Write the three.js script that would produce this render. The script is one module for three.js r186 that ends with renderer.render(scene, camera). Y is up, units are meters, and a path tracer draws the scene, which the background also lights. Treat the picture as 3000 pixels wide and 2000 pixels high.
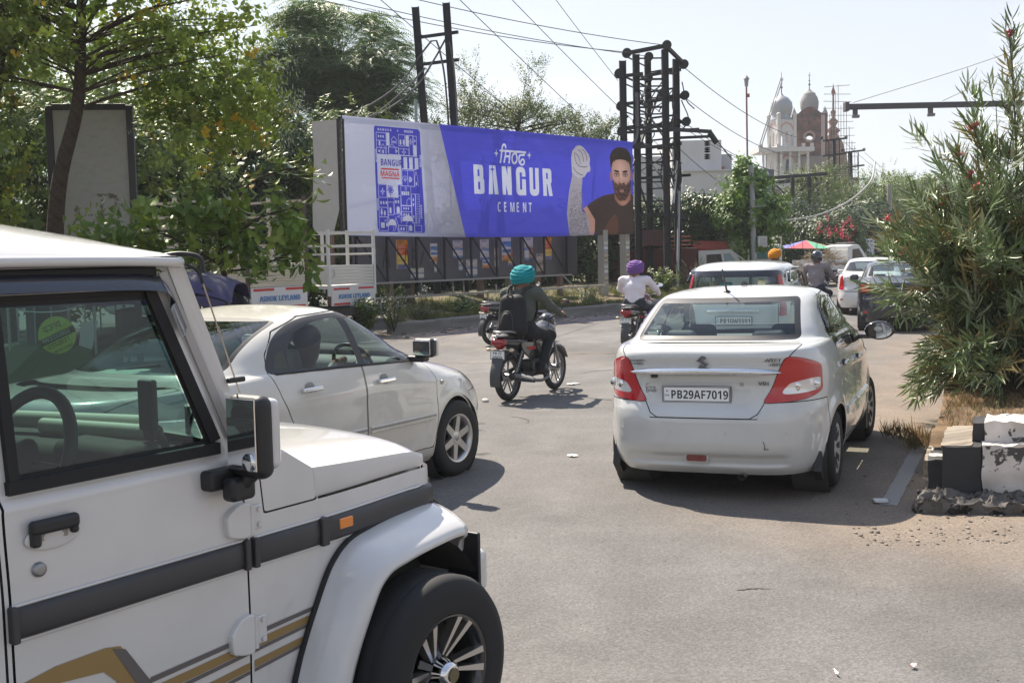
import * as THREE from 'three';
import { mergeGeometries, mergeVertices, toCreasedNormals } from 'three/addons/utils/BufferGeometryUtils.js';
import { RoundedBoxGeometry } from 'three/addons/geometries/RoundedBoxGeometry.js';
import { FontLoader } from 'three/addons/loaders/FontLoader.js';
import { TextGeometry } from 'three/addons/geometries/TextGeometry.js';

// ---------- camera, sky, sun, exposure ----------
const scene = new THREE.Scene();
const camera = new THREE.PerspectiveCamera(33.72, 1024 / 682, 0.1, 1500);
camera.rotation.order = 'YXZ';
camera.position.set(0, 1.88, 0);
camera.rotation.set(-0.0798, 0, -0.021);

const SUN = new THREE.Vector3(-0.40, 1.0, -0.66).normalize();
function seeded(n) { let s = n >>> 0; return () => { s = (s + 0x6D2B79F5) | 0; let t = Math.imul(s ^ (s >>> 15), 1 | s); t = (t + Math.imul(t ^ (t >>> 7), 61 | t)) ^ t; return ((t ^ (t >>> 14)) >>> 0) / 4294967296; }; }
const hash3 = (x, y, z) => { let h = Math.imul(x, 374761393) + Math.imul(y, 668265263) + Math.imul(z, 1274126177) | 0; h = Math.imul(h ^ (h >>> 13), 1274126177); return ((h ^ (h >>> 16)) >>> 0) / 4294967296; };
const sm = t => t * t * (3 - 2 * t), lerp = (a, b, t) => a + (b - a) * t, clamp = (x, a = 0, b = 1) => x < a ? a : x > b ? b : x;
const step = (a, b, x) => sm(clamp((x - a) / (b - a)));
function noise(x, y, z = 0) {
  const i = Math.floor(x), j = Math.floor(y), k = Math.floor(z), u = sm(x - i), v = sm(y - j), w = sm(z - k);
  const f = c => lerp(lerp(hash3(i, j, c), hash3(i + 1, j, c), u), lerp(hash3(i, j + 1, c), hash3(i + 1, j + 1, c), u), v);
  return lerp(f(k), f(k + 1), w);
}
const fbm = (x, y, z = 0, o = 4) => { let s = 0, a = 0.5, t = 0; for (let i = 0; i < o; i++) { s += a * noise(x, y, z + i * 7); t += a; a *= 0.5; x *= 2.03; y *= 2.03; z *= 2.03; } return s / t; };
{
  const W = 1024, H = 512, d = new Float32Array(W * H * 4), v = new THREE.Vector3();
  for (let j = 0; j < H; j++) for (let i = 0; i < W; i++) {
    const el = ((j + 0.5) / H - 0.5) * Math.PI, az = ((i + 0.5) / W - 0.5) * 2 * Math.PI;
    v.set(Math.cos(el) * Math.cos(az), Math.sin(el), Math.cos(el) * Math.sin(az));
    const c = v.dot(SUN), e = Math.max(0, v.y), up = 1 - Math.exp(-e * 1.9);
    const ray = 0.75 * (1 + c * c * 0.5), g = 0.72, mie = Math.min(6, (1 - g * g) / Math.pow(1 + g * g - 2 * g * c, 1.5));
    const side = 0.62 + 0.38 * step(-0.6, 0.6, c);
    let r = lerp(0.80, 0.085, up) * ray * side + 0.032 * mie, gr = lerp(0.835, 0.165, up) * ray * side + 0.032 * mie, b = lerp(0.865, 0.36, up) * ray * side + 0.032 * mie;
    const q = 1 / (e + 0.12), wisp = step(0.52, 0.8, fbm(v.x * q * 1.2 + 9, v.z * q * 2.6, 3, 5)) * 0.3 * step(0.02, 0.12, e);
    r = lerp(r, 0.98, wisp); gr = lerp(gr, 0.98, wisp); b = lerp(b, 0.99, wisp);
    if (v.y < 0) { const t = clamp(-v.y * 5); r = lerp(r, 0.25, t); gr = lerp(gr, 0.23, t); b = lerp(b, 0.21, t); }
    const k = 0.84; d.set([r * k, gr * k, b * k, 1], (j * W + i) * 4);
  }
  const sky = new THREE.DataTexture(d, W, H, THREE.RGBAFormat, THREE.FloatType);
  sky.mapping = THREE.EquirectangularReflectionMapping; sky.magFilter = THREE.LinearFilter; sky.needsUpdate = true;
  scene.background = sky; scene.environment = sky;
}
const sun = new THREE.DirectionalLight(0xfff3e2, 5);
sun.position.copy(SUN).multiplyScalar(150); sun.castShadow = true;
sun.shadow.mapSize.set(4096, 4096); sun.shadow.radius = 1;
Object.assign(sun.shadow.camera, { left: -60, right: 60, top: 60, bottom: -60, near: 1, far: 400 });
scene.add(sun, sun.target);
const renderer = new THREE.WebGLRenderer({ antialias: true });
renderer.toneMapping = THREE.LinearToneMapping;
renderer.toneMappingExposure = 1.95;
renderer.shadowMap.enabled = true;
// ---------- small helpers ----------
const V = (x, y, z) => new THREE.Vector3(x, y, z), PI = Math.PI, R = d => d * PI / 180;
const rgb = (r, g, b) => new THREE.Color().setRGB(r, g, b);
function M(col, rough = 0.8, metal = 0, more = {}) { return new THREE.MeshStandardMaterial({ color: Array.isArray(col) ? rgb(...col) : col, roughness: rough, metalness: metal, side: THREE.DoubleSide, ...more }); }
function MP(col, rough, more = {}) { return new THREE.MeshPhysicalMaterial({ color: Array.isArray(col) ? rgb(...col) : col, roughness: rough, side: THREE.DoubleSide, ...more }); }
const used = {};
function numbered(n) { const k = used[n] = (used[n] || 0) + 1; return k === 1 ? n : n + '_' + String(k - 1).padStart(3, '0'); }
function finish(o) { o.castShadow = o.receiveShadow = true; return o; }
function thing(name, label, category, pos = [0, 0, 0], turn = 0, group) {
  const o = new THREE.Group(); o.name = numbered(name); o.position.set(...pos); o.rotation.y = turn; scene.add(o);
  o.userData = { label, category }; if (group) o.userData.group = group; return o;
}
function single(name, label, category, geo, m, group) {
  const o = finish(new THREE.Mesh(geo, m)); o.name = numbered(name); scene.add(o); o.userData = { label, category }; if (group) o.userData.group = group; return o;
}
function struct(name, geo, m) { const o = finish(new THREE.Mesh(geo, m)); o.name = numbered(name); o.userData = { kind: 'structure' }; scene.add(o); return o; }
function part(parent, name, geo, m, label) { const o = finish(new THREE.Mesh(geo, m)); o.name = name; if (label) o.userData.label = label; parent.add(o); return o; }
function prep(g) { g = g.index ? g.toNonIndexed() : g; for (const k of Object.keys(g.attributes)) if (!['position', 'normal', 'uv', 'color'].includes(k)) g.deleteAttribute(k); if (!g.attributes.uv) g.setAttribute('uv', new THREE.BufferAttribute(new Float32Array(g.attributes.position.count * 2), 2)); return g; }
function join(list) { list = list.flat(9).map(prep); const col = list.some(g => g.attributes.color); if (!col) return mergeGeometries(list); for (const g of list) if (!g.attributes.color) g.setAttribute('color', new THREE.BufferAttribute(new Float32Array(g.attributes.position.count * 3).fill(1), 3)); return mergeGeometries(list); }
function box(x, y, z, w, h, d, bev = 0) { const g = bev ? new RoundedBoxGeometry(w, h, d, 2, Math.min(bev, w / 2.01, h / 2.01, d / 2.01)) : new THREE.BoxGeometry(w, h, d); g.translate(x, y, z); return g; }
function rod(a, b, r0, r1 = r0, n = 8) { a = Array.isArray(a) ? V(...a) : a; b = Array.isArray(b) ? V(...b) : b; const d = b.clone().sub(a), L = d.length(), g = new THREE.CylinderGeometry(r1, r0, L, n); g.translate(0, L / 2, 0); g.applyQuaternion(new THREE.Quaternion().setFromUnitVectors(V(0, 1, 0), d.normalize())); g.translate(a.x, a.y, a.z); return g; }
function beam(a, b, w, h) { a = V(...a); b = V(...b); const d = b.clone().sub(a), L = d.length(), g = new THREE.BoxGeometry(w, L, h); g.translate(0, L / 2, 0); d.normalize(); const q = new THREE.Quaternion(), up = Math.abs(d.y) > 0.98 ? V(0, 0, 1) : V(0, 1, 0), x = new THREE.Vector3().crossVectors(up, d).normalize(), z = new THREE.Vector3().crossVectors(x, d); q.setFromRotationMatrix(new THREE.Matrix4().makeBasis(x, d, z)); g.applyQuaternion(q); g.translate(a.x, a.y, a.z); return g; }
const curve = (pts, closed = false) => new THREE.CatmullRomCurve3(pts.map(p => Array.isArray(p) ? V(...p) : p), closed, 'centripetal');
function tube(pts, r, n = 24, k = 7, closed = false) { return new THREE.TubeGeometry(curve(pts, closed), n, r, k, closed); }
function lathe(pts, n = 32) { return new THREE.LatheGeometry(pts.map(p => new THREE.Vector2(...p)), n); }
function extrude(pts, depth, bev = 0, holes = []) { const s = new THREE.Shape(pts.map(p => new THREE.Vector2(...p))); for (const h of holes) s.holes.push(new THREE.Path(h.map(p => new THREE.Vector2(...p)))); const g = new THREE.ExtrudeGeometry(s, { depth, bevelEnabled: bev > 0, bevelThickness: bev, bevelSize: bev, bevelSegments: 2, curveSegments: 10 }); return g; }
function move(g, x, y, z, ry = 0, rx = 0, rz = 0) { if (rx) g.rotateX(rx); if (rz) g.rotateZ(rz); if (ry) g.rotateY(ry); g.translate(x, y, z); return g; }
function paintGeo(g, c) { const n = g.attributes.position.count, a = new Float32Array(n * 3); for (let i = 0; i < n; i++) a.set(c, i * 3); g.setAttribute('color', new THREE.BufferAttribute(a, 3)); return g; }
function flatNormals(g) { g = g.index ? g.toNonIndexed() : g; g.computeVertexNormals(); return g; }
function dataTex(n, f, srgb = true, rep = 1) {
  const a = new Uint8Array(n * n * 4); for (let j = 0; j < n; j++) for (let i = 0; i < n; i++) { const c = f(i / n, j / n); a.set([clamp(c[0]) * 255, clamp(c[1]) * 255, clamp(c[2]) * 255, 255], (j * n + i) * 4); }
  const t = new THREE.DataTexture(a, n, n); t.wrapS = t.wrapT = THREE.RepeatWrapping; t.magFilter = THREE.LinearFilter; t.minFilter = THREE.LinearMipmapLinearFilter; t.generateMipmaps = true; if (srgb) t.colorSpace = THREE.SRGBColorSpace; t.repeat.set(rep, rep); t.needsUpdate = true; return t;
}
// noise that wraps on a unit tile
function tileNoise(u, v, f, s = 0) { const x = u * f, y = v * f, i = Math.floor(x), j = Math.floor(y), a = sm(x - i), b = sm(y - j), h = (p, q) => hash3(((p % f) + f) % f, ((q % f) + f) % f, s); return lerp(lerp(h(i, j), h(i + 1, j), a), lerp(h(i, j + 1), h(i + 1, j + 1), a), b); }
const tileFbm = (u, v, f, o = 4, s = 0) => { let r = 0, a = 0.5, t = 0; for (let k = 0; k < o; k++) { r += a * tileNoise(u, v, f, s + k); t += a; a *= 0.55; f *= 2; } return r / t; };
function canvasTex(w, h, draw) { const c = document.createElement('canvas'); c.width = w; c.height = h; draw(c.getContext('2d'), w, h); const t = new THREE.CanvasTexture(c); t.colorSpace = THREE.SRGBColorSpace; t.anisotropy = 8; return t; }
function plate(w, h) { const g = new THREE.PlaneGeometry(w, h); return g; }
// 2D signed distance to polygon (negative inside), rounded by r
function poly(pts, r = 0) {
  return (x, y) => {
    let d = 1e9, s = 1;
    for (let i = 0, j = pts.length - 1; i < pts.length; j = i++) {
      const [xi, yi] = pts[i], [xj, yj] = pts[j], ex = xj - xi, ey = yj - yi, wx = x - xi, wy = y - yi, t = clamp((wx * ex + wy * ey) / (ex * ex + ey * ey)), bx = wx - ex * t, by = wy - ey * t;
      d = Math.min(d, bx * bx + by * by);
      const c1 = y >= yi, c2 = y < yj, c3 = ex * wy > ey * wx; if ((c1 && c2 && c3) || (!c1 && !c2 && !c3)) s = -s;
    }
    return s * Math.sqrt(d) - r;
  };
}
// smooth closed outline through points
const smooth = (pts, n = 48, tension = 0.5) => new THREE.CatmullRomCurve3(pts.map(p => V(p[0], p[1], 0)), true, 'catmullrom', tension).getPoints(n).slice(0, n).map(p => [p.x, p.y]);
const roundRect = (x0, y0, x1, y1, r, n = 4) => { const o = []; for (const [cx, cy, a] of [[x1 - r, y0 + r, -90], [x1 - r, y1 - r, 0], [x0 + r, y1 - r, 90], [x0 + r, y0 + r, 180]]) for (let k = 0; k <= n; k++) o.push([cx + r * Math.cos(R(a + 90 * k / n)), cy + r * Math.sin(R(a + 90 * k / n))]); return o; };

// ---------- skins: a grid of points cut into parts along drawn outlines ----------
// grid: rows of [x,y,z]; regions: {name, d(x,y,z) < 0 inside, gap, off}; what no region takes goes to 'rest'
function skin(grid, regions, rest, skip) {
  const nv = grid.length, nu = grid[0].length, N = [];
  for (let j = 0; j < nv; j++) for (let i = 0; i < nu; i++) {
    const a = grid[j][Math.max(0, i - 1)], b = grid[j][Math.min(nu - 1, i + 1)], c = grid[Math.max(0, j - 1)][i], d = grid[Math.min(nv - 1, j + 1)][i];
    const ux = b[0] - a[0], uy = b[1] - a[1], uz = b[2] - a[2], vx = d[0] - c[0], vy = d[1] - c[1], vz = d[2] - c[2];
    let x = uy * vz - uz * vy, y = uz * vx - ux * vz, z = ux * vy - uy * vx; const l = Math.hypot(x, y, z) || 1; N.push([x / l, y / l, z / l]);
  }
  const out = {}, put = (name, off, p) => { const o = out[name] || (out[name] = { P: [], N: [], U: [] }); for (let k = 1; k < p.length - 1; k++) for (const q of [p[0], p[k], p[k + 1]]) { o.P.push(q[0] + q[3] * off, q[1] + q[4] * off, q[2] + q[5] * off); o.N.push(q[3], q[4], q[5]); o.U.push(q[0] * 0.8 + q[2] * 0.5, q[1] * 0.8 + q[2] * 0.2); } };
  const cut = (p, ds, lim, keepLess) => { const r = []; for (let i = 0; i < p.length; i++) { const j = (i + 1) % p.length, a = ds[i] - lim, b = ds[j] - lim, ina = keepLess ? a < 0 : a > 0, inb = keepLess ? b < 0 : b > 0; if (ina) r.push(p[i]); if (ina !== inb) { const t = a / (a - b); r.push(p[i].map((v, k) => v + (p[j][k] - v) * t)); } } return r; };
  for (let j = 0; j < nv - 1; j++) for (let i = 0; i < nu - 1; i++) {
    const q = [[j, i], [j, i + 1], [j + 1, i + 1], [j + 1, i]].map(([b, a]) => [...grid[b][a], ...N[b * nu + a]]);
    let list = [q];
    for (const g of regions) {
      const next = [];
      for (const p of list) {
        const ds = p.map(v => g.d(v[0], v[1], v[2])), gap = g.gap || 0; let lo = 1e9, hi = -1e9; for (const x of ds) { if (x < lo) lo = x; if (x > hi) hi = x; }
        if (lo >= gap) { next.push(p); continue; }
        if (hi <= -gap) { if (g.name) put(g.name, g.off || 0, p); continue; }
        const a = cut(p, ds, -gap, true); if (a.length > 2 && g.name) put(g.name, g.off || 0, a);
        const b = cut(p, ds, gap, false); if (b.length > 2) next.push(b);
      }
      list = next; if (!list.length) break;
    }
    if (rest) for (const p of list) put(rest, 0, p);
  }
  const res = {}; for (const k in out) { const g = new THREE.BufferGeometry(); g.setAttribute('position', new THREE.Float32BufferAttribute(out[k].P, 3)); g.setAttribute('normal', new THREE.Float32BufferAttribute(out[k].N, 3)); g.setAttribute('uv', new THREE.Float32BufferAttribute(out[k].U, 2)); res[k] = g; }
  return res;
}
// monotone cubic interpolation of a table of rows
function table(rows) {
  const n = rows.length, m = rows[0].length, T = rows.map(r => r.map(() => 0));
  for (let c = 0; c < m; c++) { for (let i = 1; i < n - 1; i++) { const a = rows[i][c] - rows[i - 1][c], b = rows[i + 1][c] - rows[i][c]; T[i][c] = a * b <= 0 ? 0 : 2 * a * b / (a + b); } T[0][c] = rows[1][c] - rows[0][c]; T[n - 1][c] = rows[n - 1][c] - rows[n - 2][c]; }
  return v => { const x = clamp(v) * (n - 1), i = Math.min(n - 2, Math.floor(x)), t = x - i, t2 = t * t, t3 = t2 * t; return rows[i].map((p, c) => (2 * t3 - 3 * t2 + 1) * p + (t3 - 2 * t2 + t) * T[i][c] + (-2 * t3 + 3 * t2) * rows[i + 1][c] + (t3 - t2) * T[i + 1][c]); };
}
// car body: stacked plan outlines; level = [y, rear x, front x, half width, rear roundness, front roundness]
function bodyGrid(levels, xm, NU, NV, bend) {
  const f = table(levels), grid = [];
  const half = (x0, w, n, k) => { const D = 160, P = []; for (let i = 0; i <= D; i++) { const a = i / D * PI / 2; P.push([xm + (x0 - xm) * Math.pow(Math.cos(a), 2 / n), w * Math.pow(Math.sin(a), 2 / n)]); } P[D][0] = xm; const S = [0]; for (let i = 1; i <= D; i++) S.push(S[i - 1] + Math.hypot(P[i][0] - P[i - 1][0], P[i][1] - P[i - 1][1])); const o = []; let j = 0; for (let i = 0; i <= k; i++) { const s = S[D] * i / k; while (j < D - 1 && S[j + 1] < s) j++; const t = clamp((s - S[j]) / (S[j + 1] - S[j] || 1)); o.push([lerp(P[j][0], P[j + 1][0], t), lerp(P[j][1], P[j + 1][1], t)]); } return o; };
  for (let j = 0; j <= NV; j++) {
    const [y, r, fr, w, nr, nf] = f(j / NV), a = half(r, w, nr, NU), b = half(fr, w, nf, NU).reverse(), h = [...a, ...b.slice(1)];
    const row = [...h.map(([x, z]) => [x, y, -z]).reverse(), ...h.slice(1).map(([x, z]) => [x, y, z])];
    if (bend) for (const p of row) bend(p); grid.push(row);
  }
  return grid;
}
const inset = (grid, d) => { const g = skinNormals(grid); return grid.map((row, j) => row.map((p, i) => [p[0] - g[j][i][0] * d, p[1] - g[j][i][1] * d, p[2] - g[j][i][2] * d])); };
function skinNormals(grid) { const nv = grid.length, nu = grid[0].length; return grid.map((row, j) => row.map((_, i) => { const a = grid[j][Math.max(0, i - 1)], b = grid[j][Math.min(nu - 1, i + 1)], c = grid[Math.max(0, j - 1)][i], d = grid[Math.min(nv - 1, j + 1)][i]; const u = [b[0] - a[0], b[1] - a[1], b[2] - a[2]], v = [d[0] - c[0], d[1] - c[1], d[2] - c[2]]; const x = u[1] * v[2] - u[2] * v[1], y = u[2] * v[0] - u[0] * v[2], z = u[0] * v[1] - u[1] * v[0], l = Math.hypot(x, y, z) || 1; return [x / l, y / l, z / l]; })); }
// where a skin's grid lies at (x,y) on its side: returns z; nearest grid point search
function sideZ(grid, x, y) { let best = 1e9, z = 0; for (const row of grid) { if (Math.abs(row[0][1] - y) > 0.06) continue; for (const p of row) if (p[2] > 0) { const d = (p[0] - x) ** 2 + (p[1] - y) ** 2; if (d < best) { best = d; z = p[2]; } } } return z; }

// ---------- smooth bodies from tapered capsules (surface nets) ----------
function blob(bones, cell, k = 0.05, colors) {
  const lo = [1e9, 1e9, 1e9], hi = [-1e9, -1e9, -1e9];
  for (const b of bones) for (const [p, r] of [[b.a, b.r], [b.b, b.s]]) for (let c = 0; c < 3; c++) { lo[c] = Math.min(lo[c], p[c] - r - 0.04); hi[c] = Math.max(hi[c], p[c] + r + 0.04); }
  const n = lo.map((l, c) => Math.ceil((hi[c] - l) / cell) + 1), [nx, ny, nz] = n, F = new Float32Array(nx * ny * nz);
  const dist = (b, x, y, z) => { const [ax, ay, az] = b.a, dx = b.b[0] - ax, dy = b.b[1] - ay, dz = b.b[2] - az, L = dx * dx + dy * dy + dz * dz || 1e-9; const t = clamp(((x - ax) * dx + (y - ay) * dy + (z - az) * dz) / L); let qx = x - ax - dx * t, qy = y - ay - dy * t, qz = z - az - dz * t; if (b.flat) { const f = b.flat, q = qx * f[0] + qy * f[1] + qz * f[2], e = f[3]; qx += f[0] * q * e; qy += f[1] * q * e; qz += f[2] * q * e; } return Math.hypot(qx, qy, qz) - lerp(b.r, b.s, t); };
  for (let z = 0; z < nz; z++) for (let y = 0; y < ny; y++) for (let x = 0; x < nx; x++) { let d = 1e3; const X = lo[0] + x * cell, Y = lo[1] + y * cell, Z = lo[2] + z * cell; for (const b of bones) { const e = dist(b, X, Y, Z), kk = b.k || k; if (e > d + kk) continue; const h = clamp(0.5 + 0.5 * (d - e) / kk); d = lerp(d, e, h) - kk * h * (1 - h); } F[x + nx * (y + ny * z)] = d; }
  const id = new Int32Array(nx * ny * nz).fill(-1), P = [], I = [], C = [];
  const E = [[0, 1], [2, 3], [4, 5], [6, 7], [0, 2], [1, 3], [4, 6], [5, 7], [0, 4], [1, 5], [2, 6], [3, 7]];
  for (let z = 0; z < nz - 1; z++) for (let y = 0; y < ny - 1; y++) for (let x = 0; x < nx - 1; x++) {
    const o = x + nx * (y + ny * z), c = [0, 1, nx, nx + 1, nx * ny, nx * ny + 1, nx * ny + nx, nx * ny + nx + 1].map(q => F[o + q]); let m = 0; for (let q = 0; q < 8; q++) if (c[q] < 0) m++; if (!m || m === 8) continue;
    let sx = 0, sy = 0, sz = 0, s = 0; for (const [a, b] of E) if ((c[a] < 0) !== (c[b] < 0)) { const t = c[a] / (c[a] - c[b]); sx += lerp(a & 1, b & 1, t); sy += lerp((a >> 1) & 1, (b >> 1) & 1, t); sz += lerp(a >> 2, b >> 2, t); s++; }
    id[o] = P.length / 3; const px = lo[0] + (x + sx / s) * cell, py = lo[1] + (y + sy / s) * cell, pz = lo[2] + (z + sz / s) * cell; P.push(px, py, pz);
    let bd = 1e9, bc = [1, 1, 1]; for (const b of bones) { const e = dist(b, px, py, pz); if (e < bd) { bd = e; bc = b.c; } } C.push(...bc);
  }
  const face = (a, b, c, d, flip) => { if (a < 0 || b < 0 || c < 0 || d < 0) return; if (flip) I.push(a, c, b, a, d, c); else I.push(a, b, c, a, c, d); };
  for (let z = 1; z < nz - 1; z++) for (let y = 1; y < ny - 1; y++) for (let x = 1; x < nx - 1; x++) { const o = x + nx * (y + ny * z), s = F[o] < 0; if (s !== F[o + 1] < 0) face(id[o - nx - nx * ny], id[o - nx * ny], id[o], id[o - nx], !s); if (s !== F[o + nx] < 0) face(id[o - 1 - nx * ny], id[o - 1], id[o], id[o - nx * ny], !s); if (s !== F[o + nx * ny] < 0) face(id[o - 1 - nx], id[o - nx], id[o], id[o - 1], !s); }
  const g = new THREE.BufferGeometry(); g.setAttribute('position', new THREE.Float32BufferAttribute(P, 3)); g.setAttribute('color', new THREE.Float32BufferAttribute(C, 3)); g.setIndex(I); g.computeVertexNormals(); return g;
}
// ---------- ground, road, verge, median ----------
const kerbLine = curve([[-30, 0, -25.5], [-14, 0, -25.4], [-6, 0, -25.0], [-3.0, 0, -26.0], [-0.88, 0, -28.5], [4.47, 0, -34.96], [8, 0, -40.5], [12, 0, -48.5], [19, 0, -62], [30, 0, -80], [52, 0, -110], [100, 0, -165]]).getPoints(400);
const medianLine = curve([[2.86, 0, -8.0], [3.55, 0, -9.55], [4.31, 0, -11.41], [7.0, 0, -17.6], [10.6, 0, -25.4], [15.5, 0, -34], [23, 0, -46], [36, 0, -64], [60, 0, -92], [112, 0, -145]]).getPoints(300);
const kerbZ = x => { for (let i = 1; i < kerbLine.length; i++) if (kerbLine[i].x >= x) { const a = kerbLine[i - 1], b = kerbLine[i]; return lerp(a.z, b.z, (x - a.x) / (b.x - a.x)); } return -300; };
const kerbDist = (x, z) => { let d = 1e9; for (let i = 0; i < kerbLine.length; i += 3) d = Math.min(d, Math.hypot(kerbLine[i].x - x, kerbLine[i].z - z)); return d; };
const medDist = (x, z) => { let d = 1e9; for (let i = 0; i < medianLine.length; i += 2) d = Math.min(d, Math.hypot(medianLine[i].x - x, medianLine[i].z - z)); return d; };
function gridGeo(xs, zs, f) { const P = [], C = [], U = [], I = [], n = xs.length; for (const z of zs) for (const x of xs) { const [y, c, X = x, Z = z] = f(x, z); P.push(X, y, Z); C.push(...c); U.push(X, Z); } for (let j = 0; j < zs.length - 1; j++) for (let i = 0; i < n - 1; i++) { const a = j * n + i; I.push(a, a + 1, a + n + 1, a, a + n + 1, a + n); } const g = new THREE.BufferGeometry(); g.setAttribute('position', new THREE.Float32BufferAttribute(P, 3)); g.setAttribute('color', new THREE.Float32BufferAttribute(C, 3)); g.setAttribute('uv', new THREE.Float32BufferAttribute(U, 2)); g.setIndex(I); g.computeVertexNormals(); return g; }
const range = (a, b, n) => Array.from({ length: n + 1 }, (_, i) => a + (b - a) * i / n);
const asphaltMap = dataTex(1024, (u, v) => { const s = tileNoise(u, v, 256, 3), t = tileNoise(u, v, 512, 9), w = tileFbm(u, v, 8, 4, 20); const g = 0.70 + (s - 0.5) * 0.16 + (t > 0.88 ? 0.16 : 0) - (t < 0.08 ? 0.14 : 0) + (w - 0.5) * 0.14; return [g, g * 0.985, g * 0.97]; }, true);
const asphaltBump = dataTex(1024, (u, v) => { const s = tileNoise(u, v, 256, 3) * 0.6 + tileNoise(u, v, 128, 5) * 0.4; return [s, s, s]; }, false);
for (const t of [asphaltMap, asphaltBump]) t.repeat.set(1 / 2.6, 1 / 2.6);
const earthMap = dataTex(512, (u, v) => { const g = 0.72 + (tileFbm(u, v, 16, 5, 2) - 0.5) * 0.5 + (tileNoise(u, v, 256, 7) - 0.5) * 0.2; return [g, g * 0.97, g * 0.92]; });
earthMap.repeat.set(0.5, 0.5);
struct('ground', gridGeo([-900, -300, -120, -60, 0, 60, 120, 300, 900], [900, 200, 60, 0, -60, -120, -300, -1400], () => [-0.02, [0.62, 0.50, 0.37]]), M([0.55, 0.52, 0.5], 0.95, 0, { map: earthMap, vertexColors: true }));
{
  const xs = [...range(-40, -6, 34), ...range(-5.8, 6, 118).slice(0), ...range(6.3, 30, 79), ...range(31, 130, 40)], zs = [...range(8, -2, 12), ...range(-2.15, -20, 119), ...range(-20.5, -70, 99), ...range(-72, -200, 48)];
  const g = gridGeo(xs, zs, (x, z) => {
    const n = fbm(x * 0.35, z * 0.35, 1), n2 = fbm(x * 1.7, z * 1.7, 5), n3 = fbm(x * 0.9 + 40, z * 0.25, 2);
    const dm = medDist(x, z), dk = kerbDist(x, z);
    let sand = step(2.6, 0.3, dm + (n2 - 0.5) * 1.3 - (n - 0.5) * 1.2) * 0.9 + step(2.4, 0.2, dk + (n2 - 0.5) * 1.4) * 0.9;
    sand = Math.max(sand, step(0.52, 0.8, n * 0.6 + n2 * 0.3 + step(0.5, 4.5, x) * step(-9, -3, z) * 0.30) * 0.75);
    sand = clamp(sand); const a = 0.258 + (n2 - 0.5) * 0.06 + (n3 - 0.5) * 0.08 - 0.05 * step(0.60, 0.68, fbm(x * 0.8 + 7, z * 0.5, 11)) + 0.035 * step(0.58, 0.62, fbm(x * 0.5 - 3, z * 0.6 + 20, 13));
    return [0, [lerp(a, 0.40, sand), lerp(a * 0.99, 0.325, sand), lerp(a * 0.99, 0.255, sand)]];
  });
  struct('road', g, M([1, 1, 1], 0.86, 0, { map: asphaltMap, vertexColors: true, bumpMap: asphaltBump, bumpScale: 0.0035 }));
}
{ // cracks and scars in the asphalt
  const r = seeded(19), road = scene.getObjectByName('road'), cm = M([0.09, 0.085, 0.08], 0.95); for (const [x, z, L, a] of [[1.19, -6.05, 0.22, 0.2], [0.95, -17, 1.6, 0.5], [1.5, -18.2, 1.1, -0.2], [1.9, -19.5, 1.2, 0.6], [-0.2, -17.5, 1.2, 0.3], [0.5, -20.4, 1.8, 0.15], [-1.2, -19, 1.3, 0.5], [2.3, -12.4, 0.9, 0.9], [0.1, -12.2, 0.7, 0.3]]) { const P = [], I = [], n = 16; let px = x, pz = z, d = a; for (let i = 0; i <= n; i++) { const w = (0.004 + 0.008 * r()) * (1 + L * 0.6) * Math.sin(PI * (i + 0.4) / (n + 0.8)); P.push(px + Math.sin(d) * w, 0.004, pz + Math.cos(d) * w, px - Math.sin(d) * w, 0.004, pz - Math.cos(d) * w); d += (r() - 0.5) * 0.9; px += Math.cos(d) * L / n; pz -= Math.sin(d) * L / n; if (i < n) I.push(2 * i, 2 * i + 1, 2 * i + 3, 2 * i, 2 * i + 3, 2 * i + 2); } const g = new THREE.BufferGeometry(); g.setAttribute('position', new THREE.Float32BufferAttribute(P, 3)); g.setIndex(I); g.computeVertexNormals(); part(road, 'crack', g, cm); }
}
// worn edge line beside the median
{
  const P = [], I = [], n = 44; for (let i = 0; i <= n; i++) { const t = i / n, x = lerp(2.69, 3.92, t), z = lerp(-7.99, -10.66, t), j = 0.012 * (noise(i * 0.9, 3) - 0.5); P.push(x - 0.055 + j, 0.004, z - 0.025, x + 0.055 + j, 0.004, z + 0.025); if (i < n) I.push(2 * i, 2 * i + 1, 2 * i + 3, 2 * i, 2 * i + 3, 2 * i + 2); }
  const g = new THREE.BufferGeometry(); g.setAttribute('position', new THREE.Float32BufferAttribute(P, 3)); g.setIndex(I); g.computeVertexNormals();
  struct('road_marking', g, M([0.27, 0.26, 0.245], 0.85));
}
// left verge: raised bank behind a concrete kerb
const vergeY = (x, z) => { const d = kerbZ(x) - z; return 0.26 + 0.10 * step(0, 2.5, d) + 0.25 * step(2, 9, d) + (fbm(x * 0.8, z * 0.8, 9) - 0.5) * 0.22 * step(0.1, 1, d); };
{
  const xs = [...range(-2.9, 14, 84), ...range(15, 100, 50)], vs = [0.19, 0.3, 0.5, 0.8, 1.2, 1.7, 2.3, 3, 4, 5, 6.5, 8, 10, 13, 17, 22, 30, 45];
  const g = gridGeo(xs, vs, (x, d) => { const z = kerbZ(x) - d, n = fbm(x * 1.1, z * 1.1, 4), m = fbm(x * 0.4, z * 0.4, 8), gr = step(0.36, 0.58, n * 0.6 + m * 0.4); return [vergeY(x, z) - (d > 20 ? 0.3 : 0), [lerp(0.36, 0.12, gr), lerp(0.28, 0.135, gr), lerp(0.19, 0.05, gr)], x, z]; });
  struct('grass_verge', g, M([1, 1, 1], 0.95, 0, { map: earthMap, vertexColors: true }));
}
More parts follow.
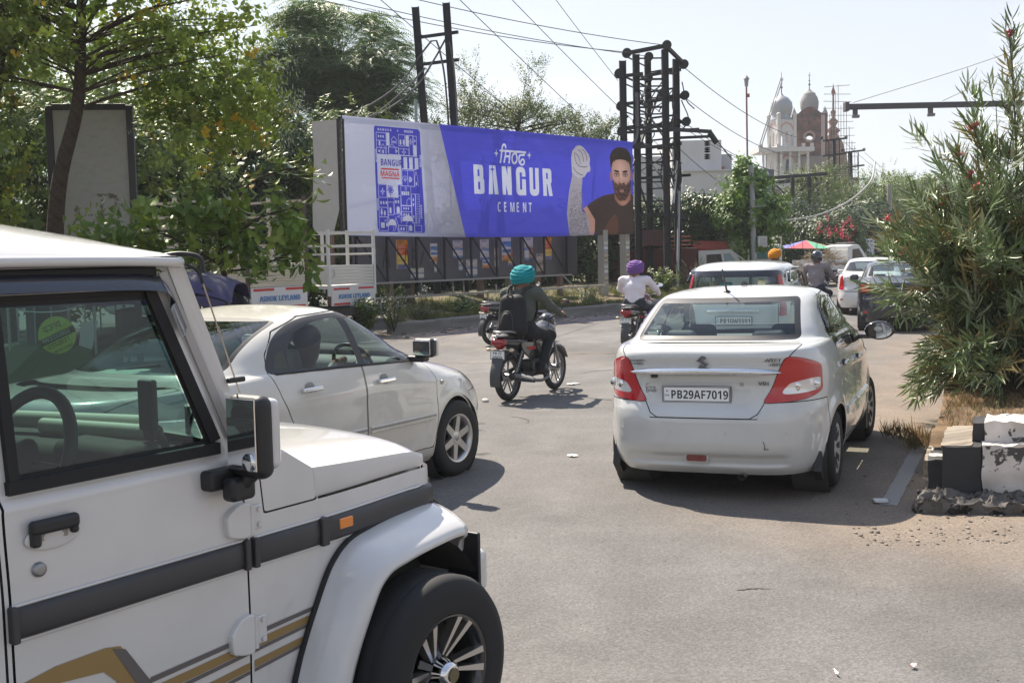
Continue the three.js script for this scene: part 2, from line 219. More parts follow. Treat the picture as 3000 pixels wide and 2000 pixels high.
{
  const conc = dataTex(256, (u, v) => { const g = 0.66 + (tileFbm(u, v, 6, 5, 4) - 0.5) * 0.35; return [g, g * 0.98, g * 0.95]; });
  const cm = M([0.5, 0.5, 0.49], 0.9, 0, { map: conc }), root = thing('roadside_kerb', 'low grey concrete kerb wall running below the billboard', 'kerb');
  // kerb cast in lengths with open joints
  let i0 = kerbLine.findIndex(p => p.x > -2.85); const pts = kerbLine.slice(i0); let k = 0, shown = 0;
  while (k < pts.length - 2 && shown < 40) {
    let e = k, L = 0; while (e < pts.length - 1 && L < 2.0) { L += pts[e].distanceTo(pts[e + 1]); e++; }
    const P = [], I = [], sec = [[0, 0.0], [0, 0.24], [-0.02, 0.275], [-0.18, 0.275], [-0.2, 0.26], [-0.2, 0]];
    for (let j = k; j <= e; j++) { const t = pts[Math.min(pts.length - 1, j + 1)].clone().sub(pts[Math.max(0, j - 1)]).normalize(), nx = -t.z, nz = t.x; let p = pts[j].clone(); if (j === e) p.addScaledVector(t, -0.012); for (const [o, y] of sec) P.push(p.x + nx * o, y, p.z + nz * o); }
    const m = sec.length; for (let j = 0; j < e - k; j++) for (let q = 0; q < m - 1; q++) { const a = j * m + q; I.push(a, a + m, a + m + 1, a, a + m + 1, a + 1); }
    for (const o of [0, (e - k) * m]) I.push(o, o + 1, o + 2, o, o + 2, o + 3, o, o + 3, o + 5);
    let g = new THREE.BufferGeometry(); g.setAttribute('position', new THREE.Float32BufferAttribute(P, 3)); g.setIndex(I); g.setAttribute('uv', new THREE.Float32BufferAttribute(P.flatMap((_, q) => q % 3 === 0 ? [P[q] + P[q + 2], P[q + 1]] : []), 2)); g = toCreasedNormals(g, 0.5);
    part(root, 'kerb_block', g, cm); k = e; shown++;
  }
}
// median: painted concrete walls with earth inside
const medTop = 0.42;
{
  const root = thing('median_divider', 'black and white painted concrete median end with rough broken base', 'median', [0, 0, 0]);
  const N = s => (x, y, z) => (fbm(x * s, y * s, z * s, 4) - 0.5);
  function rock(g, amp, s, lim) { g = mergeVertices(g); const p = g.attributes.position, f = N(s), h = N(s * 1.7); for (let i = 0; i < p.count; i++) { const x = p.getX(i), y = p.getY(i), z = p.getZ(i); const a = amp * (lim ? lim(x, y, z) : 1); p.setXYZ(i, x + f(x, y, z) * a, y + h(y, z, x) * a, z + f(z, x, y + 9) * a); } const U = []; for (let i = 0; i < p.count; i++) U.push((p.getX(i) + p.getZ(i)) * 1.3, p.getY(i) * 1.3); g.setAttribute('uv', new THREE.Float32BufferAttribute(U, 2)); return flatNormals(g); }
  const paintMap = (base, dark) => dataTex(512, (u, v) => { const n = tileFbm(u, v, 8, 5, 3), m = tileFbm(u, v, 24, 4, 8), c = tileNoise(u, v * 0.4, 12, 5); const chip = step(0.60, 0.66, n * 0.6 + m * 0.4 + c * 0.05), st = (tileFbm(u, v, 5, 4, 11) - 0.5) * 0.25; const g = lerp(base + st, dark, chip); return [g, g * 0.975, g * 0.95]; });
  const white = M([0.82, 0.80, 0.78], 0.9, 0, { map: paintMap(0.88, 0.36) }), black = M([0.028, 0.028, 0.03], 0.7), rough = M([0.30, 0.29, 0.28], 0.95, 0, { map: paintMap(0.7, 0.3) }), bare = M([0.5, 0.46, 0.41], 0.95, 0, { map: earthMap });
  // end wall turns to the right; its frame: a = along the end wall, b = back along the road
  const A = V(0.985, 0, 0.17).normalize(), B = V(0.40, 0, -0.916).normalize(), O = V(3.06, 0, -7.95);
  const fr = new THREE.Group(); fr.name = 'end_wall'; // local: x along A, z along -B
  const mat4 = new THREE.Matrix4().makeBasis(A, V(0, 1, 0), B.clone().negate()).setPosition(O);
  const put = (name, g, m, label) => { g.applyMatrix4(mat4); const o = part(root, name, toCreasedNormals(g, 0.7), m, label); return o; };
  const blk = (x0, x1, y0, y1, z0, z1, nx, ny, nz) => { const g = new THREE.BoxGeometry(x1 - x0, y1 - y0, z1 - z0, nx, ny, nz); g.translate((x0 + x1) / 2, (y0 + y1) / 2, (z0 + z1) / 2); return g; };
  put('painted_block', rock(blk(0.0, 0.262, 0.07, 0.425, -0.30, 0, 10, 12, 8), 0.022, 9), black, 'black painted corner block');
  put('painted_block', rock(blk(0.265, 1.9, 0.07, 0.43, -0.32, 0.012, 50, 14, 8), 0.045, 8), white, 'chipped white painted block');
  put('painted_block', rock(blk(0.20, 0.285, 0.43, 0.56, -0.62, -0.24, 6, 8, 8), 0.03, 9), black, 'black painted upper block');
  put('painted_block', rock(blk(0.288, 2.1, 0.432, 0.575, -0.60, -0.22, 50, 8, 8), 0.05, 8), white, 'white painted upper block');
  put('ledge', rock(blk(-0.01, 0.20, 0.40, 0.432, -0.95, -0.02, 8, 3, 20), 0.03, 9), bare);
  put('broken_footing', rock(blk(-0.16, 2.4, -0.03, 0.09, -0.15, 0.27, 150, 12, 30), 0.14, 13, (x, y, z) => 1), rough, 'rough broken concrete footing');
  // side wall blocks going back along the road, alternately black and white
  const side = []; for (let k = 0; k < 9; k++) { const a = medianLine[Math.min(298, Math.round(k * 2.6) + 3)], b = medianLine[Math.min(299, Math.round((k + 1) * 2.6) + 3)]; side.push([a, b]); }
  side.forEach(([a, b], k) => { const L = a.distanceTo(b) - 0.015, d = b.clone().sub(a).normalize(), g = rock(blk(0, L, -0.02, 0.30, 0, 0.2, 14, 6, 4), 0.03, 8); g.applyMatrix4(new THREE.Matrix4().makeBasis(d, V(0, 1, 0), V(-d.z, 0, d.x)).setPosition(a.x + 0.1, 0, a.z)); part(root, 'side_block', g, k % 2 ? white : black); });
  // low step in front of the side wall
  put('side_step', rock(blk(-0.20, -0.02, -0.02, 0.12, -3.4, -1.15, 8, 4, 40), 0.03, 8), bare);
  // earth fill
  const xs = range(0, 1, 24), zs = range(0, 1, 60); const g = gridGeo(xs, zs, (u, v) => { const p = medianLine[Math.round(v * 110) + 4], w = lerp(1.9, 2.6, v), x = p.x + 0.22 + u * w, z = p.z - 0.3; const n = fbm(x * 2, z * 2, 3); return [medTop - 0.03 + (n - 0.5) * 0.12 - (v < 0.02 ? 0.05 : 0), [lerp(0.30, 0.22, n), lerp(0.20, 0.155, n), lerp(0.11, 0.09, n)], x, z]; });
  part(root, 'earth_fill', g, M([1, 1, 1], 0.95, 0, { map: earthMap, vertexColors: true }));
}
// road stud, litter, stones
{
  const s = thing('road_stud', 'small aluminium road stud at the end of the worn edge line', 'road stud', [2.66, 0.004, -8.08], -0.1);
  part(s, 'housing', box(0, 0.011, 0, 0.105, 0.02, 0.085, 0.006), M([0.5, 0.5, 0.5], 0.4, 0.7)); part(s, 'reflector', box(0, 0.012, 0.0425, 0.075, 0.012, 0.006), M([0.75, 0.75, 0.75], 0.15, 0.2));
  const r = seeded(5), scrap = (x, z, w, d, col, name, label) => { const g = new THREE.PlaneGeometry(w, d, 4, 3); const p = g.attributes.position; for (let i = 0; i < p.count; i++) p.setZ(i, 0.008 + r() * 0.014); g.rotateX(-PI / 2); g.rotateY(r() * 3); g.translate(x, 0.002, z); g.computeVertexNormals(); single(name, label, 'litter', g, M(col, 0.8), 'paper scraps on the road'); };
  scrap(0.85, -15.7, 0.2, 0.1, [0.8, 0.8, 0.76], 'paper_scrap', 'white paper scrap lying on the road beside the motorcycle shadow');
  scrap(0.53, -10.16, 0.09, 0.06, [0.75, 0.74, 0.7], 'paper_scrap', 'white paper scrap on asphalt between the two silver white cars');
  scrap(1.75, -4.86, 0.032, 0.022, [0.8, 0.55, 0.5], 'wrapper', 'tiny pinkish wrapper near the bottom edge of the road');
  scrap(1.39, -4.8, 0.045, 0.008, [0.85, 0.82, 0.74], 'straw', 'thin pale straw lying on the asphalt in the foreground');
  scrap(2.76, -27.4, 0.3, 0.16, [0.7, 0.68, 0.62], 'paper_scrap', 'crumpled pale paper near the far kerb');
  const stone = (x, z, s, c, label) => { const g = new THREE.IcosahedronGeometry(s, 1), p = g.attributes.position; for (let i = 0; i < p.count; i++) { const k = 0.75 + 0.5 * noise(p.getX(i) * 40 + x * 9, p.getY(i) * 40, p.getZ(i) * 40); p.setXYZ(i, p.getX(i) * k, p.getY(i) * k * 0.6, p.getZ(i) * k); } g.translate(x, s * 0.4, z); single('stone', label, 'stone', flatNormals(g), M(c, 0.9), 'loose stones on the road'); };
  stone(-0.35, -14.06, 0.045, [0.7, 0.69, 0.66], 'pale stone on the road left of the motorcycle rear wheel');
  const grit = (name, n, f, c) => { const L = []; for (let k = 0; k < n; k++) { const [x, z, q] = f(); const g = new THREE.IcosahedronGeometry(q, 0), p = g.attributes.position; for (let i = 0; i < p.count; i++) { const m = 0.7 + 0.6 * hash3(Math.round(p.getX(i) * 4e3), Math.round(p.getZ(i) * 4e3), k); p.setXYZ(i, p.getX(i) * m, p.getY(i) * m * 0.6, p.getZ(i) * m); } g.translate(x, q * 0.3, z); const kk = 0.5 + 0.9 * r(); L.push(paintGeo(prep(flatNormals(g)), c.map(v => v * kk))); } const o = finish(new THREE.Mesh(join(L), M([1, 1, 1], 0.9, 0, { vertexColors: true }))); o.name = name; o.userData = { kind: 'stuff', label: 'scattered grit and pebbles lying on the road surface', category: 'gravel' }; scene.add(o); };
  grit('gravel', 900, () => { const u = r(); if (u < 0.35) return [2.2 + r() * 1.2, -6.9 - r() * 2.4 * r(), 0.004 + 0.013 * r() ** 3]; if (u < 0.6) return [-0.5 + r() * 3.6, -4.6 - r() * 5, 0.002 + 0.004 * r() ** 2]; const x = -2.6 + r() * 7; return [x, kerbZ(x) + 0.1 + r() * r() * 2.4, 0.012 + 0.06 * r() ** 4]; }, [0.24, 0.21, 0.18]);
}
// ---------- shared car pieces ----------
const paint = (c, r = 0.32) => MP(c, r, { clearcoat: 1, clearcoatRoughness: 0.04 });
const dustMap = dataTex(256, (u, v) => { const g = 0.95 + (tileFbm(u, v, 6, 5, 2) - 0.5) * 0.07; return [g, g * 0.99, g * 0.975]; });
const MAT = {
  glass: MP([0.80, 0.90, 0.87], 0.0, { transmission: 1, thickness: 0, ior: 1.52 }),
  glassGreen: MP([0.40, 0.545, 0.515], 0.0, { transmission: 1, thickness: 0, ior: 1.52 }),
  glassDark: MP([0.32, 0.40, 0.40], 0.0, { transmission: 1, thickness: 0, ior: 1.52 }),
  black: M([0.022, 0.022, 0.024], 0.45), gloss: MP([0.015, 0.015, 0.018], 0.15, { clearcoat: 1 }), rubber: M([0.02, 0.02, 0.021], 0.8), seal: M([0.02, 0.02, 0.02], 0.7),
  plastic: M([0.05, 0.05, 0.055], 0.55), chrome: M([0.78, 0.79, 0.80], 0.08, 1), alloy: M([0.58, 0.58, 0.58], 0.32, 0.85), steel: M([0.35, 0.35, 0.36], 0.4, 0.9),
  red: MP([0.46, 0.006, 0.010], 0.12, { clearcoat: 1 }), clear: MP([0.72, 0.74, 0.76], 0.12, { clearcoat: 1, metalness: 0.55 }), amber: MP([0.85, 0.25, 0.02], 0.2, { clearcoat: 1 }),
  seat: M([0.10, 0.10, 0.11], 0.9), seatBeige: M([0.42, 0.38, 0.32], 0.9), dash: M([0.09, 0.09, 0.095], 0.7), floor: M([0.06, 0.058, 0.055], 0.95), mirror: M([0.85, 0.86, 0.87], 0.02, 1),
  darkGrey: M([0.06, 0.058, 0.055], 0.9), skinTone: M([0.30, 0.16, 0.10], 0.6),  // first entry: plain dark grey plastic and metal of undersides, liners, wheel backs
};
const surfX = (grid, z, y) => { let b = 1e9, x = 0; for (const row of grid) { if (Math.abs(row[0][1] - y) > 0.07) continue; for (const p of row) { if (p[0] > 2) continue; const d = (p[2] - z) ** 2 + (p[1] - y) ** 2; if (d < b) { b = d; x = p[0]; } } } return x; };
function wheelGeo(r, w, rim) { // axis z, outer face +z
  const h = w / 2, t = lathe([[rim, -h * 0.86], [rim + 0.012, -h], [lerp(rim, r, 0.6), -h * 1.06], [r - 0.018, -h * 0.93], [r, -h * 0.72], [r - 0.001, -h * 0.4], [r - 0.008, -h * 0.38], [r - 0.008, -h * 0.32], [r, -h * 0.3], [r, h * 0.3], [r - 0.008, h * 0.32], [r - 0.008, h * 0.38], [r - 0.001, h * 0.4], [r, h * 0.72], [r - 0.018, h * 0.93], [lerp(rim, r, 0.6), h * 1.06], [rim + 0.012, h], [rim, h * 0.86]], 64); t.rotateX(PI / 2); return t;
}
function spokePiece(r0, r1, w0, w1, z0, z1, th, a) { // tapered spoke radiating in +x then turned by a
  const P = [[r0, -w0 / 2], [r1, -w1 / 2], [r1, w1 / 2], [r0, w0 / 2]], pos = [], I = []; for (const [dz] of [[0], [-th]]) for (const [x, y] of P) { const t = (x - r0) / (r1 - r0); pos.push(x, y, lerp(z0, z1, t) + dz); }
  I.push(0, 1, 2, 0, 2, 3, 4, 6, 5, 4, 7, 6); for (let i = 0; i < 4; i++) { const j = (i + 1) % 4; I.push(i, i + 4, j, j, i + 4, j + 4); } const g = new THREE.BufferGeometry(); g.setAttribute('position', new THREE.Float32BufferAttribute(pos, 3)); g.setIndex(I); const f = flatNormals(g); f.rotateZ(a); return f;
}
function makeWheel(style, r, w, rim) {
  const o = new THREE.Group(); o.name = 'wheel'; part(o, 'tyre', wheelGeo(r, w, rim), MAT.rubber); const h = w / 2;
  const barrel = lathe([[rim, -h * 0.9], [rim - 0.02, -h * 0.6], [rim - 0.03, h * 0.5], [rim - 0.012, h * 0.84], [rim + 0.006, h * 0.98], [rim, h * 0.86]], 48); barrel.rotateX(PI / 2);
  const back = new THREE.CircleGeometry(rim - 0.02, 32); back.translate(0, 0, -h * 0.2);
  part(o, 'brake_disc', join([back]), MAT.darkGrey);
  if (style === 'alloy') { const S = [barrel]; for (let k = 0; k < 6; k++) S.push(spokePiece(0.04, rim - 0.006, 0.062, 0.050, h * 0.72, h * 0.80, 0.03, k * PI / 3 + 0.35)); const c = lathe([[0, h * 0.80], [0.045, h * 0.78], [0.062, h * 0.66], [0.062, h * 0.3]], 24); c.rotateX(PI / 2); S.push(c); part(o, 'rim', join(S), MAT.alloy); const cap = lathe([[0, h * 0.84], [0.024, h * 0.82], [0.026, h * 0.7]], 20); cap.rotateX(PI / 2); part(o, 'centre_cap', cap, MAT.steel); }
  if (style === 'cover') { const S = []; const dish = lathe([[0, h * 0.80], [0.05, h * 0.82], [0.08, h * 0.70], [rim * 0.80, h * 0.86], [rim + 0.004, h * 0.95], [rim + 0.006, h * 0.8]], 48); dish.rotateX(PI / 2); S.push(dish); part(o, 'wheel_cover', join(S), M([0.5, 0.5, 0.5], 0.4, 0.4)); for (let k = 0; k < 9; k++) { const g = spokePiece(0.075, rim * 0.86, 0.018, 0.055, h * 0.84, h * 0.92, 0.01, k * 2 * PI / 9); part(o, 'cover_slot', g, MAT.darkGrey); } }
  if (style === 'sport') { part(o, 'rim', join([barrel]), MAT.gloss); for (let k = 0; k < 6; k++) for (const s of [-1, 1]) part(o, 'spoke', spokePiece(0.06, rim - 0.004, 0.010, 0.026, h * 0.55, h * 0.95, 0.04, k * PI / 3 + s * 0.17), M([0.6, 0.58, 0.56], 0.3, 0.9)); const c = lathe([[0, h * 1.10], [0.030, h * 1.10], [0.044, h * 1.04], [0.052, h * 0.85], [0.055, h * 0.5]], 28); c.rotateX(PI / 2); const cap = part(o, 'centre_cap', c, MAT.chrome); const e = new THREE.CylinderGeometry(0.027, 0.027, 0.01, 24); e.rotateX(PI / 2); e.translate(0, 0, h * 1.11); part(o, 'cap_emblem', e, M([0.18, 0.16, 0.1], 0.35, 0.7)); const hubs = []; for (let k = 0; k < 12; k++) hubs.push(spokePiece(0.05, 0.10, 0.02, 0.03, h * 0.62, h * 0.35, 0.05, k * PI / 6)); part(o, 'hub', join(hubs), MAT.gloss); }
  return o;
}
function putWheels(root, style, r, w, rim, xs, track, steer = 0) { const W0 = makeWheel(style, r, w, rim); let first = true; for (const x of xs) for (const s of [1, -1]) { const o = first ? W0 : W0.clone(); first = false; o.position.set(x, r, s * track); o.rotation.set(0, (s < 0 ? PI : 0) + (x > 2 ? steer : 0), 0); o.name = 'wheel'; root.add(o); } }
const FONT = await new FontLoader().loadAsync('fonts/droid/droid_sans_bold.typeface.json');
function text3(str, size, depth = 0.004, sx = 1) { const g = new TextGeometry(str, { font: FONT, size, depth, curveSegments: 3, bevelEnabled: false }); g.computeBoundingBox(); g.translate(-(g.boundingBox.max.x + g.boundingBox.min.x) / 2, -size / 2, 0); g.scale(sx, 1, 1); return g; }
function strokes2(list, r, s, x = 0, y = 0) { return join(list.map(p => tube(p.map(([a, b]) => [x + a * s, y + b * s, 0]), r, Math.max(6, p.length * 5), 5))); }
function plateTex(lines, w, h, ind = true) { return canvasTex(w, h, (c) => { c.fillStyle = '#e9ebea'; c.fillRect(0, 0, w, h); c.strokeStyle = '#23262c'; c.lineWidth = h * 0.045; c.strokeRect(h * 0.05, h * 0.05, w - h * 0.1, h - h * 0.1); c.fillStyle = '#272b33'; c.textAlign = 'center'; c.textBaseline = 'middle'; const n = lines.length; lines.forEach((t, i) => { let s = h * 0.74 / n; c.font = `bold ${s}px sans-serif`; const m = c.measureText(t).width, av = w * (ind ? 0.86 : 0.84); c.save(); c.translate(w * (ind && n === 1 ? 0.545 : 0.5), h * (i + 0.5) / n * (n > 1 ? 0.88 : 1) + (n > 1 ? h * 0.06 : h * 0.02)); c.scale(av / m > 1.15 ? 1.15 : av / m, 1); c.fillText(t, 0, 0); c.restore(); }); if (ind && n === 1) { c.font = `bold ${h * 0.16}px sans-serif`; c.fillStyle = '#3c5fa8'; c.fillText('IND', w * 0.065, h * 0.58); c.fillStyle = '#9aa4b4'; c.beginPath(); c.arc(w * 0.065, h * 0.3, h * 0.07, 0, 7); c.fill(); } }); }
function numberPlate(parent, lines, w, h, pos, turn, ind) { const o = part(parent, 'number_plate', box(0, 0, 0, w, h, 0.012, 0.004), MAT.black); o.position.set(...pos); o.rotation.set(...turn); const f = plate(w * 0.975, h * 0.94); f.translate(0, 0, 0.0075); part(o, 'plate_face', f, M([1, 1, 1], 0.4, 0, { map: plateTex(lines, 512, Math.round(512 * h / w), ind) })); return o; }
function seat(x, z, mat, head = true, w = 0.5, y = 0.32) { const L = [box(x, y + 0.08, z, 0.52, 0.16, w, 0.06)]; const b = box(0, 0.29, 0, 0.13, 0.6, w, 0.06); b.rotateZ(0.26); b.translate(x - 0.24, y + 0.12, z); L.push(b); if (head) { const h = box(0, 0, 0, 0.1, 0.2, 0.27, 0.05); h.rotateZ(0.26); h.translate(x - 0.43, y + 0.80, z); L.push(h, rod([x - 0.40, y + 0.64, z - 0.06], [x - 0.43, y + 0.76, z - 0.06], 0.008), rod([x - 0.40, y + 0.64, z + 0.06], [x - 0.43, y + 0.76, z + 0.06], 0.008)); } return L; }
function halves(g) { const P = g.attributes.position.array, N = g.attributes.normal.array, Uv = g.attributes.uv.array, out = [[[], [], []], [[], [], []]]; for (let i = 0; i < P.length; i += 9) { const o = out[P[i + 2] + P[i + 5] + P[i + 8] > 0 ? 0 : 1]; for (let k = 0; k < 9; k++) { o[0].push(P[i + k]); o[1].push(N[i + k]); } for (let k = 0; k < 6; k++) o[2].push(Uv[i / 9 * 6 + k]); } return out.filter(o => o[0].length).map(o => { const r = new THREE.BufferGeometry(); r.setAttribute('position', new THREE.Float32BufferAttribute(o[0], 3)); r.setAttribute('normal', new THREE.Float32BufferAttribute(o[1], 3)); r.setAttribute('uv', new THREE.Float32BufferAttribute(o[2], 2)); return r; }); }
// builds a car from its levels and regions; returns {root, grid}
function buildCar(root, S) {
  const grid = bodyGrid(S.levels, S.xm, S.nu || 110, S.nv || 110, S.bend);
  const geos = skin(grid, S.regions, 'body');
  for (const k in geos) { const n = k.replace(/_\d+$/, ''), m = S.mats[n] || S.mats.body; for (const g of /door|side_window|window_frame|lamp|lens/.test(n) ? halves(geos[k]) : [geos[k]]) part(root, n, g, m); }
  // trim inside: the same shell a little smaller, open at the windows
  const inner = skin(inset(bodyGrid(S.levels, S.xm, 60, 60, S.bend), 0.035), [...S.openings.map(d => ({ d })), { d: (x, y) => y - 0.24 }], 'interior_trim');
  if (inner.interior_trim) part(root, 'interior_trim', inner.interior_trim, S.mats.trim || MAT.dash);
  // floor pan and wheel wells
  const L = S.levels[0], fl = []; fl.push(box((L[1] + L[2]) / 2, L[0] + 0.03, 0, (L[2] - L[1]) * 0.94, 0.03, L[3] * 1.45)); for (const x of S.axles) for (const s of [-1, 1]) { const c = new THREE.CylinderGeometry(S.arch + 0.02, S.arch + 0.02, 0.26, 28, 1, true, 0, PI * 2); c.rotateX(PI / 2); c.translate(x, S.wheelR, s * (S.track - 0.07)); const b = new THREE.CircleGeometry(S.arch + 0.02, 28); b.translate(x, S.wheelR, s * (S.track - 0.2)); fl.push(c, b); }
  part(root, 'underbody', join(fl), MAT.darkGrey);
  return grid;
}
const side = (p, zmin = 0.5) => (x, y, z) => Math.max(p(x, y), zmin - Math.abs(z));
const arch = (cx, cy, r) => (x, y, z) => Math.max(Math.hypot(x - cx, y - cy) - r, 0.45 - Math.abs(z));
// ---------- silver white sedan seen from behind ----------
{
  const root = thing('compact_sedan', 'silver white compact sedan seen from behind with plate PB29AF7019', 'car', [1.40, 0, -8.24], R(90 - 23.5)); root.rotation.order = 'YXZ'; root.scale.z = 1.05; root.rotation.x = -0.016;
  const levels = [[0.19, 0.13, 3.86, 0.76, 5, 4], [0.24, 0.075, 3.9, 0.80, 4.6, 4], [0.32, 0.035, 3.96, 0.825, 4.4, 4], [0.45, 0.0, 3.985, 0.843, 4.2, 4], [0.58, 0.0, 3.99, 0.848, 4.2, 4], [0.66, 0.018, 3.98, 0.848, 4.3, 4], [0.74, 0.055, 3.95, 0.845, 4.4, 4], [0.86, 0.075, 3.86, 0.84, 4.5, 4], [0.96, 0.07, 3.66, 0.83, 4.6, 4], [1.05, 0.075, 3.3, 0.812, 4.8, 4], [1.105, 0.095, 3.05, 0.795, 4.8, 4], [1.135, 0.15, 2.9, 0.78, 4.6, 4], [1.15, 0.30, 2.83, 0.765, 4.4, 4], [1.17, 0.40, 2.78, 0.752, 4.2, 4], [1.25, 0.52, 2.63, 0.722, 4.2, 4], [1.35, 0.69, 2.42, 0.678, 4.2, 4], [1.44, 0.87, 2.2, 0.628, 4.2, 4], [1.485, 1.0, 2.05, 0.585, 4, 4], [1.515, 1.16, 1.93, 0.51, 3.6, 3.6], [1.538, 1.36, 1.8, 0.36, 3, 3], [1.547, 1.52, 1.68, 0.16, 2.4, 2.4], [1.549, 1.6, 1.61, 0.0, 2, 2]];
  const xm = 1.62, q = (x, z) => Math.abs(z) + 0.95 * Math.max(0, x - 0.14);
  const dlo = poly(smooth([[0.96, 1.075], [1.00, 1.22], [1.12, 1.36], [1.35, 1.448], [1.75, 1.468], [2.08, 1.435], [2.38, 1.25], [2.66, 1.04], [2.62, 0.985], [1.9, 1.0], [1.3, 1.035]], 66)), fw = poly([[1.86, 1.02], [2.60, 1.015], [2.36, 1.235], [2.08, 1.40], [1.86, 1.44]]), rw = poly([[1.20, 1.06], [1.78, 1.03], [1.78, 1.44], [1.40, 1.425], [1.24, 1.34]]), qw = poly([[1.01, 1.09], [1.155, 1.075], [1.18, 1.28], [1.06, 1.22]]);
  const rg = poly(roundRect(-0.60, 1.165, 0.60, 1.47, 0.04).map(([z, y]) => [z * lerp(1.03, 0.90, (y - 1.16) / 0.3), y])), ws = poly(roundRect(-0.66, 1.06, 0.66, 1.47, 0.05).map(([z, y]) => [z * lerp(1.03, 0.85, (y - 1.06) / 0.41), y]));
  const lampP = poly(smooth([[0.425, 0.735], [0.475, 0.84], [0.56, 1.05], [0.66, 1.062], [0.86, 1.03], [1.03, 0.985], [1.04, 0.88], [1.03, 0.80], [0.80, 0.755], [0.6, 0.74]], 60, 0.35)), clearP = poly(smooth([[0.545, 0.795], [0.60, 0.87], [0.80, 0.895], [1.0, 0.895], [0.99, 0.82], [0.80, 0.80]], 30, 0.3));
  const lidP = poly([[-0.66, 1.155], [-0.585, 1.06], [-0.475, 0.84], [-0.42, 0.72], [-0.385, 0.655], [-0.33, 0.622], [0.33, 0.622], [0.385, 0.655], [0.42, 0.72], [0.475, 0.84], [0.585, 1.06], [0.66, 1.155]]);
  const dF = poly([[1.80, 0.3], [2.74, 0.3], [2.83, 0.5], [2.84, 0.95], [2.7, 1.02], [2.36, 1.26], [2.08, 1.452], [1.80, 1.482]]), dR = poly([[1.79, 0.3], [1.79, 1.482], [1.35, 1.462], [1.10, 1.37], [0.975, 1.22], [0.945, 1.06], [1.02, 0.86], [1.13, 0.66], [1.22, 0.46], [1.36, 0.3]]);
  const bump = (x, y, z) => Math.max(y - (Math.abs(z) < 0.4 ? 0.62 : 0.735), x - 0.5), G = 0.0035;
  const openings = [side(dlo, 0.5), (x, y, z) => Math.max(rg(z, y), x - 1.3), (x, y, z) => Math.max(ws(z, y), 1.9 - x), arch(0.79, 0.3, 0.36), arch(3.22, 0.3, 0.36)];
  const rearOnly = (p, lim) => (x, y, z) => Math.max(p(z, y), x - lim);
  const bend = p => { const [x, y, z] = p, az = Math.abs(z); if (x < 0.4) { p[0] += 0.028 * step(0.46, 0.30, az) * step(0.635, 0.70, y) * step(0.945, 0.925, y); p[0] -= 0.020 * step(1.0, 1.09, y) * step(1.135, 1.115, y) * step(0.75, 0.55, az); p[0] += 0.022 * step(0.62, 0.52, az) * step(0.255, 0.275, y) * step(0.352, 0.335, y); p[0] += 0.012 * step(0.66, 0.70, y) * step(0.76, 0.73, y) * step(0.42, 0.5, az) * 0; } if (az > 0.6) { const s = Math.sign(z); for (const cx of [0.79, 3.22]) { const d = Math.hypot(x - cx, y - 0.3); p[2] += s * 0.014 * step(0.47, 0.37, d) * step(0.3, 0.36, d); } p[2] += s * 0.010 * step(0.03, 0, Math.abs(y - (0.90 - 0.02 * (x - 1)))) * step(0.6, 1.0, x); p[2] -= s * 0.012 * step(0.1, 0, Math.abs(y - 0.5)) * step(1.1, 1.4, x) * step(2.9, 2.6, x); } };
  const white = paint([0.655, 0.68, 0.685], 0.3); white.map = dustMap;
  const mats = { body: white, door: white, trunk_lid: white, rear_bumper: white, window_frame: MAT.gloss, rear_window: MAT.glass, windscreen: MAT.glass, side_window: MAT.glassDark, window_border: MAT.black, tail_lamp: MAT.red, reversing_lens: MAT.clear, trim: MAT.dash };
  const grid = buildCar(root, {
    levels, xm, nu: 120, nv: 150, bend, mats, openings, axles: [0.79, 3.22], arch: 0.345, wheelR: 0.3, track: 0.735,
    regions: [{ d: arch(0.79, 0.3, 0.345) }, { d: arch(3.22, 0.3, 0.345) },
      { name: 'side_window_1', d: side(fw) }, { name: 'side_window_2', d: side(rw) }, { name: 'side_window_3', d: side(qw) }, { name: 'window_frame', d: side(dlo), off: 0.002 },
      { name: 'rear_window', d: (x, y, z) => Math.max(rg(z, y) + 0.035, x - 1.3) }, { name: 'window_border', d: (x, y, z) => Math.max(rg(z, y), x - 1.3) }, { name: 'windscreen', d: (x, y, z) => Math.max(ws(z, y), 1.9 - x) },
      { name: 'reversing_lens', d: (x, y, z) => Math.max(clearP(q(x, z), y), x - 0.6), off: 0.004 }, { name: 'tail_lamp', d: (x, y, z) => Math.max(lampP(q(x, z), y), x - 0.6), gap: 0.002, off: 0.005 },
      { name: 'trunk_lid', d: rearOnly(lidP, 0.36), gap: G }, { name: 'rear_bumper', d: bump, gap: G }, { name: 'door_1', d: side(dF), gap: G }, { name: 'door_2', d: side(dR), gap: G }],
  });
  putWheels(root, 'cover', 0.298, 0.185, 0.19, [0.79, 3.22], 0.735, -0.05);
  // tail lamp light pipes: lenses inside the red
  for (const s of [-1, 1]) for (const [qq, y] of [[0.63, 0.848], [0.74, 0.85]]) { const g = new THREE.SphereGeometry(0.034, 14, 8); g.scale(0.25, 1, 1); const x = surfX(grid, qq, y); g.translate(x - 0.006, y, s * qq); part(root, 'reflector_bowl', g, MAT.chrome); }
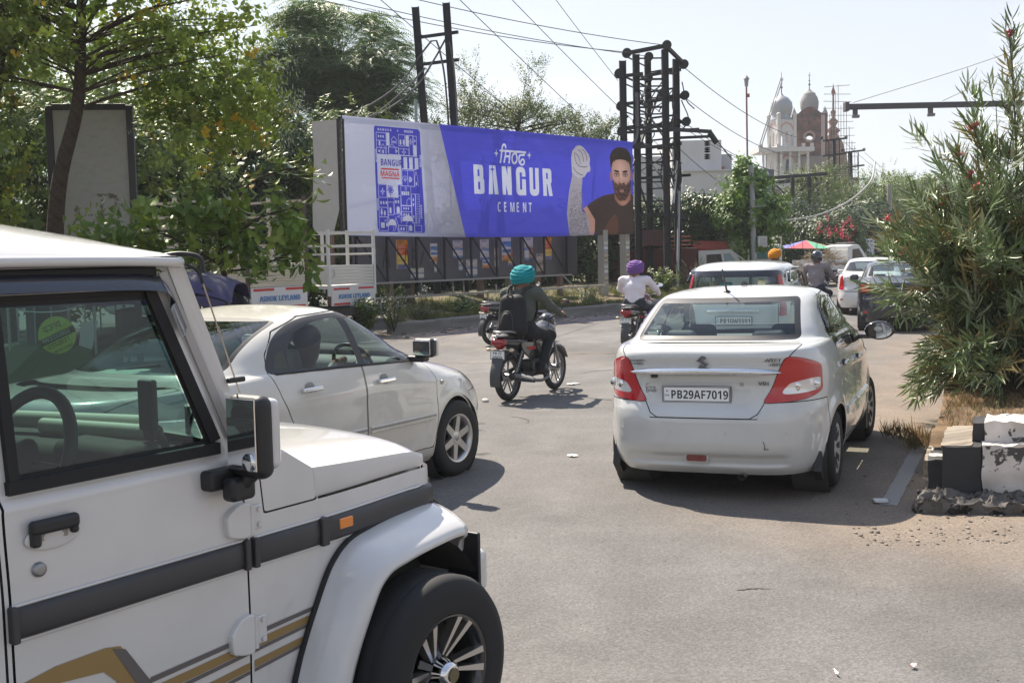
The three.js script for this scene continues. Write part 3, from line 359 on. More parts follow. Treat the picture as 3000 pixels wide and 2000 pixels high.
  // chrome strip across the lid
  { const P = [], I = [], n = 40; for (let i = 0; i <= n; i++) { const z = lerp(-0.545, 0.545, i / n), h = 0.022 * Math.pow(1 - Math.abs(i / n * 2 - 1) ** 6, 0.6), y = 0.955 + 0.010 * (1 - (i / n * 2 - 1) ** 2), x = surfX(grid, z, 0.955); for (const [dx, dy] of [[0, -h - 0.004], [-0.026, -h], [-0.032, 0], [-0.020, h], [0, h + 0.004]]) P.push(x + dx, y + dy, z); } for (let i = 0; i < n; i++) for (let k = 0; k < 4; k++) { const a = i * 5 + k; I.push(a, a + 1, a + 6, a, a + 6, a + 5); } const g = new THREE.BufferGeometry(); g.setAttribute('position', new THREE.Float32BufferAttribute(P, 3)); g.setIndex(I); g.computeVertexNormals(); part(root, 'chrome_strip', g, MAT.chrome); part(root, 'camera', box(surfX(grid, -0.36, 0.93) - 0.012, 0.922, -0.36, 0.03, 0.022, 0.05, 0.008), MAT.black); }
  const back = (g, z, y, name, m, off = 0.004) => { g.rotateY(-PI / 2); g.translate(surfX(grid, z, y) - off, y, z); return part(root, name, g, m); };
  numberPlate(root, ['PB29AF7019'], 0.50, 0.125, [surfX(grid, -0.055, 0.79) - 0.012, 0.79, -0.055], [0, -PI / 2, 0], true);
  const badge = M([0.13, 0.13, 0.135], 0.4, 0.2);
  // emblem: a folded S
  back(join([extrude([[-0.048, 0.004], [-0.006, 0.05], [0.012, 0.05], [0.03, 0.032], [0.012, 0.016], [-0.004, 0.03], [-0.02, 0.014], [0.002, -0.006], [0.014, 0.004], [-0.012, 0.028]].slice(0, 7), 0.008), extrude([[0.048, -0.004], [0.006, -0.05], [-0.012, -0.05], [-0.03, -0.032], [-0.012, -0.016], [0.004, -0.03], [0.02, -0.014]], 0.008), extrude([[-0.034, 0.012], [-0.018, 0.026], [0.034, -0.012], [0.018, -0.026]], 0.008)]), 0.0, 1.03, 'emblem', badge, 0.012);
  back(text3('SWIFT', 0.024, 0.004, 1.5), 0.475, 1.045, 'lettering', badge, 0.006); back(text3('DZIRE', 0.018, 0.004, 1.3), 0.50, 1.012, 'lettering', badge, 0.006);
  back(text3('MARUTI', 0.016, 0.004, 1.5), -0.475, 1.042, 'lettering', badge, 0.006); back(text3('SUZUKI', 0.016, 0.004, 1.5), -0.475, 1.018, 'lettering', badge, 0.006);
  back(text3('VDi', 0.026, 0.004, 1.3), 0.42, 0.875, 'lettering', badge, 0.006);
  back(strokes2([[[0, 3], [6, 3]], [[1, 3], [1, 0], [2.4, 1], [1, 1.8]], [[3.2, 3], [3.4, 0.5], [4.4, 1.2]], [[5, 3], [4.8, 0.2], [6, 1], [5.2, 2]], [[0.4, 4.2], [2, 4.8]]], 0.0016, 0.014), -0.435, 0.80, 'sticker', MAT.black, 0.003);
  { const g = new THREE.CylinderGeometry(0.014, 0.014, 0.012, 20); g.rotateX(PI / 2); back(g, 0.265, 0.865, 'lock', MAT.steel, 0.003); }
  for (const z of [-0.62, -0.24, 0.16, 0.57]) { const g = new THREE.CylinderGeometry(0.0115, 0.0115, 0.006, 18); g.rotateX(PI / 2); back(g, z, 0.515, 'parking_sensor', M([0.55, 0.55, 0.53], 0.4), 0.002); }
  // fog reflector in the bumper
  back(extrude(roundRect(-0.085, -0.034, 0.085, 0.034, 0.02), 0.012), -0.055, 0.318, 'fog_lamp_bezel', M([0.5, 0.5, 0.48], 0.4), 0.004); back(extrude(roundRect(-0.072, -0.024, 0.072, 0.024, 0.014), 0.006), -0.055, 0.318, 'fog_lamp', MP([0.16, 0.008, 0.012], 0.15, { clearcoat: 1 }), 0.018);
  part(root, 'bumper_scuff', (() => { const g = strokes2([[[0, 0], [0.4, -1], [0.5, -2.4]], [[0.2, -2.5], [1.6, -2.4]]], 0.0025, 0.024); g.rotateY(-PI / 2); g.translate(surfX(grid, 0.42, 0.43) - 0.001, 0.46, 0.42); return g; })(), MAT.black);
  part(root, 'exhaust_pipe', (() => { const g = new THREE.CylinderGeometry(0.026, 0.026, 0.22, 16, 1, true); g.rotateZ(PI / 2); g.translate(0.16, 0.185, 0.26); return g; })(), MAT.steel);
  for (const s of [-1, 1]) part(root, 'mud_flap', extrude([[0.36, 0.34], [0.43, 0.30], [0.49, 0.13], [0.40, 0.12], [0.32, 0.20]], 0.05, 0.004).translate(0, 0, s > 0 ? 0.715 : -0.765), MAT.black);
  for (const s of [-1, 1]) part(root, 'mud_flap', extrude([[2.84, 0.42], [2.89, 0.42], [2.92, 0.14], [2.83, 0.14]], 0.16, 0.004).translate(0, 0, s > 0 ? 0.66 : -0.82), MAT.black);
  // right and left side fittings
  for (const s of [-1, 1]) {
    for (const [x, y] of [[1.14, 0.935], [2.02, 0.90]]) { const z = sideZ(grid, x, y), h = part(root, 'door_handle', box(x, y, s * (z + 0.028), 0.17, 0.030, 0.022, 0.010), MAT.chrome); part(h, 'handle_cup', box(x, y - 0.004, s * (z + 0.004), 0.11, 0.05, 0.012, 0.005), MAT.plastic); }
    for (const [x0, x1] of [[1.25, 1.76], [1.83, 2.78]]) { const L = [], C = []; for (let i = 0; i < 6; i++) { const xa = lerp(x0, x1, i / 6), xb = lerp(x0, x1, (i + 1) / 6), z = sideZ(grid, (xa + xb) / 2, 0.53); L.push(box((xa + xb) / 2, 0.535, s * (z + 0.008), xb - xa + 0.004, 0.062, 0.022, 0.006)); C.push(box((xa + xb) / 2, 0.550, s * (z + 0.020), xb - xa + 0.004, 0.010, 0.004)); } const o = part(root, 'side_moulding', join(L), white); part(o, 'chrome_line', join(C), MAT.chrome); }
    // smoked rain visors
    for (const pts of [[[1.02, 1.22], [1.10, 1.345], [1.32, 1.435], [1.78, 1.458]], [[1.84, 1.458], [2.06, 1.43], [2.36, 1.25], [2.50, 1.15]]]) { const c = curve(pts.map(p => [...p, 0])).getPoints(18), P = [], I = []; c.forEach((p, i) => { const z = sideZ(grid, p.x, p.y), t = c[Math.min(18, i + 1)].clone().sub(c[Math.max(0, i - 1)]).normalize(); const dx = t.y, dy = -t.x; P.push(p.x, p.y + 0.006, s * (z + 0.004), p.x + dx * 0.01, p.y + dy * 0.01, s * (z + 0.026), p.x + dx * 0.075, p.y + dy * 0.075, s * (z + 0.036)); if (i < 18) for (const k of [0, 1]) { const a = i * 3 + k; I.push(a, a + 1, a + 4, a, a + 4, a + 3); } }); const g = new THREE.BufferGeometry(); g.setAttribute('position', new THREE.Float32BufferAttribute(P, 3)); g.setIndex(I); g.computeVertexNormals(); part(root, 'rain_visor', g, MP([0.02, 0.02, 0.025], 0.1, { clearcoat: 1 })); }
    // door mirror
    const mz = sideZ(grid, 2.52, 1.02), m = part(root, 'door_mirror', (() => { const g = new THREE.SphereGeometry(1, 24, 16); g.scale(0.075, 0.085, 0.125); const p = g.attributes.position; for (let i = 0; i < p.count; i++) if (p.getX(i) < -0.03) p.setX(i, -0.03); g.computeVertexNormals(); g.translate(2.50, 1.085, s * (mz + 0.17)); return join([g, box(2.53, 1.03, s * (mz + 0.05), 0.05, 0.04, 0.14, 0.012)]); })(), MAT.gloss);
    part(m, 'mirror_glass', (() => { const g = new THREE.CircleGeometry(1, 28); g.scale(0.105, 0.070, 1); g.rotateY(-PI / 2 - s * 0.12); g.translate(2.467, 1.085, s * (mz + 0.17)); return g; })(), MAT.mirror); part(m, 'mirror_cap', (() => { const g = new THREE.SphereGeometry(1, 20, 12); g.scale(0.06, 0.05, 0.10); g.translate(2.522, 1.10, s * (mz + 0.175)); return g; })(), white);
  }
  // aerial
  part(root, 'aerial', join([rod([1.12, 1.50, -0.04], [0.98, 1.70, -0.045], 0.009, 0.006), lathe([[0.032, 0], [0.028, 0.016], [0.012, 0.028], [0, 0.03]], 16).translate(1.12, 1.498, -0.04)]), MAT.black);
  // cabin
  part(root, 'front_seat', join(seat(1.98, 0.36, MAT.seat)), MAT.seat); part(root, 'front_seat', join(seat(1.98, -0.36, MAT.seat)), MAT.seat);
  part(root, 'rear_bench', join([box(1.22, 0.42, 0, 0.5, 0.16, 1.2, 0.05), (() => { const g = box(0, 0.3, 0, 0.14, 0.62, 1.2, 0.05); g.rotateZ(0.3); g.translate(1.02, 0.46, 0); return g; })(), box(0.79, 1.14, 0.34, 0.1, 0.16, 0.26, 0.05), box(0.79, 1.14, -0.34, 0.1, 0.16, 0.26, 0.05)]), MAT.seat);
  part(root, 'parcel_shelf', box(0.66, 1.085, 0, 0.44, 0.02, 1.18), M([0.30, 0.29, 0.27], 0.9)); part(root, 'brake_light_housing', extrude([[-0.13, 0], [0.13, 0], [0.095, 0.07], [-0.095, 0.07]], 0.05, 0.008, [[[-0.085, 0.012], [0.085, 0.012], [0.07, 0.055], [-0.07, 0.055]]]).rotateY(-PI / 2).translate(0.63, 1.095, -0.02), M([0.42, 0.41, 0.38], 0.7));
  part(root, 'dashboard', box(2.62, 0.92, 0, 0.34, 0.26, 1.28, 0.08), MAT.dash); part(root, 'steering_wheel', (() => { const g = new THREE.TorusGeometry(0.18, 0.016, 10, 36); g.rotateY(PI / 2); g.rotateZ(0.4); g.translate(2.34, 0.98, 0.36); return join([g, rod([2.34, 0.98, 0.36], [2.56, 0.88, 0.36], 0.03), box(2.345, 0.975, 0.36, 0.02, 0.04, 0.32)]); })(), MAT.black); part(root, 'rear_view_mirror', box(2.18, 1.38, 0, 0.02, 0.06, 0.24, 0.02), MAT.black);
}
// ---------- pearl white sedan seen from its right rear quarter ----------
{
  const root = thing('pearl_sedan', 'pearl white sedan with chrome door handles beside the near jeep', 'car', [-3.06, 0, -6.64], R(60)); root.scale.setScalar(1.02);
  const levels = [[0.18, 0.16, 4.36, 0.76, 5, 4.2], [0.24, 0.08, 4.44, 0.81, 4.6, 4.0], [0.34, 0.02, 4.50, 0.838, 4.4, 3.8], [0.50, 0.0, 4.53, 0.850, 4.2, 3.6], [0.62, 0.01, 4.50, 0.853, 4.2, 3.5], [0.72, 0.035, 4.42, 0.852, 4.2, 3.4], [0.80, 0.045, 4.28, 0.850, 4.2, 3.4], [0.87, 0.05, 4.08, 0.846, 4.4, 3.2], [0.93, 0.05, 3.80, 0.838, 4.6, 3.4], [0.985, 0.065, 3.52, 0.825, 4.6, 3.6], [1.03, 0.12, 3.38, 0.808, 4.6, 3.8], [1.055, 0.40, 3.30, 0.796, 4.2, 4], [1.075, 0.78, 3.24, 0.785, 4, 4], [1.12, 0.93, 3.14, 0.768, 4, 4], [1.22, 1.12, 2.96, 0.730, 4, 4], [1.32, 1.36, 2.76, 0.684, 4, 4], [1.395, 1.62, 2.58, 0.635, 4, 4], [1.435, 1.85, 2.46, 0.585, 3.8, 3.8], [1.462, 2.05, 2.38, 0.49, 3.4, 3.4], [1.478, 2.18, 2.32, 0.32, 3, 3], [1.484, 2.22, 2.28, 0.12, 2.4, 2.4], [1.485, 2.25, 2.26, 0.0, 2, 2]];
  const xm = 2.25, ax = [1.04, 3.64], G = 0.0035;
  const dlo = poly(smooth([[1.46, 1.07], [1.50, 1.19], [1.66, 1.32], [1.95, 1.405], [2.40, 1.425], [2.66, 1.395], [2.98, 1.245], [3.30, 1.03], [3.22, 1.0], [2.4, 1.03], [1.8, 1.055]], 72)), fw = poly([[2.45, 1.045], [3.10, 1.02], [3.10, 1.11], [2.94, 1.235], [2.64, 1.365], [2.41, 1.388]]), rw = poly(smooth([[1.66, 1.085], [1.68, 1.20], [1.80, 1.31], [2.02, 1.37], [2.31, 1.388], [2.35, 1.2], [2.36, 1.055], [2.0, 1.065]], 50, 0.2)), qw = poly([[1.51, 1.095], [1.63, 1.085], [1.645, 1.22], [1.56, 1.185]]);
  const rg = poly(roundRect(-0.66, 1.085, 0.66, 1.42, 0.05).map(([z, y]) => [z * lerp(1.02, 0.86, (y - 1.08) / 0.34), y])), ws = poly(roundRect(-0.70, 1.05, 0.70, 1.425, 0.05).map(([z, y]) => [z * lerp(1.02, 0.84, (y - 1.05) / 0.37), y]));
  const dF = poly([[2.40, 0.30], [3.26, 0.30], [3.32, 0.5], [3.36, 0.85], [3.28, 1.0], [3.30, 1.03], [2.98, 1.26], [2.66, 1.41], [2.40, 1.44]]), dR = poly([[2.39, 0.30], [2.39, 1.44], [1.95, 1.42], [1.64, 1.335], [1.48, 1.19], [1.44, 1.07], [1.50, 0.90], [1.60, 0.70], [1.72, 0.5], [1.76, 0.30]]);
  const q = (x, z) => Math.abs(z) + 0.95 * Math.max(0, x - 0.14), lampP = poly(smooth([[0.48, 0.74], [0.50, 0.93], [0.72, 0.95], [1.05, 0.92], [1.10, 0.80], [0.9, 0.74]], 40, 0.3)), lidP = poly([[-0.74, 1.06], [-0.62, 0.96], [-0.47, 0.94], [-0.45, 0.70], [0.45, 0.70], [0.47, 0.94], [0.62, 0.96], [0.74, 1.06]]);
  const headP = poly(smooth([[3.98, 0.80], [4.10, 0.845], [4.35, 0.72], [4.42, 0.62], [4.30, 0.64]], 30, 0.4));
  const bend = p => { const [x, y, z] = p, az = Math.abs(z), s = Math.sign(z); if (az > 0.55) { for (const cx of ax) { const d = Math.hypot(x - cx, y - 0.31); p[2] += s * 0.016 * step(0.50, 0.39, d) * step(0.3, 0.37, d); } p[2] -= s * 0.014 * step(0.13, 0, Math.abs(y - 0.42)) * step(1.5, 1.9, x) * step(3.2, 2.9, x); p[2] += s * 0.006 * step(0.10, 0.0, Math.abs(y - 0.84)); } };
  const white = paint([0.73, 0.72, 0.675], 0.28); white.map = dustMap;
  const mats = { body: white, door: white, trunk_lid: white, window_frame: MAT.plastic, rear_window: MAT.glass, windscreen: MAT.glass, side_window: MAT.glassDark, window_border: MAT.black, tail_lamp: MAT.red, head_lamp: MAT.clear, trim: M([0.16, 0.15, 0.14], 0.9) };
  const openings = [side(dlo, 0.5), (x, y, z) => Math.max(rg(z, y), x - 1.75), (x, y, z) => Math.max(ws(z, y), 2.5 - x), arch(ax[0], 0.31, 0.37), arch(ax[1], 0.31, 0.37)];
  const grid = buildCar(root, { levels, xm, nu: 130, nv: 140, bend, mats, openings, axles: ax, arch: 0.352, wheelR: 0.31, track: 0.74, regions: [{ d: arch(ax[0], 0.31, 0.352) }, { d: arch(ax[1], 0.31, 0.352) }, { name: 'side_window_1', d: side(fw) }, { name: 'side_window_2', d: side(rw) }, { name: 'side_window_3', d: side(qw) }, { name: 'window_frame', d: side(dlo), off: 0.002 }, { name: 'rear_window', d: (x, y, z) => Math.max(rg(z, y) + 0.02, x - 1.75) }, { name: 'window_border', d: (x, y, z) => Math.max(rg(z, y), x - 1.75) }, { name: 'windscreen', d: (x, y, z) => Math.max(ws(z, y), 2.5 - x) }, { name: 'tail_lamp', d: (x, y, z) => Math.max(lampP(q(x, z), y), x - 0.7), gap: 0.002, off: 0.004 }, { name: 'head_lamp', d: (x, y, z) => Math.max(headP(x, y), 0.2 - Math.abs(z)), gap: 0.002, off: 0.002 }, { name: 'trunk_lid', d: (x, y, z) => Math.max(lidP(z, y), x - 0.72), gap: G }, { name: 'door_1', d: side(dF), gap: G }, { name: 'door_2', d: side(dR), gap: G }, { name: 'front_bumper', d: (x, y, z) => Math.max(y - 0.665, 3.97 - x), gap: 0.003 }, { name: 'rear_bumper', d: (x, y, z) => Math.max(y - 0.695, x - 0.68), gap: 0.003 }] });
  putWheels(root, 'alloy', 0.312, 0.195, 0.195, ax, 0.742, -0.04);
  for (const s of [-1, 1]) {
    // black sill strip under the windows
    { const P = []; for (let i = 0; i <= 20; i++) { const x = lerp(1.5, 3.28, i / 20), y = lerp(1.064, 0.998, i / 20) + 0.006 * Math.sin(i / 20 * PI); P.push([x, y, s * (sideZ(grid, x, y) + 0.004)]); } part(root, 'window_seal', tube(P, 0.007, 40, 6), MAT.seal); }
    for (const [x, y] of [[1.78, 0.935], [2.62, 0.905]]) { const z = sideZ(grid, x, y), h = part(root, 'door_handle', join([box(x, y, s * (z + 0.030), 0.20, 0.034, 0.022, 0.011), box(x - 0.075, y, s * (z + 0.014), 0.03, 0.03, 0.03, 0.008), box(x + 0.075, y, s * (z + 0.014), 0.03, 0.03, 0.03, 0.008)]), MAT.chrome); part(h, 'handle_cup', (() => { const g = new THREE.SphereGeometry(0.05, 18, 10); g.scale(1, 0.9, 0.12); g.translate(x, y + 0.005, s * (z + 0.001)); return g; })(), M([0.30, 0.29, 0.27], 0.5)); }
    for (const [x0, x1] of [[1.80, 2.37], [2.42, 3.28]]) { const L = [], C = [], n = 10; for (let i = 0; i < n; i++) { const xa = lerp(x0, x1, i / n), xb = lerp(x0, x1, (i + 1) / n), y = lerp(0.568, 0.548, ((xa + xb) / 2 - 1.8) / 1.5), z = sideZ(grid, (xa + xb) / 2, y); L.push(box((xa + xb) / 2, y, s * (z + 0.006), xb - xa + 0.003, 0.05, 0.020, 0.006)); C.push(box((xa + xb) / 2, y + 0.006, s * (z + 0.0175), xb - xa + 0.003, 0.014, 0.004)); } const o = part(root, 'side_moulding', join(L), white); part(o, 'chrome_line', join(C), MAT.steel); }
    part(root, 'side_repeater', (() => { const z = sideZ(grid, 3.44, 0.80), g = new THREE.CylinderGeometry(0.018, 0.018, 0.012, 18); g.rotateX(PI / 2); g.translate(3.44, 0.80, s * (z + 0.004)); return g; })(), M([0.35, 0.33, 0.30], 0.3));
    // mirror
    const mz = sideZ(grid, 3.12, 1.0), m = part(root, 'door_mirror', join([box(3.09, 1.11, s * (mz + 0.145), 0.09, 0.15, 0.20, 0.04), box(3.12, 1.02, s * (mz + 0.06), 0.10, 0.05, 0.16, 0.02)]), MAT.black); part(m, 'mirror_glass', box(3.048, 1.11, s * (mz + 0.145), 0.008, 0.112, 0.16, 0.003), MAT.mirror); part(m, 'mirror_cap', box(3.14, 1.108, s * (mz + 0.146), 0.05, 0.138, 0.188, 0.024), white);
  }
  // cabin
  for (const z of [0.37, -0.37]) part(root, 'front_seat', join(seat(2.50, z, 0, true, 0.52, 0.28)), MAT.seatBeige);
  part(root, 'rear_bench', join([box(1.62, 0.40, 0, 0.52, 0.16, 1.26, 0.05), (() => { const g = box(0, 0.3, 0, 0.14, 0.6, 1.26, 0.05); g.rotateZ(0.35); g.translate(1.40, 0.45, 0); return g; })()]), MAT.seatBeige);
  part(root, 'parcel_shelf', box(1.10, 1.045, 0, 0.5, 0.02, 1.24), M([0.20, 0.19, 0.18], 0.9)); part(root, 'dashboard', box(3.12, 0.90, 0, 0.36, 0.24, 1.34, 0.08), M([0.30, 0.29, 0.27], 0.8));
  part(root, 'steering_wheel', (() => { const g = new THREE.TorusGeometry(0.185, 0.016, 10, 36); g.rotateY(PI / 2); g.rotateZ(0.42); g.translate(2.86, 0.98, 0.37); return join([g, box(2.87, 0.975, 0.37, 0.02, 0.05, 0.34), rod([2.86, 0.98, 0.37], [3.05, 0.90, 0.37], 0.03)]); })(), MAT.black);
  for (const [z, c, t] of [[-0.12, [0.62, 0.62, 0.52], 'green and cream papers'], [0.16, [0.5, 0.2, 0.14], 'red striped cloth']]) { const g = new THREE.PlaneGeometry(0.30, 0.34, 6, 6); const p = g.attributes.position; for (let i = 0; i < p.count; i++) p.setZ(i, 0.02 * noise(p.getX(i) * 14 + z * 9, p.getY(i) * 14)); g.rotateX(-PI / 2); g.rotateY(0.3); g.translate(1.12, 1.07, z * 2.4); part(root, 'shelf_cloth', g, M(c, 0.9)); }
  { // wiper and driver's arm on the wheel
    part(root, 'rear_wiper', join([rod([0.95, 1.12, -0.1], [1.0, 1.16, 0.25], 0.006)]), MAT.black);
  }
  // driver
  const d = thing('person', 'driver in pale shirt behind the wheel of the pearl sedan', 'person', [-3.06, 0, -6.64], R(60)); d.scale.setScalar(1.02); const sh = [0.55, 0.55, 0.52], sk = [0.32, 0.17, 0.11], tr = [0.05, 0.05, 0.07];
  part(d, 'body', blob([{ a: [2.36, 0.50, 0.37], b: [2.30, 0.85, 0.37], r: 0.15, s: 0.155, c: sh }, { a: [2.29, 0.92, 0.21], b: [2.29, 0.92, 0.53], r: 0.075, s: 0.075, c: sh }, { a: [2.29, 0.95, 0.37], b: [2.31, 1.10, 0.37], r: 0.055, s: 0.055, c: sk }, { a: [2.32, 1.13, 0.37], b: [2.33, 1.24, 0.37], r: 0.085, s: 0.095, c: sk }, { a: [2.42, 1.17, 0.37], b: [2.435, 1.155, 0.37], r: 0.014, s: 0.016, c: sk, k: 0.02 }, { a: [2.30, 0.92, 0.54], b: [2.50, 0.78, 0.58], r: 0.055, s: 0.045, c: sh }, { a: [2.50, 0.78, 0.58], b: [2.78, 1.03, 0.52], r: 0.045, s: 0.032, c: sh }, { a: [2.78, 1.03, 0.52], b: [2.86, 1.07, 0.50], r: 0.036, s: 0.034, c: sk }, { a: [2.86, 1.06, 0.53], b: [2.90, 1.05, 0.51], r: 0.011, s: 0.010, c: sk, k: 0.006 }, { a: [2.87, 1.08, 0.51], b: [2.91, 1.07, 0.49], r: 0.011, s: 0.010, c: sk, k: 0.006 }, { a: [2.87, 1.10, 0.49], b: [2.91, 1.09, 0.47], r: 0.011, s: 0.010, c: sk, k: 0.006 }, { a: [2.30, 0.92, 0.20], b: [2.48, 0.76, 0.16], r: 0.055, s: 0.045, c: sh }, { a: [2.48, 0.76, 0.16], b: [2.80, 0.98, 0.24], r: 0.045, s: 0.032, c: sh }, { a: [2.80, 0.98, 0.24], b: [2.88, 1.02, 0.26], r: 0.034, s: 0.03, c: sk }, { a: [2.36, 0.48, 0.46], b: [2.80, 0.50, 0.48], r: 0.085, s: 0.065, c: tr }, { a: [2.36, 0.48, 0.28], b: [2.80, 0.50, 0.26], r: 0.085, s: 0.065, c: tr }, { a: [2.80, 0.50, 0.48], b: [3.05, 0.22, 0.48], r: 0.06, s: 0.045, c: tr }, { a: [2.80, 0.50, 0.26], b: [3.05, 0.22, 0.26], r: 0.06, s: 0.045, c: tr }], 0.016, 0.05), M([1, 1, 1], 0.85, 0, { vertexColors: true }));
  part(d, 'hair', (() => { const g = new THREE.SphereGeometry(0.105, 20, 14, 0, PI * 2, 0, 1.75); g.rotateZ(0.45); g.translate(2.315, 1.23, 0.37); return g; })(), M([0.02, 0.018, 0.016], 0.7));
}
// ---------- white jeep in the foreground ----------
{
  const root = thing('white_jeep', 'boxy white off-road jeep with grey side moulding cut by the frame', 'jeep', [-1.36, 0, -2.94], R(90 - 34.9));
  const white = paint([0.75, 0.755, 0.76], 0.28); white.map = dustMap;
  const W = 0, D = -1.62; // right side plane z = 0, far side z = D
  const gold = M([0.34, 0.23, 0.09], 0.45, 0.3), grey = M([0.05, 0.048, 0.05], 0.45), dgrey = M([0.14, 0.125, 0.12], 0.5);
  // side skin: z offset by height and length; slight crown, crease below the window, leaning greenhouse
  const zSide = (x, y) => { let z = 0.012 * step(0.35, 0.75, y) * step(1.22, 0.95, y); z -= y > 1.20 ? (y - 1.20) * 0.11 + 0.010 : 0; z += 0.014 * step(1.20, 1.215, y) * step(1.245, 1.225, y); z -= step(1.12, 1.9, x) * 0.05; z -= 0.10 * step(1.78, 1.92, x) ** 2; return z; };
  const rows = (x0, x1, y0, y1, nx, ny, f) => range(y0, y1, ny).map(y => range(x0, x1, nx).map(x => f(x, y)));
  const winP = poly([[0.035, 1.262], [0.735, 1.262], [0.735, 1.30], [0.555, 1.785], [0.035, 1.785]], 0.004), glassP = poly([[0.065, 1.305], [0.70, 1.305], [0.54, 1.758], [0.065, 1.758]]);
  const outP = poly([[-2.2, 0.38], [1.04, 0.38], [1.14, 0.62], [1.24, 0.80], [1.40, 0.88], [1.74, 0.888], [1.90, 0.85], [1.935, 0.95], [1.90, 1.03], [1.155, 1.032], [1.15, 1.145], [0.985, 1.245], [0.86, 1.245], [0.785, 1.43], [0.63, 1.86], [-2.2, 1.87]]);
  const doorP = poly([[0.0, 0.40], [0.828, 0.40], [0.822, 1.20], [0.80, 1.29], [0.605, 1.845], [0.0, 1.845]]), rearDoorP = poly([[-0.9, 0.40], [-0.02, 0.40], [-0.02, 1.845], [-0.86, 1.845]]), rwin = poly([[-0.80, 1.30], [-0.06, 1.30], [-0.06, 1.76], [-0.78, 1.76]]), rwin2 = poly([[-1.95, 1.30], [-0.98, 1.30], [-0.96, 1.76], [-1.92, 1.76]]);
  const cowlP = poly([[0.905, 1.034], [1.148, 1.034], [1.148, 1.143], [0.985, 1.245], [0.87, 1.245], [0.90, 1.14]]);
  const arch2 = (x, y) => Math.hypot(x + 1.15, (y - 0.36) * 0.95) - 0.42;
  const g = rows(-2.2, 1.95, 0.36, 1.875, 415, 130, (x, y) => [x, y, zSide(x, y)]);
  const cut = skin(g, [{ d: (x, y) => -outP(x, y) }, { d: arch2 }, { name: 'side_window_1', d: glassP, off: -0.012 }, { name: 'window_frame_1', d: winP, off: -0.006 }, { name: 'side_window_2', d: rwin, off: -0.01 }, { name: 'side_window_3', d: rwin2, off: -0.01 }, { name: 'door_1', d: doorP, gap: 0.004 }, { name: 'door_2', d: rearDoorP, gap: 0.004 }, { name: 'cowl_panel', d: cowlP, gap: 0.003 }], 'body_side');
  for (const k in cut) { const n = k.replace(/_\d+$/, ''), m = n === 'side_window' ? MAT.glassGreen : n === 'window_frame' ? MAT.seal : white; part(root, n, cut[k], m); const f = cut[k].clone(), p = f.attributes.position, q = f.attributes.normal; for (let i = 0; i < p.count; i++) { p.setZ(i, D - p.getZ(i)); q.setZ(i, -q.getZ(i)); } if (n !== 'side_window_1') part(root, n, f, m); }
  // dark liner behind the joints, and the cabin's inner faces
  { const L = skin(rows(-2.2, 1.9, 0.38, 1.86, 90, 50, (x, y) => [x, y, zSide(x, y) - 0.035]), [{ d: (x, y) => -outP(x, y) - 0.012 }, { d: arch2 }, { d: (x, y) => winP(x, y) - 0.004 }, { d: rwin }, { d: rwin2 }], 'door_lining').door_lining; part(root, 'door_lining', L, MAT.dash); const f = L.clone(), p = f.attributes.position; for (let i = 0; i < p.count; i++) p.setZ(i, D - p.getZ(i)); part(root, 'door_lining', f, MAT.dash); }
  // window surround: thick black lower and upper weatherstrip, visor
  part(root, 'weatherstrip', beam([0.02, 1.276, -0.012], [0.74, 1.276, -0.012], 0.03, 0.036), MAT.rubber);
  part(root, 'weatherstrip', beam([0.735, 1.30, -0.02], [0.548, 1.80, -0.075], 0.026, 0.034), MAT.rubber);
  part(root, 'door_pillar_trim', beam([0.80, 1.30, -0.012], [0.60, 1.84, -0.068], 0.012, 0.026), M([0.42, 0.40, 0.38], 0.5));
  part(root, 'weatherstrip', beam([0.04, 1.28, -0.014], [0.04, 1.80, -0.07], 0.03, 0.03), MAT.rubber);
  { const P = [], I = [], pts = [[-0.95, 1.845], [0.02, 1.845], [0.30, 1.842], [0.56, 1.832], [0.60, 1.82], [0.66, 1.68]]; const c = curve(pts.map(p => [...p, 0])).getPoints(40); c.forEach((p, i) => { const z = zSide(p.x, p.y); P.push(p.x, p.y, z + 0.004, p.x, p.y - 0.014, z + 0.026, p.x - (i > 34 ? 0.03 : 0), p.y - 0.050, z + 0.044); if (i < 40) for (const k of [0, 1]) { const a = i * 3 + k; I.push(a, a + 1, a + 4, a, a + 4, a + 3); } }); const gg = new THREE.BufferGeometry(); gg.setAttribute('position', new THREE.Float32BufferAttribute(P, 3)); gg.setIndex(I); gg.computeVertexNormals(); part(root, 'rain_visor', gg, MP([0.03, 0.035, 0.05], 0.12, { clearcoat: 1 })); }
  part(root, 'header_rail', box(-0.75, 1.815, -0.09, 2.68, 0.09, 0.03, 0.01), MAT.seal);
  // roof: crowned panel with gutter
  { const R0 = range(-2.25, 0.66, 60), Z0 = range(0, 1, 40); const gr = Z0.map(v => R0.map(x => { const zz = lerp(-0.045, D + 0.045, v), e = Math.sin(v * PI), fx = step(0.66, 0.10, x); const edge = Math.pow(e, 0.35), fr = Math.pow(clamp((0.665 - x) / 0.5), 0.55); return [x, 1.888 + 0.05 * edge * Math.min(1, fr * 1.6) + 0.17 * Math.pow(e, 0.9) * Math.pow(clamp((0.67 - x) / 0.85), 0.85), zz]; })); const s = skin(gr, [], 'roof'); part(root, 'roof', s.roof, white); }
  for (const z of [0.0, D]) part(root, 'roof_gutter', tube([[-2.2, 1.880, z - 0.05 * Math.sign(z + 0.1)], [-1, 1.882, z - 0.05 * Math.sign(z + 0.1)], [0.0, 1.880, z - 0.05 * Math.sign(z + 0.1)], [0.5, 1.874, z - 0.05 * Math.sign(z + 0.1)], [0.66, 1.868, z - 0.05 * Math.sign(z + 0.1)]], 0.016, 40, 8), white);
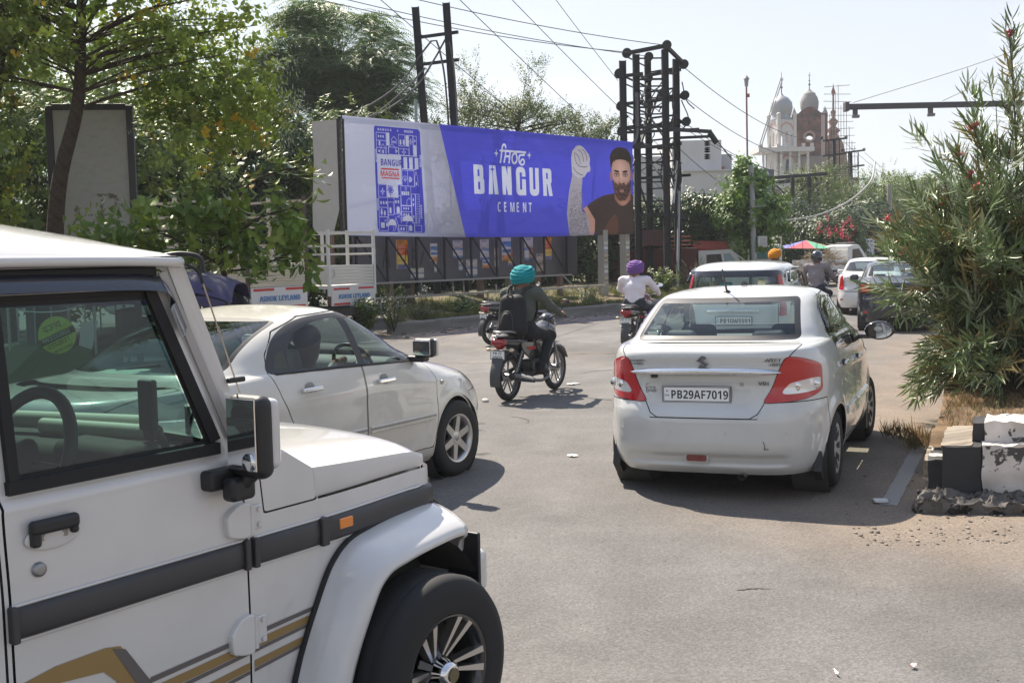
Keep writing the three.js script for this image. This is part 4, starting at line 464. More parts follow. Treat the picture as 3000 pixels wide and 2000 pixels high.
  part(root, 'roof_visor', box(0.66, 1.868, D / 2, 0.05, 0.028, 1.5, 0.012), white);
  // A pillars and windscreen frame
  for (const z of [-0.03, D + 0.03]) part(root, 'windscreen_pillar', beam([0.86, 1.235, z], [0.655, 1.865, z + (z > -0.5 ? -0.06 : 0.06)], 0.05, 0.05), white);
  part(root, 'windscreen', (() => { const P = [0.875, 1.25, -0.06, 0.875, 1.25, D + 0.06, 0.672, 1.85, D + 0.12, 0.672, 1.85, -0.12]; const q = new THREE.BufferGeometry(); q.setAttribute('position', new THREE.Float32BufferAttribute(P, 3)); q.setIndex([0, 1, 2, 0, 2, 3]); q.computeVertexNormals(); return q; })(), MAT.glassGreen);
  part(root, 'wiper', join([rod([0.89, 1.26, -0.35], [0.82, 1.50, -0.15], 0.007), rod([0.90, 1.26, -0.35], [0.86, 1.38, -0.30], 0.01)]), MAT.black);
  // bonnet, cowl top, front
  { const bx = [1.155, 1.25, 1.40, 1.55, 1.68, 1.76, 1.80, 1.815], hx = x => lerp(1.172, 1.128, (x - 1.15) / 0.65) - 0.016 * step(1.74, 1.82, x); const gr = range(0, 1, 44).map(v => bx.map(x => { const u = v * 2 - 1, e = Math.pow(Math.abs(u), 7), w = 0.797 - 0.05 * step(1.12, 1.9, x) - 0.10 * step(1.78, 1.92, x) ** 2; return [x - 0.03 * e, hx(x) + 0.035 * (1 - u * u) - 0.03 * e, D / 2 - u * w]; })); const s = skin(gr, [], 'b'); const sideFlap = (z, sg) => { const q = skin(range(0, 1, 6).map(t => bx.map(x => [x, lerp(1.036, hx(x) - 0.030, t), z + sg * 0.004 * Math.sin(t * PI) - sg * step(1.12, 1.9, x) * 0.05 - sg * 0.10 * step(1.78, 1.92, x) ** 2])), [], 'b'); return q.b; }; part(root, 'bonnet', join([s.b, sideFlap(-0.008, 1), sideFlap(D + 0.008, -1)]), white); }
  { const gr = range(0, 1, 24).map(v => [0.86, 0.93, 0.99, 1.05, 1.148].map(x => { const u = v * 2 - 1, e = Math.pow(Math.abs(u), 7); return [x, lerp(1.262, 1.150, clamp((x - 0.96) / 0.19)) + 0.02 * (1 - u * u) - 0.012 * e, D / 2 - u * 0.80]; })); part(root, 'cowl', skin(gr, [], 'b').b, white); }
  part(root, 'front_panel', join([box(1.86, 0.86, D / 2, 0.10, 0.42, 1.36, 0.03)]), white); part(root, 'grille', join([0, 1, 2, 3, 4, 5, 6].map(k => box(1.925, 0.90, D / 2 + (k - 3) * 0.1, 0.02, 0.22, 0.03, 0.008))), MAT.gloss); for (const s of [-1, 1]) part(root, 'head_lamp', (() => { const q = new THREE.SphereGeometry(0.095, 20, 12); q.scale(0.4, 1, 1); q.translate(1.90, 0.90, D / 2 + s * 0.54); return q; })(), MAT.clear); part(root, 'front_bumper', box(2.02, 0.55, D / 2, 0.20, 0.20, 1.72, 0.05), white);
  // wheel arch flares: thick rounded lip swept along the arch, with black piping
  for (const sg of [1, -1]) {
    const Z = z => sg > 0 ? z : D - z; const path = curve([[0.985, 0.34, 0], [1.045, 0.50, 0], [1.115, 0.65, 0], [1.20, 0.785, 0], [1.29, 0.848, 0], [1.42, 0.872, 0], [1.62, 0.886, 0], [1.80, 0.886, 0], [1.90, 0.86, 0], [1.955, 0.79, 0], [1.975, 0.70, 0]]), N = 90, pts = path.getPoints(N), gr = [], pipe = [];
    pts.forEach((p, i) => { const t = pts[Math.min(N, i + 1)].clone().sub(pts[Math.max(0, i - 1)]).normalize(), dx = t.y, dy = -t.x, f = i / N, w = lerp(0.175, 0.20, step(0.1, 0.7, f)) * (1 - 0.25 * step(0.85, 1, f)), base = zSide(Math.min(p.x, 1.86), Math.max(0.5, p.y)); const prof = [[-0.006, 0.0], [0.0, 0.022], [0.012, 0.06], [0.03, 0.105], [0.055, 0.145], [0.085, w * 0.93], [0.115, w], [0.135, w * 0.985], [0.138, w * 0.93], [0.122, w * 0.80], [0.11, 0.02]]; gr.push(prof.map(([u, z]) => [p.x + dx * u * 0.78, p.y + dy * u * 0.78, Z(base + z)])); pipe.push(V(p.x - dx * 0.002, p.y - dy * 0.002, Z(base + 0.010))); });
    part(root, 'wheel_arch_flare', skin(gr, [], 'f').f, white); part(root, 'arch_piping', new THREE.TubeGeometry(new THREE.CatmullRomCurve3(pipe), 120, 0.011, 8), MAT.rubber);
    const liner = new THREE.CylinderGeometry(0.50, 0.50, 0.30, 30, 1, true, 0, PI * 2); liner.rotateX(PI / 2); liner.scale(0.92, 0.92, 1); liner.translate(1.52, 0.36, Z(-0.02)); const bk = new THREE.CircleGeometry(0.5, 30); bk.translate(1.52, 0.36, Z(-0.17)); part(root, 'arch_liner', join([liner, bk]), MAT.darkGrey);
    part(root, 'inner_wing', box(1.92, 0.58, Z(0.06), 0.02, 0.36, 0.16, 0.008), MAT.black);
    // rear flare (out of the picture, kept simple)
    const rf = []; for (let i = 0; i <= 40; i++) { const a = lerp(-0.1, PI + 0.1, i / 40), cx = -1.15 + 0.43 * Math.cos(a), cy = 0.36 + 0.45 * Math.sin(a); rf.push([[0.43, 0], [0.44, 0.08], [0.42, 0.12], [0.39, 0.11]].map(([r, z]) => [-1.15 + r * Math.cos(a), 0.36 + r * 1.05 * Math.sin(a), Z(z + zSide(-1, 0.6))])); } part(root, 'wheel_arch_flare', skin(rf, [], 'f').f, white);
    // mouldings with raised edges
    for (const [x0, x1] of [[0.0, 0.81], [0.848, 1.158], [1.172, 1.895]]) { const n = Math.max(4, Math.round((x1 - x0) / 0.06)), sec = [[0.872, 0.0], [0.876, 0.016], [0.888, 0.024], [0.915, 0.027], [0.945, 0.024], [0.957, 0.016], [0.961, 0.0]]; const gr2 = range(x0, x1, n).map((x, i) => sec.map(([y, z]) => [x, y, Z(zSide(x, 0.92) + ((i === 0 || i === n) ? z * 0.4 : z))])); part(root, 'side_moulding', skin(gr2, [], 'm').m, grey); for (const yy of [0.868, 0.964]) part(root, 'moulding_edge', tube(range(x0, x1, 6).map(x => [x, yy, Z(zSide(x, 0.92) + 0.004)]), 0.005, 12, 6), white); for (const x of [x0, x1]) part(root, 'moulding_cap', box(x, 0.916, Z(zSide(x, 0.92) + 0.012), 0.022, 0.100, 0.030, 0.006), grey); }
    part(root, 'indicator', box(1.268, 0.928, Z(zSide(1.27, 0.92) + 0.026), 0.068, 0.038, 0.012, 0.005), MAT.amber);
    // hinges
    for (const [y0, y1, k] of [[0.985, 1.075, 0], [0.60, 0.705, 1]]) { const h = part(root, 'door_hinge', (() => { const q = extrude(smooth([[0.742, y0 + 0.01], [0.738, y0 + 0.065], [0.775, y1], [0.822, y1 + 0.004], [0.822, y0 - 0.004], [0.78, y0 - 0.004]], 24, 0.25), 0.016, 0.006); return join([sg > 0 ? q.translate(0, 0, 0.01) : q.scale(1, 1, -1).translate(0, 0, D - 0.01), rod([0.834, y0, Z(0.026)], [0.834, y1, Z(0.026)], 0.010), box(0.866, (y0 + y1) / 2, Z(0.014), 0.05, y1 - y0 - 0.01, 0.012, 0.005)]); })(), white); for (const yy of [y0 + 0.02, y1 - 0.02]) part(h, 'hinge_bolt', (() => { const q = new THREE.CylinderGeometry(0.009, 0.009, 0.01, 6); q.rotateX(PI / 2); q.translate(0.872, yy, Z(0.023)); return q; })(), white); }
    // door handle, lock
    const hd = part(root, 'door_handle', join([box(0.135, 1.162, Z(0.022), 0.15, 0.042, 0.030, 0.014), box(0.078, 1.138, Z(0.018), 0.028, 0.06, 0.03, 0.010), box(0.196, 1.15, Z(0.018), 0.022, 0.05, 0.03, 0.010)]), MAT.black); part(hd, 'handle_paddle', box(0.135, 1.130, Z(0.010), 0.09, 0.022, 0.012, 0.003), M([0.3, 0.27, 0.25], 0.5)); part(root, 'handle_recess', (() => { const q = new THREE.SphereGeometry(1, 20, 12); q.scale(0.085, 0.036, 0.006); q.translate(0.135, 1.128, Z(0.0105)); return q; })(), white); part(root, 'door_lock', (() => { const q = lathe([[0, 0.012], [0.012, 0.012], [0.019, 0.009], [0.021, 0]], 20); q.rotateX(PI / 2 * sg); q.translate(0.088, 1.045, Z(0.010)); return q; })(), MAT.steel);
    // decals: dark, gold and grey bands, and the swoosh
    const decal = (pts, m, e = 0) => { const s = new THREE.ShapeGeometry(new THREE.Shape(pts.map(p => new THREE.Vector2(...p)))); const p = s.attributes.position; for (let i = 0; i < p.count; i++) p.setZ(i, Z(zSide(p.getX(i), p.getY(i)) + 0.0025 + e)); s.computeVertexNormals(); part(root, 'body_stripe', s, m); };
    const band = (x0, x1, ya, yb, ha, hb, m) => { for (const [a, b] of [[x0, Math.min(x1, 0.822)], [Math.max(x0, 0.842), Math.min(x1, 1.15)], [Math.max(x0, 1.158), x1]]) if (b > a + 0.01) { const f = x => [lerp(ya, yb, (x - x0) / (x1 - x0)), lerp(ha, hb, (x - x0) / (x1 - x0))]; const [y0, h0] = f(a), [y1, h1] = f(b), n = 6, top = [], bot = []; for (let i = 0; i <= n; i++) { const x = lerp(a, b, i / n), [y, h] = f(x); top.push([x, y + h / 2]); bot.unshift([x, y - h / 2]); } decal([...top, ...bot], m); } };
    band(0.43, 1.235, 0.622, 0.660, 0.018, 0.014, dgrey); band(0.46, 1.22, 0.585, 0.630, 0.030, 0.024, gold); band(0.48, 1.21, 0.561, 0.610, 0.014, 0.011, dgrey); band(0.60, 1.20, 0.522, 0.567, 0.026, 0.021, gold); band(0.62, 1.19, 0.500, 0.549, 0.013, 0.011, dgrey);
    decal([[-0.3, 0.60], [0.0, 0.745], [0.12, 0.765], [0.28, 0.768], [0.33, 0.758], [0.42, 0.62], [0.46, 0.52], [0.37, 0.52], [0.31, 0.66], [0.27, 0.70], [0.12, 0.715], [0.02, 0.66], [-0.1, 0.52], [-0.3, 0.52]], gold); decal([[0.30, 0.76], [0.345, 0.745], [0.43, 0.62], [0.50, 0.50], [0.46, 0.50], [0.38, 0.63]], dgrey, 0.001);
  }
  // wheels
  const w0 = makeWheel('sport', 0.358, 0.235, 0.212); w0.position.set(1.51, 0.345, 0.185); w0.rotation.y = -0.02; root.add(w0); for (const [x, z, t] of [[1.51, D - 0.185, PI], [-1.15, 0.03, 0], [-1.15, D - 0.03, PI]]) { const o = w0.clone(); o.position.set(x, 0.352, z); o.rotation.y = t; root.add(o); }
  part(root, 'underbody', join([box(-0.1, 0.42, D / 2, 4.0, 0.06, 1.3), box(-1.2, 0.6, D / 2, 1.9, 0.3, 1.25)]), MAT.darkGrey); part(root, 'rear_panel', box(-2.2, 1.12, D / 2, 0.04, 1.5, 1.58, 0.02), white);
  // door mirror on its arm
  { const m = part(root, 'door_mirror', join([box(0.800, 1.30, 0.11, 0.075, 0.265, 0.165, 0.035), box(0.745, 1.165, 0.02, 0.12, 0.065, 0.06, 0.015), box(0.775, 1.135, 0.075, 0.10, 0.075, 0.06, 0.018), rod([0.785, 1.15, 0.09], [0.815, 1.20, 0.13], 0.022)]), MAT.black); part(m, 'mirror_glass', box(0.761, 1.31, 0.112, 0.006, 0.225, 0.130, 0.003), MAT.mirror); part(m, 'convex_mirror', (() => { const q = new THREE.SphereGeometry(0.03, 20, 12); q.scale(0.4, 1, 1); q.translate(0.758, 1.225, 0.145); return q; })(), MAT.chrome); part(m, 'mirror_cap', box(0.836, 1.308, 0.116, 0.050, 0.225, 0.155, 0.035), white); m.position.set(-0.03, 0.018, 0); }
  // roof aerial loop and crank rod at the pillar
  part(root, 'aerial', join([tube([[0.60, 1.885, -0.10], [0.66, 1.895, -0.05], [0.70, 1.88, -0.01], [0.705, 1.835, 0.0]], 0.007, 24, 7), tube([[0.66, 1.862, -0.03], [0.69, 1.84, -0.01], [0.70, 1.80, 0.0]], 0.006, 14, 7)]), MAT.black); part(root, 'aerial_rod', rod([0.70, 1.80, 0.0], [0.93, 1.28, -0.05], 0.003, 0.003, 6), M([0.5, 0.42, 0.33], 0.5)); part(root, 'aerial_clip', box(0.825, 1.485, -0.01, 0.07, 0.018, 0.02, 0.006), MAT.black);
  // cabin
  const dk = M([0.05, 0.045, 0.04], 0.85), pale = M([0.62, 0.60, 0.50], 0.6);
  part(root, 'steering_wheel', (() => { const q = new THREE.TorusGeometry(0.225, 0.02, 12, 48); const s = [rod([-0.2, 0, 0], [0.2, 0, 0], 0.016), rod([0, 0, 0], [0, -0.2, 0], 0.016), lathe([[0, 0.03], [0.06, 0.025], [0.08, 0]], 20).rotateX(PI / 2)]; const gq = join([q, ...s]); gq.rotateY(-PI / 2); gq.rotateZ(-0.40); gq.translate(0.28, 1.27, -0.36); return gq; })(), MAT.black); part(root, 'steering_column', rod([0.36, 1.21, -0.40], [0.72, 1.02, -0.40], 0.04), dk);
  part(root, 'dashboard', join([box(0.72, 1.13, D / 2, 0.26, 0.24, 1.46, 0.05), box(0.64, 1.23, -0.45, 0.16, 0.10, 0.42, 0.04)]), dk); part(root, 'paper_roll', (() => { const q = new THREE.CylinderGeometry(0.032, 0.032, 0.62, 20, 1, true); q.rotateX(PI / 2); q.rotateY(0.25); q.translate(0.78, 1.30, -0.82); return q; })(), pale); part(root, 'paper_roll', (() => { const q = new THREE.CylinderGeometry(0.028, 0.028, 0.55, 20, 1, true); q.rotateX(PI / 2); q.rotateY(0.15); q.translate(0.76, 1.285, -0.66); return q; })(), pale);
  for (const z of [-0.40, D + 0.40]) part(root, 'front_seat', join([box(-0.05, 0.78, z, 0.5, 0.16, 0.5, 0.05), (() => { const q = box(0, 0.3, 0, 0.13, 0.6, 0.48, 0.05); q.rotateZ(0.25); q.translate(-0.32, 0.82, z); return q; })()]), MAT.seat);
  part(root, 'floor', box(0.0, 0.55, D / 2, 2.2, 0.04, 1.5), MAT.floor); part(root, 'headliner', box(-0.75, 1.86, D / 2, 2.75, 0.02, 1.45), M([0.22, 0.21, 0.20], 0.95)); part(root, 'phone_holder', join([box(0.70, 1.40, -0.30, 0.03, 0.17, 0.075, 0.01), rod([0.72, 1.32, -0.30], [0.78, 1.25, -0.32], 0.014), box(0.705, 1.31, -0.30, 0.03, 0.05, 0.05, 0.01)]), MAT.black);
  // green round sticker inside the far window
  part(root, 'far_grab_rail', tube([[0.1, 1.72, D + 0.12], [0.25, 1.62, D + 0.12], [0.5, 1.62, D + 0.12], [0.62, 1.70, D + 0.12]], 0.008, 20, 6), MAT.steel);
  // driver: shown by the dim shape and the pale knuckles on the sill
  part(root, 'gear_lever', join([rod([0.42, 0.75, -0.78], [0.30, 1.12, -0.74], 0.012), (() => { const q = new THREE.SphereGeometry(0.03, 14, 10); q.translate(0.30, 1.14, -0.74); return q; })()]), MAT.black);
}
// ---------- motorcycles and riders ----------
function makeBike(name, label, pos, turn, plateLines, accent, lean = 0, group) {
  const root = thing(name, label, 'motorcycle', pos, turn, group || 'motorcycles on the road'); root.rotation.order = 'YXZ'; root.rotation.x = lean;
  const r = 0.30, wb = 1.26; // rear axle at x = 0
  for (const x of [0, wb]) {
    const w = new THREE.Group(); w.name = 'wheel'; w.position.set(x, r, 0); root.add(w); const tw = x ? 0.036 : 0.044;
    const t = lathe([[r - 0.075, -tw * 0.8], [r - 0.05, -tw], [r - 0.02, -tw * 0.9], [r - 0.004, -tw * 0.5], [r, 0], [r - 0.004, tw * 0.5], [r - 0.02, tw * 0.9], [r - 0.05, tw], [r - 0.075, tw * 0.8]], 48); t.rotateX(PI / 2); part(w, 'tyre', t, MAT.rubber);
    const rm = lathe([[r - 0.078, -tw * 0.75], [r - 0.09, -tw * 0.5], [r - 0.095, 0], [r - 0.09, tw * 0.5], [r - 0.078, tw * 0.75], [r - 0.068, tw * 0.7], [r - 0.068, -tw * 0.7], [r - 0.078, -tw * 0.75]], 40); rm.rotateX(PI / 2); const S = [rm]; for (let k = 0; k < 5; k++) for (const s of [-1, 1]) S.push(spokePiece(0.03, r - 0.085, 0.022, 0.016, s * 0.012, s * 0.004, 0.012, k * PI * 0.4 + s * 0.12 + 0.2)); part(w, 'rim', join(S), M([0.22, 0.22, 0.225], 0.4, 0.7)); const h = new THREE.CylinderGeometry(0.05, 0.05, 0.11, 20); h.rotateX(PI / 2); part(w, 'hub', h, MAT.steel);
  }
  part(root, 'swingarm', join([beam([0, r, 0.085], [0.46, 0.36, 0.085], 0.03, 0.045), beam([0, r, -0.085], [0.46, 0.36, -0.085], 0.03, 0.045), rod([-0.0, r, -0.1], [0, r, 0.1], 0.012)]), MAT.black);
  for (const z of [0.105, -0.105]) { const spring = []; for (let k = 0; k <= 60; k++) { const t = k / 60, a = t * PI * 16; spring.push([lerp(0.03, 0.20, t) + 0.022 * Math.cos(a) * 0.9, lerp(0.36, 0.62, t) + 0.022 * Math.cos(a) * 0.3, z + 0.022 * Math.sin(a)]); } part(root, 'shock_absorber', join([rod([0.01, 0.33, z], [0.22, 0.66, z], 0.011), tube(spring, 0.005, 180, 5)]), MAT.steel); }
  part(root, 'frame', join([rod([0.20, 0.70, 0.09], [0.75, 0.66, 0.06], 0.018), rod([0.20, 0.70, -0.09], [0.75, 0.66, -0.06], 0.018), rod([1.0, 0.86, 0], [0.92, 0.34, 0], 0.022), rod([0.45, 0.34, 0.07], [0.92, 0.32, 0.05], 0.018), rod([0.45, 0.34, -0.07], [0.92, 0.32, -0.05], 0.018), rod([0.46, 0.36, 0.08], [0.52, 0.68, 0.08], 0.018), rod([0.46, 0.36, -0.08], [0.52, 0.68, -0.08], 0.018)]), MAT.black);
  const fins = [box(0.66, 0.37, 0, 0.36, 0.22, 0.24, 0.05)]; for (let k = 0; k < 7; k++) { const q = box(0, 0, 0, 0.19, 0.008, 0.17, 0.003); q.rotateZ(0.3); q.translate(0.78, 0.47 + k * 0.022, 0); fins.push(q); } const cv = new THREE.CylinderGeometry(0.085, 0.085, 0.29, 24); cv.rotateX(PI / 2); cv.translate(0.66, 0.36, 0); fins.push(cv); part(root, 'engine', join(fins), M([0.11, 0.11, 0.115], 0.45, 0.6));
  part(root, 'tank', blob([{ a: [0.62, 0.74, 0], b: [0.95, 0.83, 0], r: 0.085, s: 0.135, c: [1, 1, 1] }, { a: [0.80, 0.80, 0.06], b: [0.98, 0.82, 0.08], r: 0.09, s: 0.085, c: [1, 1, 1] }, { a: [0.80, 0.80, -0.06], b: [0.98, 0.82, -0.08], r: 0.09, s: 0.085, c: [1, 1, 1] }], 0.02, 0.05), MP(accent, 0.25, { clearcoat: 1 }));
  part(root, 'side_panel', join([extrude(smooth([[0.16, 0.72], [0.52, 0.70], [0.56, 0.56], [0.42, 0.50], [0.20, 0.62]], 24, 0.3), 0.02, 0.006).translate(0, 0, 0.10), extrude(smooth([[0.16, 0.72], [0.52, 0.70], [0.56, 0.56], [0.42, 0.50], [0.20, 0.62]], 24, 0.3), 0.02, 0.006).translate(0, 0, -0.12)]), MP([0.03, 0.028, 0.03], 0.2, { clearcoat: 1 }));
  for (const z of [0.128, -0.128]) part(root, 'red_decal', extrude([[0.26, 0.665], [0.50, 0.66], [0.52, 0.62], [0.34, 0.62]], 0.004).translate(0, 0, z - (z < 0 ? 0.004 : 0)), MP([0.45, 0.02, 0.02], 0.3));
  part(root, 'tail_cowl', blob([{ a: [-0.16, 0.765, 0], b: [0.28, 0.72, 0], r: 0.062, s: 0.095, c: [1, 1, 1], flat: [0, 0, 1, -0.25] }], 0.018, 0.04), MP([0.03, 0.028, 0.03], 0.22, { clearcoat: 1 }));
  part(root, 'seat', blob([{ a: [-0.08, 0.815, 0], b: [0.25, 0.80, 0], r: 0.075, s: 0.095, c: [1, 1, 1], flat: [0, 1, 0, 0.7] }, { a: [0.25, 0.79, 0], b: [0.62, 0.775, 0], r: 0.10, s: 0.08, c: [1, 1, 1], flat: [0, 1, 0, 0.7] }], 0.018, 0.05), M([0.03, 0.03, 0.032], 0.7));
  part(root, 'grab_rail', tube([[0.20, 0.83, 0.115], [0.02, 0.865, 0.122], [-0.14, 0.885, 0.11], [-0.215, 0.885, 0.05], [-0.215, 0.885, -0.05], [-0.14, 0.885, -0.11], [0.02, 0.865, -0.122], [0.20, 0.83, -0.115]], 0.013, 48, 8), M([0.3, 0.3, 0.31], 0.35, 0.8));
  const tl = part(root, 'tail_lamp', blob([{ a: [-0.205, 0.755, 0.06], b: [-0.205, 0.755, -0.06], r: 0.05, s: 0.05, c: [1, 1, 1] }, { a: [-0.19, 0.70, 0.025], b: [-0.19, 0.70, -0.025], r: 0.035, s: 0.035, c: [1, 1, 1] }], 0.011, 0.03), MP([0.30, 0.006, 0.01], 0.12, { clearcoat: 1 })); part(tl, 'lamp_hood', box(-0.17, 0.835, 0, 0.16, 0.02, 0.15, 0.009), M([0.35, 0.35, 0.36], 0.3, 0.5));
  for (const z of [-1, 1]) part(root, 'indicator', join([rod([-0.15, 0.66, z * 0.03], [-0.18, 0.66, z * 0.14], 0.009), (() => { const q = new THREE.SphereGeometry(0.03, 14, 10); q.scale(0.8, 0.75, 1.2); q.translate(-0.185, 0.66, z * 0.165); return q; })()]), M([0.62, 0.50, 0.36], 0.25));
  numberPlate(root, plateLines, 0.215, 0.115, [-0.245, 0.60, 0], [0, -PI / 2, 0.0], false);
  part(root, 'rear_mudguard', (() => { const gr = []; for (let i = 0; i <= 20; i++) { const a = lerp(R(50), R(195), i / 20), q = 0.345; gr.push([[q - 0.02, -0.075], [q, -0.06], [q + 0.006, 0], [q, 0.06], [q - 0.02, 0.075]].map(([c, z]) => [c * Math.cos(a), r + c * Math.sin(a), z])); } return join([skin(gr, [], 'm').m, beam([-0.22, 0.66, 0], [-0.27, 0.48, 0], 0.15, 0.012)]); })(), M([0.06, 0.06, 0.065], 0.5));
  part(root, 'chain_case', extrude(smooth([[-0.06, 0.34], [0.5, 0.42], [0.5, 0.31], [-0.06, 0.25]], 24, 0.3), 0.03, 0.006).translate(0, 0, -0.10), MAT.black);
  const ex = part(root, 'exhaust', join([tube([[0.85, 0.42, 0.06], [0.90, 0.26, 0.10], [0.70, 0.20, 0.13], [0.42, 0.22, 0.145]], 0.020, 30, 10), rod([0.42, 0.22, 0.145], [0.06, 0.29, 0.150], 0.030, 0.047, 18), rod([0.06, 0.29, 0.150], [-0.16, 0.335, 0.150], 0.047, 0.047, 18)]), M([0.14, 0.14, 0.145], 0.4, 0.7)); part(ex, 'heat_shield', rod([0.32, 0.255, 0.155], [-0.02, 0.325, 0.16], 0.040, 0.052, 16), MAT.chrome); part(ex, 'end_cap', rod([-0.165, 0.336, 0.150], [-0.185, 0.34, 0.150], 0.044, 0.036, 18), MAT.black);
  part(root, 'foot_peg', join([rod([0.52, 0.30, 0.10], [0.52, 0.30, 0.26], 0.014), rod([0.52, 0.30, -0.10], [0.52, 0.30, -0.26], 0.014), rod([0.30, 0.36, 0.10], [0.28, 0.36, 0.24], 0.012), rod([0.30, 0.36, -0.10], [0.28, 0.36, -0.24], 0.012), rod([0.52, 0.30, 0.22], [0.68, 0.27, 0.23], 0.008)]), MAT.black);
  part(root, 'fork', join([rod([wb, r, 0.075], [wb - 0.24, 0.94, 0.075], 0.022, 0.018), rod([wb, r, -0.075], [wb - 0.24, 0.94, -0.075], 0.022, 0.018), box(wb - 0.24, 0.93, 0, 0.06, 0.03, 0.2, 0.01)]), MAT.steel);
  part(root, 'front_mudguard', (() => { const gr = []; for (let i = 0; i <= 16; i++) { const a = lerp(R(20), R(150), i / 16), q = 0.33; gr.push([[q - 0.02, -0.06], [q, -0.05], [q + 0.005, 0], [q, 0.05], [q - 0.02, 0.06]].map(([c, z]) => [wb + c * Math.cos(a), r + c * Math.sin(a), z])); } return skin(gr, [], 'm').m; })(), MP(accent, 0.25, { clearcoat: 1 }));
  part(root, 'head_lamp_cowl', blob([{ a: [1.06, 0.93, 0], b: [1.15, 0.90, 0], r: 0.12, s: 0.09, c: [1, 1, 1] }], 0.022, 0.04), MP(accent, 0.25, { clearcoat: 1 }));
  part(root, 'handlebar', join([tube([[0.90, 1.03, 0.36], [0.97, 1.03, 0.20], [1.01, 0.99, 0.08], [1.01, 0.97, 0], [1.01, 0.99, -0.08], [0.97, 1.03, -0.20], [0.90, 1.03, -0.36]], 0.012, 40, 8), rod([0.915, 1.03, 0.25], [0.89, 1.03, 0.37], 0.017), rod([0.915, 1.03, -0.25], [0.89, 1.03, -0.37], 0.017), rod([0.965, 1.01, 0.24], [0.945, 1.01, 0.37], 0.006), rod([0.965, 1.01, -0.24], [0.945, 1.01, -0.37], 0.006)]), MAT.black);
  for (const z of [1, -1]) { const m = part(root, 'mirror', join([rod([0.96, 1.03, z * 0.24], [0.99, 1.17, z * 0.30], 0.006), (() => { const q = new THREE.SphereGeometry(1, 18, 12); q.scale(0.02, 0.042, 0.068); q.translate(0.99, 1.20, z * 0.32); return q; })()]), MAT.black); part(m, 'mirror_glass', (() => { const q = new THREE.CircleGeometry(1, 20); q.scale(0.058, 0.035, 1); q.rotateY(-PI / 2); q.rotateZ(-0.2); q.translate(0.968, 1.20, z * 0.32); return q; })(), MAT.mirror); }
  part(root, 'stand', join([rod([0.42, 0.30, -0.09], [0.46, 0.12, -0.20], 0.012)]), MAT.black);
  return root;
}
const clothMap = dataTex(256, (u, v) => { const g = 0.86 + (tileFbm(u, v, 6, 4, 5) - 0.5) * 0.4; return [g, g, g]; });
